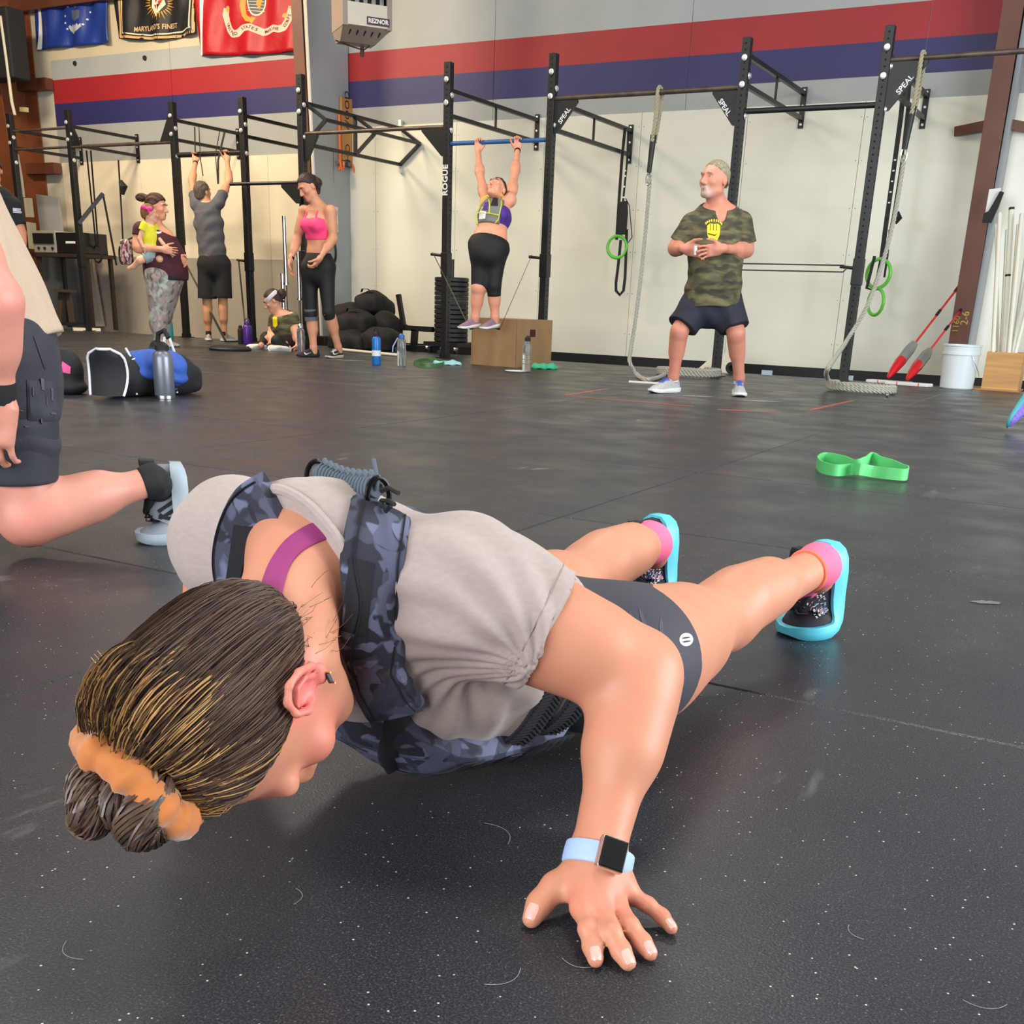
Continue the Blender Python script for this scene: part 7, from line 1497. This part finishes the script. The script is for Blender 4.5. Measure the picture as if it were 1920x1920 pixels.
# spray mops
redP = M('red_mop_plastic', (206, 22, 34), .25, coat=.5); greyP = M('grey_tank', (130, 130, 126), .3); mpad = M('mop_pad', (222, 214, 210), .9)
for i, (fx, fy, tx, ty, lb, yb) in enumerate(((1664, 712, 1815, 515, 'red spray mop leaning on the column, left of the pair', 11.0), (1700, 715, 1818, 560, 'red spray mop with its handle behind the column, right of the pair', 10.9))):
    a = pY(fx, fy-6, yb); a[2] = .05; b = pY(tx, ty, 12.1); d = nrm(b-a); t = thing('spray_mop', lb, 'mop', (a[0], a[1], 0), 'spray mops')
    sd = nrm(np.cross(d, Y_))
    MB().tube([a+d*.02, a+d*.12, a+d*.24, a+d*.34], [.018, .040, .052, .045], 12).build('tank_housing', redP, t)
    MB().tube([a+d*.25+Y_*.0-sd*0, a+d*.42, a+d*.50], [.050, .050, .035], 12).build('bottle', greyP, t)
    MB().tube([a+d*.3+Y_*.03, b-d*.12], .011, 8).build('pole', redP, t)
    for w in (.60, .83): MB().tube([a+(b-a)*w, a+(b-a)*(w+.05)], .0145, 8).build('grip_joint', blackS, t)
    MB().tube([b-d*.12, b-d*.06+sd*.05, b+sd*.06, b+d*.05, b-sd*.04, b-d*.06-sd*.03, b-d*.12], .016, 8).build('handle', redP, t)
    c = A(a[0]+.03, a[1]-.03, .018); MB().obox(c, nrm(A(1, -.12, 0))*.20, A(.02, .05, 0), A(0, 0, .016)).build('mop_head', mpad, t, bev=.01)
    for w in (-.1, .1): MB().obox(c+nrm(A(1, -.12, 0))*w-A(0, .052, 0), X_*.004, Y_*.002, Z_*.015).build('pad_stripe', redP, t)
# chalk bottle in pouch on the column
q = pY(1863, 375, 11.74); t = thing('chalk_holder', 'white bottle in a black pouch strapped to the red-brown column', 'holder', tuple(q))
MB().prism([(-.05, .09), (.05, .10), (.05, .07), (-.03, -.13), (-.05, -.12)], q+A(0, .0, 0), X_, Z_, -Y_, .03).build('white_bottle', M('white_plastic'), t)
MB().prism([(.05, .07), (.085, .06), (.06, -.06), (.02, -.20), (-.06, -.20), (-.06, -.12), (-.02, -.10)], q+A(0, -.03, 0), X_, Z_, -Y_, .03).build('pouch', blackS, t)
# leaning board, wheel, tape, paper
t = thing('leaning_board', 'cream board leaning at the wall foot behind the man in camouflage', 'board', tuple(pz(1330, 697)))
q0, q1, q2, q3 = [pY(x, y, 11.0) for x, y in ((1299, 700), (1376, 704), (1368, 664), (1312, 664))]
MB().add([q0, q1, q2+A(0, .5, .0), q3+A(0, .5, 0), q0+A(0, .03, 0), q1+A(0, .03, 0), q2+A(0, .53, 0), q3+A(0, .53, 0)], [(0, 1, 2, 3), (4, 7, 6, 5), (0, 4, 5, 1), (1, 5, 6, 2), (2, 6, 7, 3), (3, 7, 4, 0)]).build('board', M('cream_sheet', (222, 218, 200), .5), t)
q = pY(1371, 694, 10.9); tag(MB().lathe([(.03, -.02), (.055, -.02), (.06, 0), (.055, .02), (.03, .02), (.028, -.02)], q*A(1, 1, 0)+A(0, 0, .06), (.4, -1, 0), 16).build('small_wheel', blackS), 'small black wheel at the wall foot by the grey-haired man\'s ankle', 'wheel')
for i, (x, y) in enumerate(((1439, 692), (1590, 703))):
    q = pY(x, y, 11.17); tag(MB().box((q[0]-.055, 11.16, -.10), (q[0]+.055, 11.175, .045)).build('blue_card', M('pale_blue_card', (168, 186, 198), .6)), ['pale blue card at the wall foot right of the man in camouflage', 'pale blue card at the wall foot beside the rightmost rack post'][i], 'card')
q = pz(1213, 718); tag(MB().obox(q+Z_*.004, A(.16, .02, 0), A(-.03, .07, 0), Z_*.003).build('paper_sheet', M('white_paper')), 'sheet of white paper on the floor beside the blue-laced shoe', 'paper')
# ================================================================ wooden box, bottles, cloths
t = thing('plyometric_box', 'wooden jump box under the hanging woman', 'box', tuple(pz(968, 689)))
c0, cl, cr_ = pz(968, 689), pz(889, 683), None; c0[2] = cl[2] = 0; ex = nrm(cl-c0); wl = np.linalg.norm(cl-c0)+.0; ey = nrm(A(-ex[1], ex[0], 0)); ey = ey if ey[1] > 0 else -ey; dpt = .62; hz = .52
pw = M('box_plywood', (156, 122, 84), .6, var=(4, .2), stretch=(1, 1, .3)); ex = ex; wl = .54; hz = pY(968, 602, c0[1])[2]
MB().obox(c0+ex*wl/2+Z_*hz/2, ex*wl/2, ey*.009, Z_*hz/2).build('front_panel', pw, t); MB().obox(c0+ex*wl/2+ey*dpt+Z_*hz/2, ex*wl/2, ey*.009, Z_*hz/2).build('back_panel', pw, t)
sidep = MB().obox(c0+ey*dpt/2+Z_*hz/2, ex*.009, ey*(dpt/2+.009), Z_*hz/2).build('side_panel', pw, t); MB().obox(c0+ex*wl+ey*dpt/2+Z_*hz/2, ex*.009, ey*(dpt/2+.009), Z_*hz/2).build('side_panel', pw, t)
MB().obox(c0+ex*wl/2+ey*dpt/2+Z_*(hz+.007), ex*(wl/2+.009), ey*(dpt/2+.009), Z_*.007).build('top_panel', pw, t)
MB().obox(c0+ey*dpt*.42+Z_*hz*.74-ex*.0095, ex*.0015, ey*.05, Z_*.035).build('hand_hole', M('hole_brown', (60, 26, 18), .8), sidep)
clearM = M('clear_plastic', (225, 232, 235), .08, trans=.9, alpha=1.)
def bottle(px, py, h, r_, mat, capm, label, kind='plain', z=0.):
    q = pz(px, py); q[2] = z+.002; t = thing('water_bottle', label, 'bottle', tuple(q))
    MB().lathe([(r_*.9, 0), (r_, .01), (r_, h*.72), (r_*.9, h*.80), (r_*.55, h*.85), (r_*.55, h*.88), (0, h*.88)], q, n=20).build('body', mat, t)
    MB().lathe([(r_*.68, h*.855), (r_*.68, h*.94), (r_*.45, h*.97), (r_*.3, h), (0, h)], q, n=16).build('cap', capm, t)
    if kind == 'loop': MB().tube([q+A(-r_*.5, 0, h*.93), q+A(-r_*.6, 0, h*1.05), q+A(r_*.1, 0, h*1.12), q+A(r_*.6, 0, h*1.05), q+A(r_*.5, 0, h*.93)], r_*.14, 6).build('carry_loop', capm, t)
    return t, q
t, q = bottle(706, 684, .30, .042, M('blue_bottle', (30, 110, 190), .3), blackS, 'bright blue water bottle with a white label on the floor left of the clear one', 'loop')
MB().lathe([(.0428, .08), (.0428, .13)], q, n=20).build('label', wht, t)
t, q = bottle(753, 686, .29, .042, clearM, M('blue_lid', (40, 100, 180), .4), 'clear water bottle with a blue lid beside the blue bottle'); MB().tube([q+A(-.03, -.02, .25), q+A(-.085, -.02, .17), q+A(-.09, -.02, .12)], .006, 6).build('wrist_strap', M('pale_blue_strap'), t)
t, q = bottle(987, 698, .32, .040, clearM, blackS, 'clear ridged plastic bottle in front of the wooden jump box')
for z in (.07, .11, .15): MB().lathe([(.0405, z), (.0425, z+.004), (.0405, z+.008)], q, n=20).build('ridge', clearM, t)
bottle(319, 637, .27, .045, M('teal_bottle', (40, 150, 150), .4), M('teal_lid', (70, 170, 170), .4), 'teal water bottle by the wall right of the floral leggings')
bottle(465, 646, .27, .055, M('purple_bottle', (82, 40, 140), .35), M('purple_lid', (70, 40, 110), .4), 'purple water jug beside the sitting person', 'loop')
bottle(452, 645, .22, .035, blackS, blackS, 'small black bottle beside the purple jug')
bottle(565, 664, .31, .042, clearM, M('silver_cap', (190, 190, 190), .3, .8), 'clear plastic bottle between the sitting person and the woman in pink')
t, q = bottle(310, 747, .315, .058, M('grey_steel_bottle', (122, 126, 136), .35, .5), blackS, 'tall grey steel bottle in front of the blue and black gym bag')
MB().lathe([(.0585, .0), (.0585, .018)], q, n=24).build('base_ring', steelM, t); MB().tube([q+A(-.03, 0, .31), q+A(-.02, 0, .36), q+A(.03, 0, .38), q+A(.06, 0, .34)], .014, 8).build('cap_handle', blackS, t)
def cloth(px, py, sx, sy, h, mat, name, label, cat, seed, ang=0.):
    q = pz(px, py); q[2] = 0; rs = np.random.RandomState(seed); pr = []
    for i in range(7): a = rs.uniform(0, 6.28); d = RH*math.cos(a)*sx*rs.rand()*.7+VH*math.sin(a)*sy*rs.rand()*.7; pr.append(('e', q+d+Z_*h*.3*rs.rand(), A(sx*.42, sy*.5, h*.55), None, .03))
    o = blob(name, pr, min(.012, h*.3), mat, None, cuts=[(q+Z_*.001, -Z_)], disp=lambda P: .006*np.sin(P[:, 0]*60+P[:, 1]*40+seed)); return tag(o, label, cat)
gb_ = M('green_latex', (96, 200, 118), .5); cloth(1022, 692, .15, .12, .07, M('mint_cloth', (60, 180, 130), .8), 'cloth', 'crumpled mint green cloth at the foot of the rack post', 'cloth', 3)
cloth(840, 684, .16, .07, .045, M('pale_cyan_cloth', (160, 216, 222), .8), 'cloth', 'pale cyan cloth on the floor beside the flat green band', 'cloth', 4)
q = pz(957, 697); tag(MB().lathe([(.0, .002), (.10, .002), (.115, .012), (.10, .008), (0, .006)], q+RH*.06, n=24).build('plate', M('white_paper')), 'white paper plate in front of the jump box', 'plate')
def loopband(pts, w, th_, mat, label, name='resistance_band', edge=True):
    P = []; n = len(pts)
    for i in range(n):
        p0, p1, p2, p3 = [pts[(i+k) % n] for k in (-1, 0, 1, 2)]
        for j in range(8): u = j/8; P.append(.5*((2*p1)+(-p0+p2)*u+(2*p0-5*p1+4*p2-p3)*u*u+(-p0+3*p1-3*p2+p3)*u**3))
    P.append(P[0]); P.append(P[1]); o = MB().strip(P, Z_, w, th_).build(name, mat); return tag(o, label, 'band')
p_ = lambda x, y, z=.02: pz(x, y, z)
loopband([p_(1533, 864, .03), p_(1548, 858, .03), p_(1580, 864, .03), p_(1602, 872, .03), p_(1622, 866, .045), p_(1634, 858, .05), p_(1650, 866, .04), p_(1672, 872, .035), p_(1690, 880, .03), p_(1701, 884, .03), p_(1698, 890, .03), p_(1668, 888, .03), p_(1636, 884, .03), p_(1612, 880, .04), p_(1596, 880, .03), p_(1570, 882, .03), p_(1548, 878, .03), p_(1536, 872, .03)], .045, .005, gb_, 'bright green resistance band lying twisted on the open floor')
loopband([p_(776, 680), p_(790, 675), p_(812, 674), p_(832, 679), p_(822, 684), p_(798, 685)], .03, .005, M('dull_green_latex', (70, 130, 70), .6), 'dull green band lying flat by the left rack post')
# ================================================================ plate stack, sled and bag heap
t = thing('plate_stack', 'tall column of black bumper plates on a wheeled tree behind the rack post', 'weight plates', tuple(pz(845, 655)))
bcn = A(pY(846, 600, 11.5)[0], 11.5, 0); bk2 = M('bumper_rubber', (30, 31, 32), .55, var=(20, .08)); ztop = pY(850, 520, 11.5)[2]; n = 14; th_ = (ztop-.13)/n
for i in range(n): MB().lathe([(.05, 0), (.195, 0), (.205, .008), (.205, th_-.010), (.195, th_-.002), (.05, th_-.002)], bcn+Z_*(.13+th_*i), n=28).build('bumper_plate', bk2, t)
MB().lathe([(.025, ztop), (.025, ztop+.20), (0, ztop+.20)], bcn, n=12).build('post', blk, t); MB().obox(bcn+Z_*.10, X_*.24, Y_*.24, Z_*.025).build('dolly', blk, t)
for dx, dy in ((-.2, -.2), (.2, -.2), (0.02, -.22), (.2, .2), (-.2, .2)): MB().lathe([(.02, -.015), (.045, -.012), (.045, .012), (.02, .015)], bcn+A(dx, dy, .045), (1, .2, 0), 12).build('caster', steelM, t)
t = thing('weight_sled', 'low black steel sled with an upright handle left of the plate stack', 'sled', tuple(pz(780, 655)))
C = lambda x, y, Y=11.4: pY(x, y, Y)
MB().bar(C(747, 552), C(757, 612), .05, .05).bar(C(752, 614), C(812, 618), .06, .06).bar(C(778, 618), C(776, 648), .07, .06).bar(C(740, 650), C(830, 656), .08, .07).bar(C(745, 612), C(760, 614), .09, .07).build('frame', blk, t)
MB().bar(C(738, 655), C(745, 655, 10.9), .06, .05).bar(C(822, 660), C(826, 662, 11.), .06, .05).build('skid', blk, t)
dk2 = M('black_sandbag_canvas', (20, 19, 19), .8, bump=(10, .6, .02)); cx_ = lambda x, y, Y: pY(x, y, Y)
def bag(cx, cy, Y, rx, ry, rz, label, seed, tilt=0., handle=True):
    c = pY(cx, cy, Y); o = blob('sandbag', [('e', c, A(rx, ry, rz), None, .01), ('b', c-Z_*.02, A(rx*.9, ry*.9, rz*.7), None, rz*.4, .03)], .014, dk2, None, cuts=[(A(0, 0, .003), -Z_)], disp=lambda P: .008*np.sin(P[:, 0]*22+P[:, 2]*17+seed)); tag(o, label, 'bag', 'black sandbags heaped at the wall')
    if handle: MB().strip([c+A(-.08, -ry*.6, rz*.85), c+A(-.04, -ry*.8, rz*1.08), c+A(.04, -ry*.8, rz*1.08), c+A(.08, -ry*.6, rz*.85)], Y_, .03, .006).build('handle', blackS, o)
bag(697, 568, 11.5, .20, .17, .15, 'rounded black sandbag on top of the heap', 1); bag(712, 575, 11.6, .18, .15, .13, 'black sandbag leaning on the back of the top one', 2, handle=False)
bag(655, 590, 11.4, .24, .2, .15, 'black sandbag at the left shoulder of the heap', 3, handle=False); bag(672, 606, 11.1, .26, .2, .16, 'wide black sandbag in the middle of the heap', 4); bag(722, 612, 11.3, .20, .18, .18, 'black sandbag at the right side of the heap', 5, handle=False)
bag(660, 640, 10.95, .30, .2, .14, 'black sandbag at the bottom left of the heap', 6, handle=False); bag(715, 640, 11.0, .27, .2, .17, 'black sandbag at the bottom right of the heap', 7, handle=False)
a, b = pz(637, 655, .02), pz(748, 666, .02); tag(MB().tube([a, b], .016, 10).build('plastic_pipe', pvc), 'white plastic pipe lying on the floor before the sandbags', 'pipe')
a, b = pz(600, 668, .02), pz(608, 600, .9); 
# upright barbells in a holder behind the woman in pink
chrome = M('chrome', (210, 212, 214), .18, 1.)
for i, (x0, y0, x1, y1, lb) in enumerate(((541, 645, 532, 405, 'tall chrome barbell standing upright left of the woman in pink'), (533, 600, 529, 513, 'short chrome bar behind the tall barbell'), (563, 600, 559, 470, 'chrome barbell sleeve right of the tall barbell'), (604, 660, 598, 535, 'grey barbell standing behind the legs of the woman in pink'))):
    a, b = pY(x0, y0, 11.75), pY(x1, y1, 11.75); a = A(a[0], 11.75, .05+.0*i); d = b-a; o = MB().tube([a, a+d*.45], .014, 8).tube([a+d*.45, b], .025, 12).tube([a+d*.44, a+d*.46], .035, 12).build('barbell', chrome if i < 3 else M('worn_bar', (120, 116, 108), .4, .7)); tag(o, lb, 'barbell', 'barbells stored upright at the wall')
bm_ = A(pY(541, 640, 11.75)[0], 11.75, 0); tag(MB().box((bm_[0]-.18, 11.6, -.1), (bm_[0]+.75, 11.9, .10)).build('barbell_holder', blk, bev=.01), 'low black holder the barbells stand in', 'holder')
q = pz(432, 657); tag(MB().lathe([(0, 0), (.22, 0), (.23, .02), (.20, .045), (0, .05)], q, n=28).build('rubber_disc', bk2), 'flat black rubber disc on the floor before the man in grey', 'disc')
# ================================================================ gym bag in mid floor
t = thing('gym_bag', 'black and royal blue duffel bag with white piping behind the grey bottle', 'bag', tuple(pz(262, 743)))
q0 = pz(215, 744); q0[2] = 0; q1 = pz(345, 738); q1[2] = 0; ax_ = nrm(q1-q0); an_ = nrm(A(ax_[1], -ax_[0], 0)); bk3 = M('black_bag_fabric', (28, 28, 31), .75, bump=(60, .4, .004)); blu = M('royal_blue_fabric', (54, 92, 184), .7, bump=(25, .6, .008)); wp_ = M('white_piping', (226, 228, 232), .6)
cb = (q0+q1)/2+A(0, .08, .13)
blob('body', [('c', q0+Z_*.12+ax_*.06, q1+Z_*.12-ax_*.06, .125, .125, .02, 0), ('b', cb-Z_*.04, A(.26, .10, .08), np.array([ax_, an_, Z_]), .05, .04)], .010, bk3, t, cuts=[(A(0, 0, .002), -Z_)])
blob('blue_panel', [('e', q0*.50+q1*.50+Z_*.155-VH*.03, A(.19, .125, .11), np.array([ax_, an_, Z_]), .02), ('e', q0*.2+q1*.8+Z_*.135-VH*.03, A(.12, .130, .12), np.array([ax_, an_, Z_]), .02)], .008, blu, t, disp=lambda P: .006*np.sin(P[:, 0]*55+P[:, 2]*70))
# open shoe flap at the left end: curved shell
o_ = pz(213, 746); o_[2] = 0; fl_o = []
for i in range(9):
    u = -1+2*i/8
    for j in range(11):
        w = j/10; zz = .02+.255*w; xx = u*(.095+.03*w*(1-w)*2)*(1 if w < .8 else math.sqrt(max(0, 1-((w-.8)/.22)**2))); fl_o.append(o_+RH*xx+Z_*zz+VH*(.05*math.sin(w*3.1)-.13+.04*u*u))
MB().add(fl_o, [(i*11+j, i*11+j+1, i*11+j+12, i*11+j+11) for i in range(8) for j in range(10)], True).build('end_flap', bk3, t)
edge = [fl_o[j] for j in range(11)]+[fl_o[i*11+10] for i in range(1, 8)]+[fl_o[88+j] for j in range(10, -1, -1)]
MB().tube([p+VH*-.006 for p in edge], .0075, 6).build('piping', wp_, t)
blob('cap_inside', [('e', o_+Z_*.13-VH*.0, A(.07, .03, .075), frame(RH, Z_), .01), ('e', o_+Z_*.06-VH*.02+RH*.0, A(.075, .05, .02), frame(RH, Z_), .01)], .008, M('dark_cap', (44, 40, 40), .8), t)
for u, h_ in ((.42, .20), (1.0, .17)):
    c = q0*(1-u)+q1*u; MB().tube([c-VH*.135+Z_*.015, c-VH*.140+Z_*.10-ax_*.015, c-VH*.09+Z_*(h_+.03)-ax_*.04, c-VH*.0+Z_*(h_+.07)-ax_*.10], .007, 6).build('piping', wp_, t)
MB().tube([q0*.75+q1*.25-VH*.13+Z_*.19, q0*.55+q1*.45-VH*.125+Z_*.22, q0*.3+q1*.7-VH*.125+Z_*.17], .007, 6).build('piping', wp_, t)
c = q1-ax_*.08+Z_*.26; MB().strip([q1-ax_*.13+Z_*.22, c+Z_*.07-ax_*.03, c+Z_*.08, q1-ax_*.02+Z_*.16], VH, .03, .006).build('handle', wp_, t)
blob('mesh_pocket', [('e', q0*.35+q1*.65+Z_*.27, A(.05, .04, .05), None, .02), ('e', q0*.45+q1*.55+Z_*.245, A(.07, .03, .025), None, .02)], .008, bk3, t)
# dark bag behind the kneeling person
q = pz(128, 738); q[2] = 0; o = blob('backpack', [('e', q+Z_*.13, A(.11, .09, .13), None, .02), ('e', q+Z_*.04, A(.13, .1, .05), None, .03)], .009, bk3, None, cuts=[(A(0, 0, .002), -Z_)]); tag(o, 'small black bag with pink patches behind the kneeling person\'s shorts', 'bag')
pkp = M('pink_patch', (226, 90, 150), .7)
decal('pink_patch', [[(-.02, .01), (.03, .0), (.035, .04), (-.01, .07)]], bvh(o), q+Z_*.12+RH*.03, RH, Z_, VH, pkp, o, lift=.003); decal('pink_patch', [[(-.01, .0), (.02, .01), (.0, .03)]], bvh(o), q+Z_*.02-RH*.02, RH, Z_, VH, M('cream_edge'), o, lift=.003)
# ================================================================ left corner clutter
C = lambda x, y, Y=11.7: pY(x, y, Y)
def panelpx(pts, Y, th_, mat, name, label, cat, parent=None, group=None):
    P = [pY(x, y, Y) for x, y in pts]; n = len(P); o = MB().add(P+[p+A(0, th_, 0) for p in P], [tuple(range(n)), tuple(range(2*n-1, n-1, -1))]+[(i, i+n, (i+1) % n+n, (i+1) % n) for i in range(n)]).build(name, mat, parent)
    if label: tag(o, label, cat, group)
    return o
panelpx(((67, 364), (108, 370), (120, 474), (80, 473)), 11.75, .04, M('grey_board', (150, 150, 148), .6), 'display_board', 'tall pale grey panel standing on the table by the left column', 'panel')
panelpx(((44, 371), (54, 371), (58, 407), (48, 407)), 11.7, .06, M('cream_box', (176, 168, 144), .6), 'wall_box', 'narrow cream electrical box beside the left column', 'box')
panelpx(((49, 416), (61, 418), (64, 467), (54, 466)), 11.7, .06, M('cream_box'), 'wall_box', 'lower cream box with dark slots beside the left column', 'box')
tb = thing('side_table', 'dark narrow table carrying the silver oven in the left corner', 'table', tuple(C(105, 612))); y0_ = 11.3
a, b = pY(60, 474, y0_), pY(152, 476, y0_); zt_ = a[2]
MB().box((a[0], y0_, zt_-.05), (b[0]+.1, y0_+.55, zt_)).build('table_top', M('dark_table_top', (50, 40, 34), .5), tb)
for x in (a[0]+.05, b[0]+.02): MB().box((x, y0_+.03, 0), (x+.05, y0_+.08, zt_-.05)).build('leg', M('dark_table_top'), tb)
for x in (a[0]+.05, b[0]+.02): MB().box((x, y0_+.45, 0), (x+.05, y0_+.50, zt_-.05)).build('leg', M('dark_table_top'), tb)
ov = thing('countertop_oven', 'silver and black countertop oven on the side table', 'oven', tuple(pY(80, 474, y0_)))
oa, ob = pY(62, 471, y0_-.02), pY(104, 473, y0_-.02); hgt = pY(82, 432, y0_-.02)[2]-zt_
MB().box((oa[0], y0_-.0, zt_+.005), (ob[0], y0_+.4, zt_+hgt)).build('body', M('oven_silver', (176, 172, 160), .4, .4), ov, bev=.01)
MB().box((oa[0]+.02, y0_-.02, zt_+hgt*.42), (ob[0]-.03, y0_, zt_+hgt*.88)).build('door', M('oven_black', (26, 25, 24), .3), ov, bev=.004)
for x in (.12, .25, .42): MB().lathe([(.02, 0), (.02, .02), (0, .022)], (oa[0]+x*1.0, y0_, zt_+hgt*.22), (0, -1, 0), 10).build('knob', blackS, ov)
o = MB().box((ob[0]+.01, y0_+.0, zt_), (b[0]+.08, y0_+.42, zt_+hgt*.92)).build('black_case', M('oven_black'), None, bev=.01); tag(o, 'black case on the table right of the silver oven', 'case'); MB().box((ob[0]+.22, y0_-.004, zt_+hgt*.44), (ob[0]+.42, y0_, zt_+hgt*.54)).build('white_label', wht, o)
panelpx(((155, 452), (162, 452), (166, 466), (162, 480), (155, 478)), 11.9, .1, M('red_tin', (170, 40, 44), .4), 'red_bag', 'small red packet on the wall ledge right of the rack post', 'packet')
panelpx(((157, 478), (170, 478), (192, 612), (160, 612)), 12.1, .05, M('tan_grey_board'), 'spare_board', 'tan panel leaning against the wall right of the leftmost rack posts', 'panel')
panelpx(((78, 478), (150, 480), (155, 606), (88, 600)), 12.15, .04, M('slate_sheet', (112, 114, 114), .6), 'grey_sheet', 'grey sheet leaning on the wall under the side table', 'panel')
st_ = thing('folding_stool', 'dark folding stool on the floor under the side table', 'stool', tuple(C(125, 612))); C2 = lambda x, y, Y=11.5: pY(x, y, Y); dw = M('dark_wood', (74, 62, 50), .6)
MB().bar(C2(115, 548), C2(111, 612), .10, .03).build('leg', dw, st_); MB().bar(C2(128, 548), C2(136, 612), .10, .03).build('leg', dw, st_); MB().bar(C2(110, 545), C2(134, 546), .2, .04).build('seat', dw, st_); MB().bar(C2(102, 606), C2(146, 608), .06, .05).build('foot_rail', blackS, st_)
o = MB().bar(pz(137, 617, .02), pz(188, 618, .02), .06, .04).build('skirting_offcut', crm); tag(o, 'cream strip of timber on the floor at the foot of the left rack', 'timber')
# black equipment and pale hose at the far left edge
C3 = lambda x, y, Y=11.3: pY(x, y, Y)
o = MB().tube([C3(1, 30), C3(12, 110), C3(22, 190), C3(28, 216)], .022, 8).tube([C3(33, 290), C3(40, 330), C3(45, 370)], .018, 8).build('white_conduit', M('white_conduit', (196, 190, 172), .5)); tag(o, 'pale conduit running down in front of the left column', 'pipe')
o = MB().box(tuple(np.minimum(C3(-30, 150), C3(10, 10))-A(0, 0, 0)), tuple(np.maximum(C3(-30, 150), C3(10, 10))+A(0, .3, 0))).build('black_speaker', blackS, None, bev=.02); tag(o, 'large black cabinet hung high at the left edge', 'speaker')
MB().bar(pY(38, 205, 11.618), pY(52, 206, 11.618), .03, .06).build('outlet_strip', M('power_strip', (190, 176, 130), .5), c1, 'small cream outlet strip')
for i, (x, y) in enumerate(((141, 119), (272, 109))): tag(MB().lathe([(.035, 0), (.03, .02), (0, .022)], pY(x, y, YW-.002), (0, -1, 0), 8).build('bolt_cap', blackS), ['black bolt on the grey band under the blue flag', 'black bolt on the grey band under the black flag'][i], 'bolt')
# sneaker at right edge: heel up, toe down
def right_person():
    b = Body('person mostly outside the right edge, only a teal and purple running shoe visible', pz(2010, 815), dict(neck=(2030, 395, .0), pelvis=(2062, 590), shL=(2062, 425, .1), shR=(2012, 425, -.12), elL=(2080, 500, .12), elR=(2002, 500, -.2), wrL=(2070, 565, .1), wrR=(2012, 565, -.25),
        hipL=(2078, 600, .03), hipR=(2050, 600, -.05), knL=(2060, 700, .0), knR=(2030, 712, -.05), anL=(2075, 795, .05), anR=(1942, 742, .0), head=(2022, 345, 0)))
    J = b.J; r = b.root
    q = b.skel([(1, .045, .05, 0), (.9, .11, .085, 0), (.68, .14, .105, .01), (.42, .125, .095, 0), (.2, .13, .10, 0), (0, .16, .12, 0), (-.12, .13, .11, 0)], arms=.88, legs=.96, g=.85)
    q = [x for x in q if not (x[0] == 'c' and np.allclose(x[1], J['anR']))]
    hp, p, R = head_prims(J['head'], nrm(-RH*.8-VH*.3), Z_, 1.0); q += hp+[('c', J['neck']-b.up*.03, J['head']-Z_*.03, .05, .045, .03, 0)]
    for k in 'LR': q += hand_prims(J['wr'+k], nrm(-Z_-RH*.2), -VH, 1., .6)
    fw_ = nrm(b.at(1884, 796)-b.at(1935, 716)); hl_ = b.at(1935, 716)
    s_, tr = shoe(r, hl_, fw_, nrm(RH*.9-VH*.5), .27, M('violet_knit', (120, 100, 190), .6, var=(60, .4)), M('teal_midsole', (70, 160, 168), .4), M('purple_laces', (150, 110, 220), .6), label='teal and purple running shoe')
    q.append(('c', J['anR'], tr(.06, 0, .07), .034, .034, .02, 0))
    blob('body', q, .010, SK, r, col=colfn((214, 150, 122))); hairstyle(r, J['head'], R, 1., M('dark_brown_hair'), grow=.008)
    tm = M('teal_top', (40, 110, 120), .8); sh = [('l', [(J['neck']-b.up*.05, .08, .07)]+[(c, a+.012, d+.014) for c, a, d in b.st[1:5]]+[(J['pelvis']+b.up*.02, .165, .13)], b.R, .03, 1)]
    for k in 'LR': e = J['sh'+k]*.6+J['el'+k]*.4; sh += [('c', J['neck']-b.up*.05, J['sh'+k], .045, .056, .05, 0), ('c', J['sh'+k], e, .058, .058, .03, 1)]
    blob('t_shirt', sh, .010, tm, r, cuts=[(J['neck']+b.up*.015, b.up)])
    tq = [('l', [(J['pelvis']-b.up*.10, .14, .12), (J['pelvis'], .165, .125), (J['pelvis']+b.up*.05, .155, .12)], b.R, .05, 1)]
    for k in 'LR': tq += [('c', J['hip'+k], J['kn'+k], .088, .060, .04, 0), ('c', J['kn'+k], J['kn'+k]*.15+J['an'+k]*.85, .056, .042, .03, 1)]
    blob('leggings', tq, .010, M('black_tights'), r, infl=.006)
    an = J['anL']; fw = nrm(-RH*.8-VH*.3); shoe(r, A(an[0], an[1], 0)-fw*.065+A(0, 0, .002), fw, Z_, .27, M('violet_knit'), M('teal_midsole'), None)
right_person()
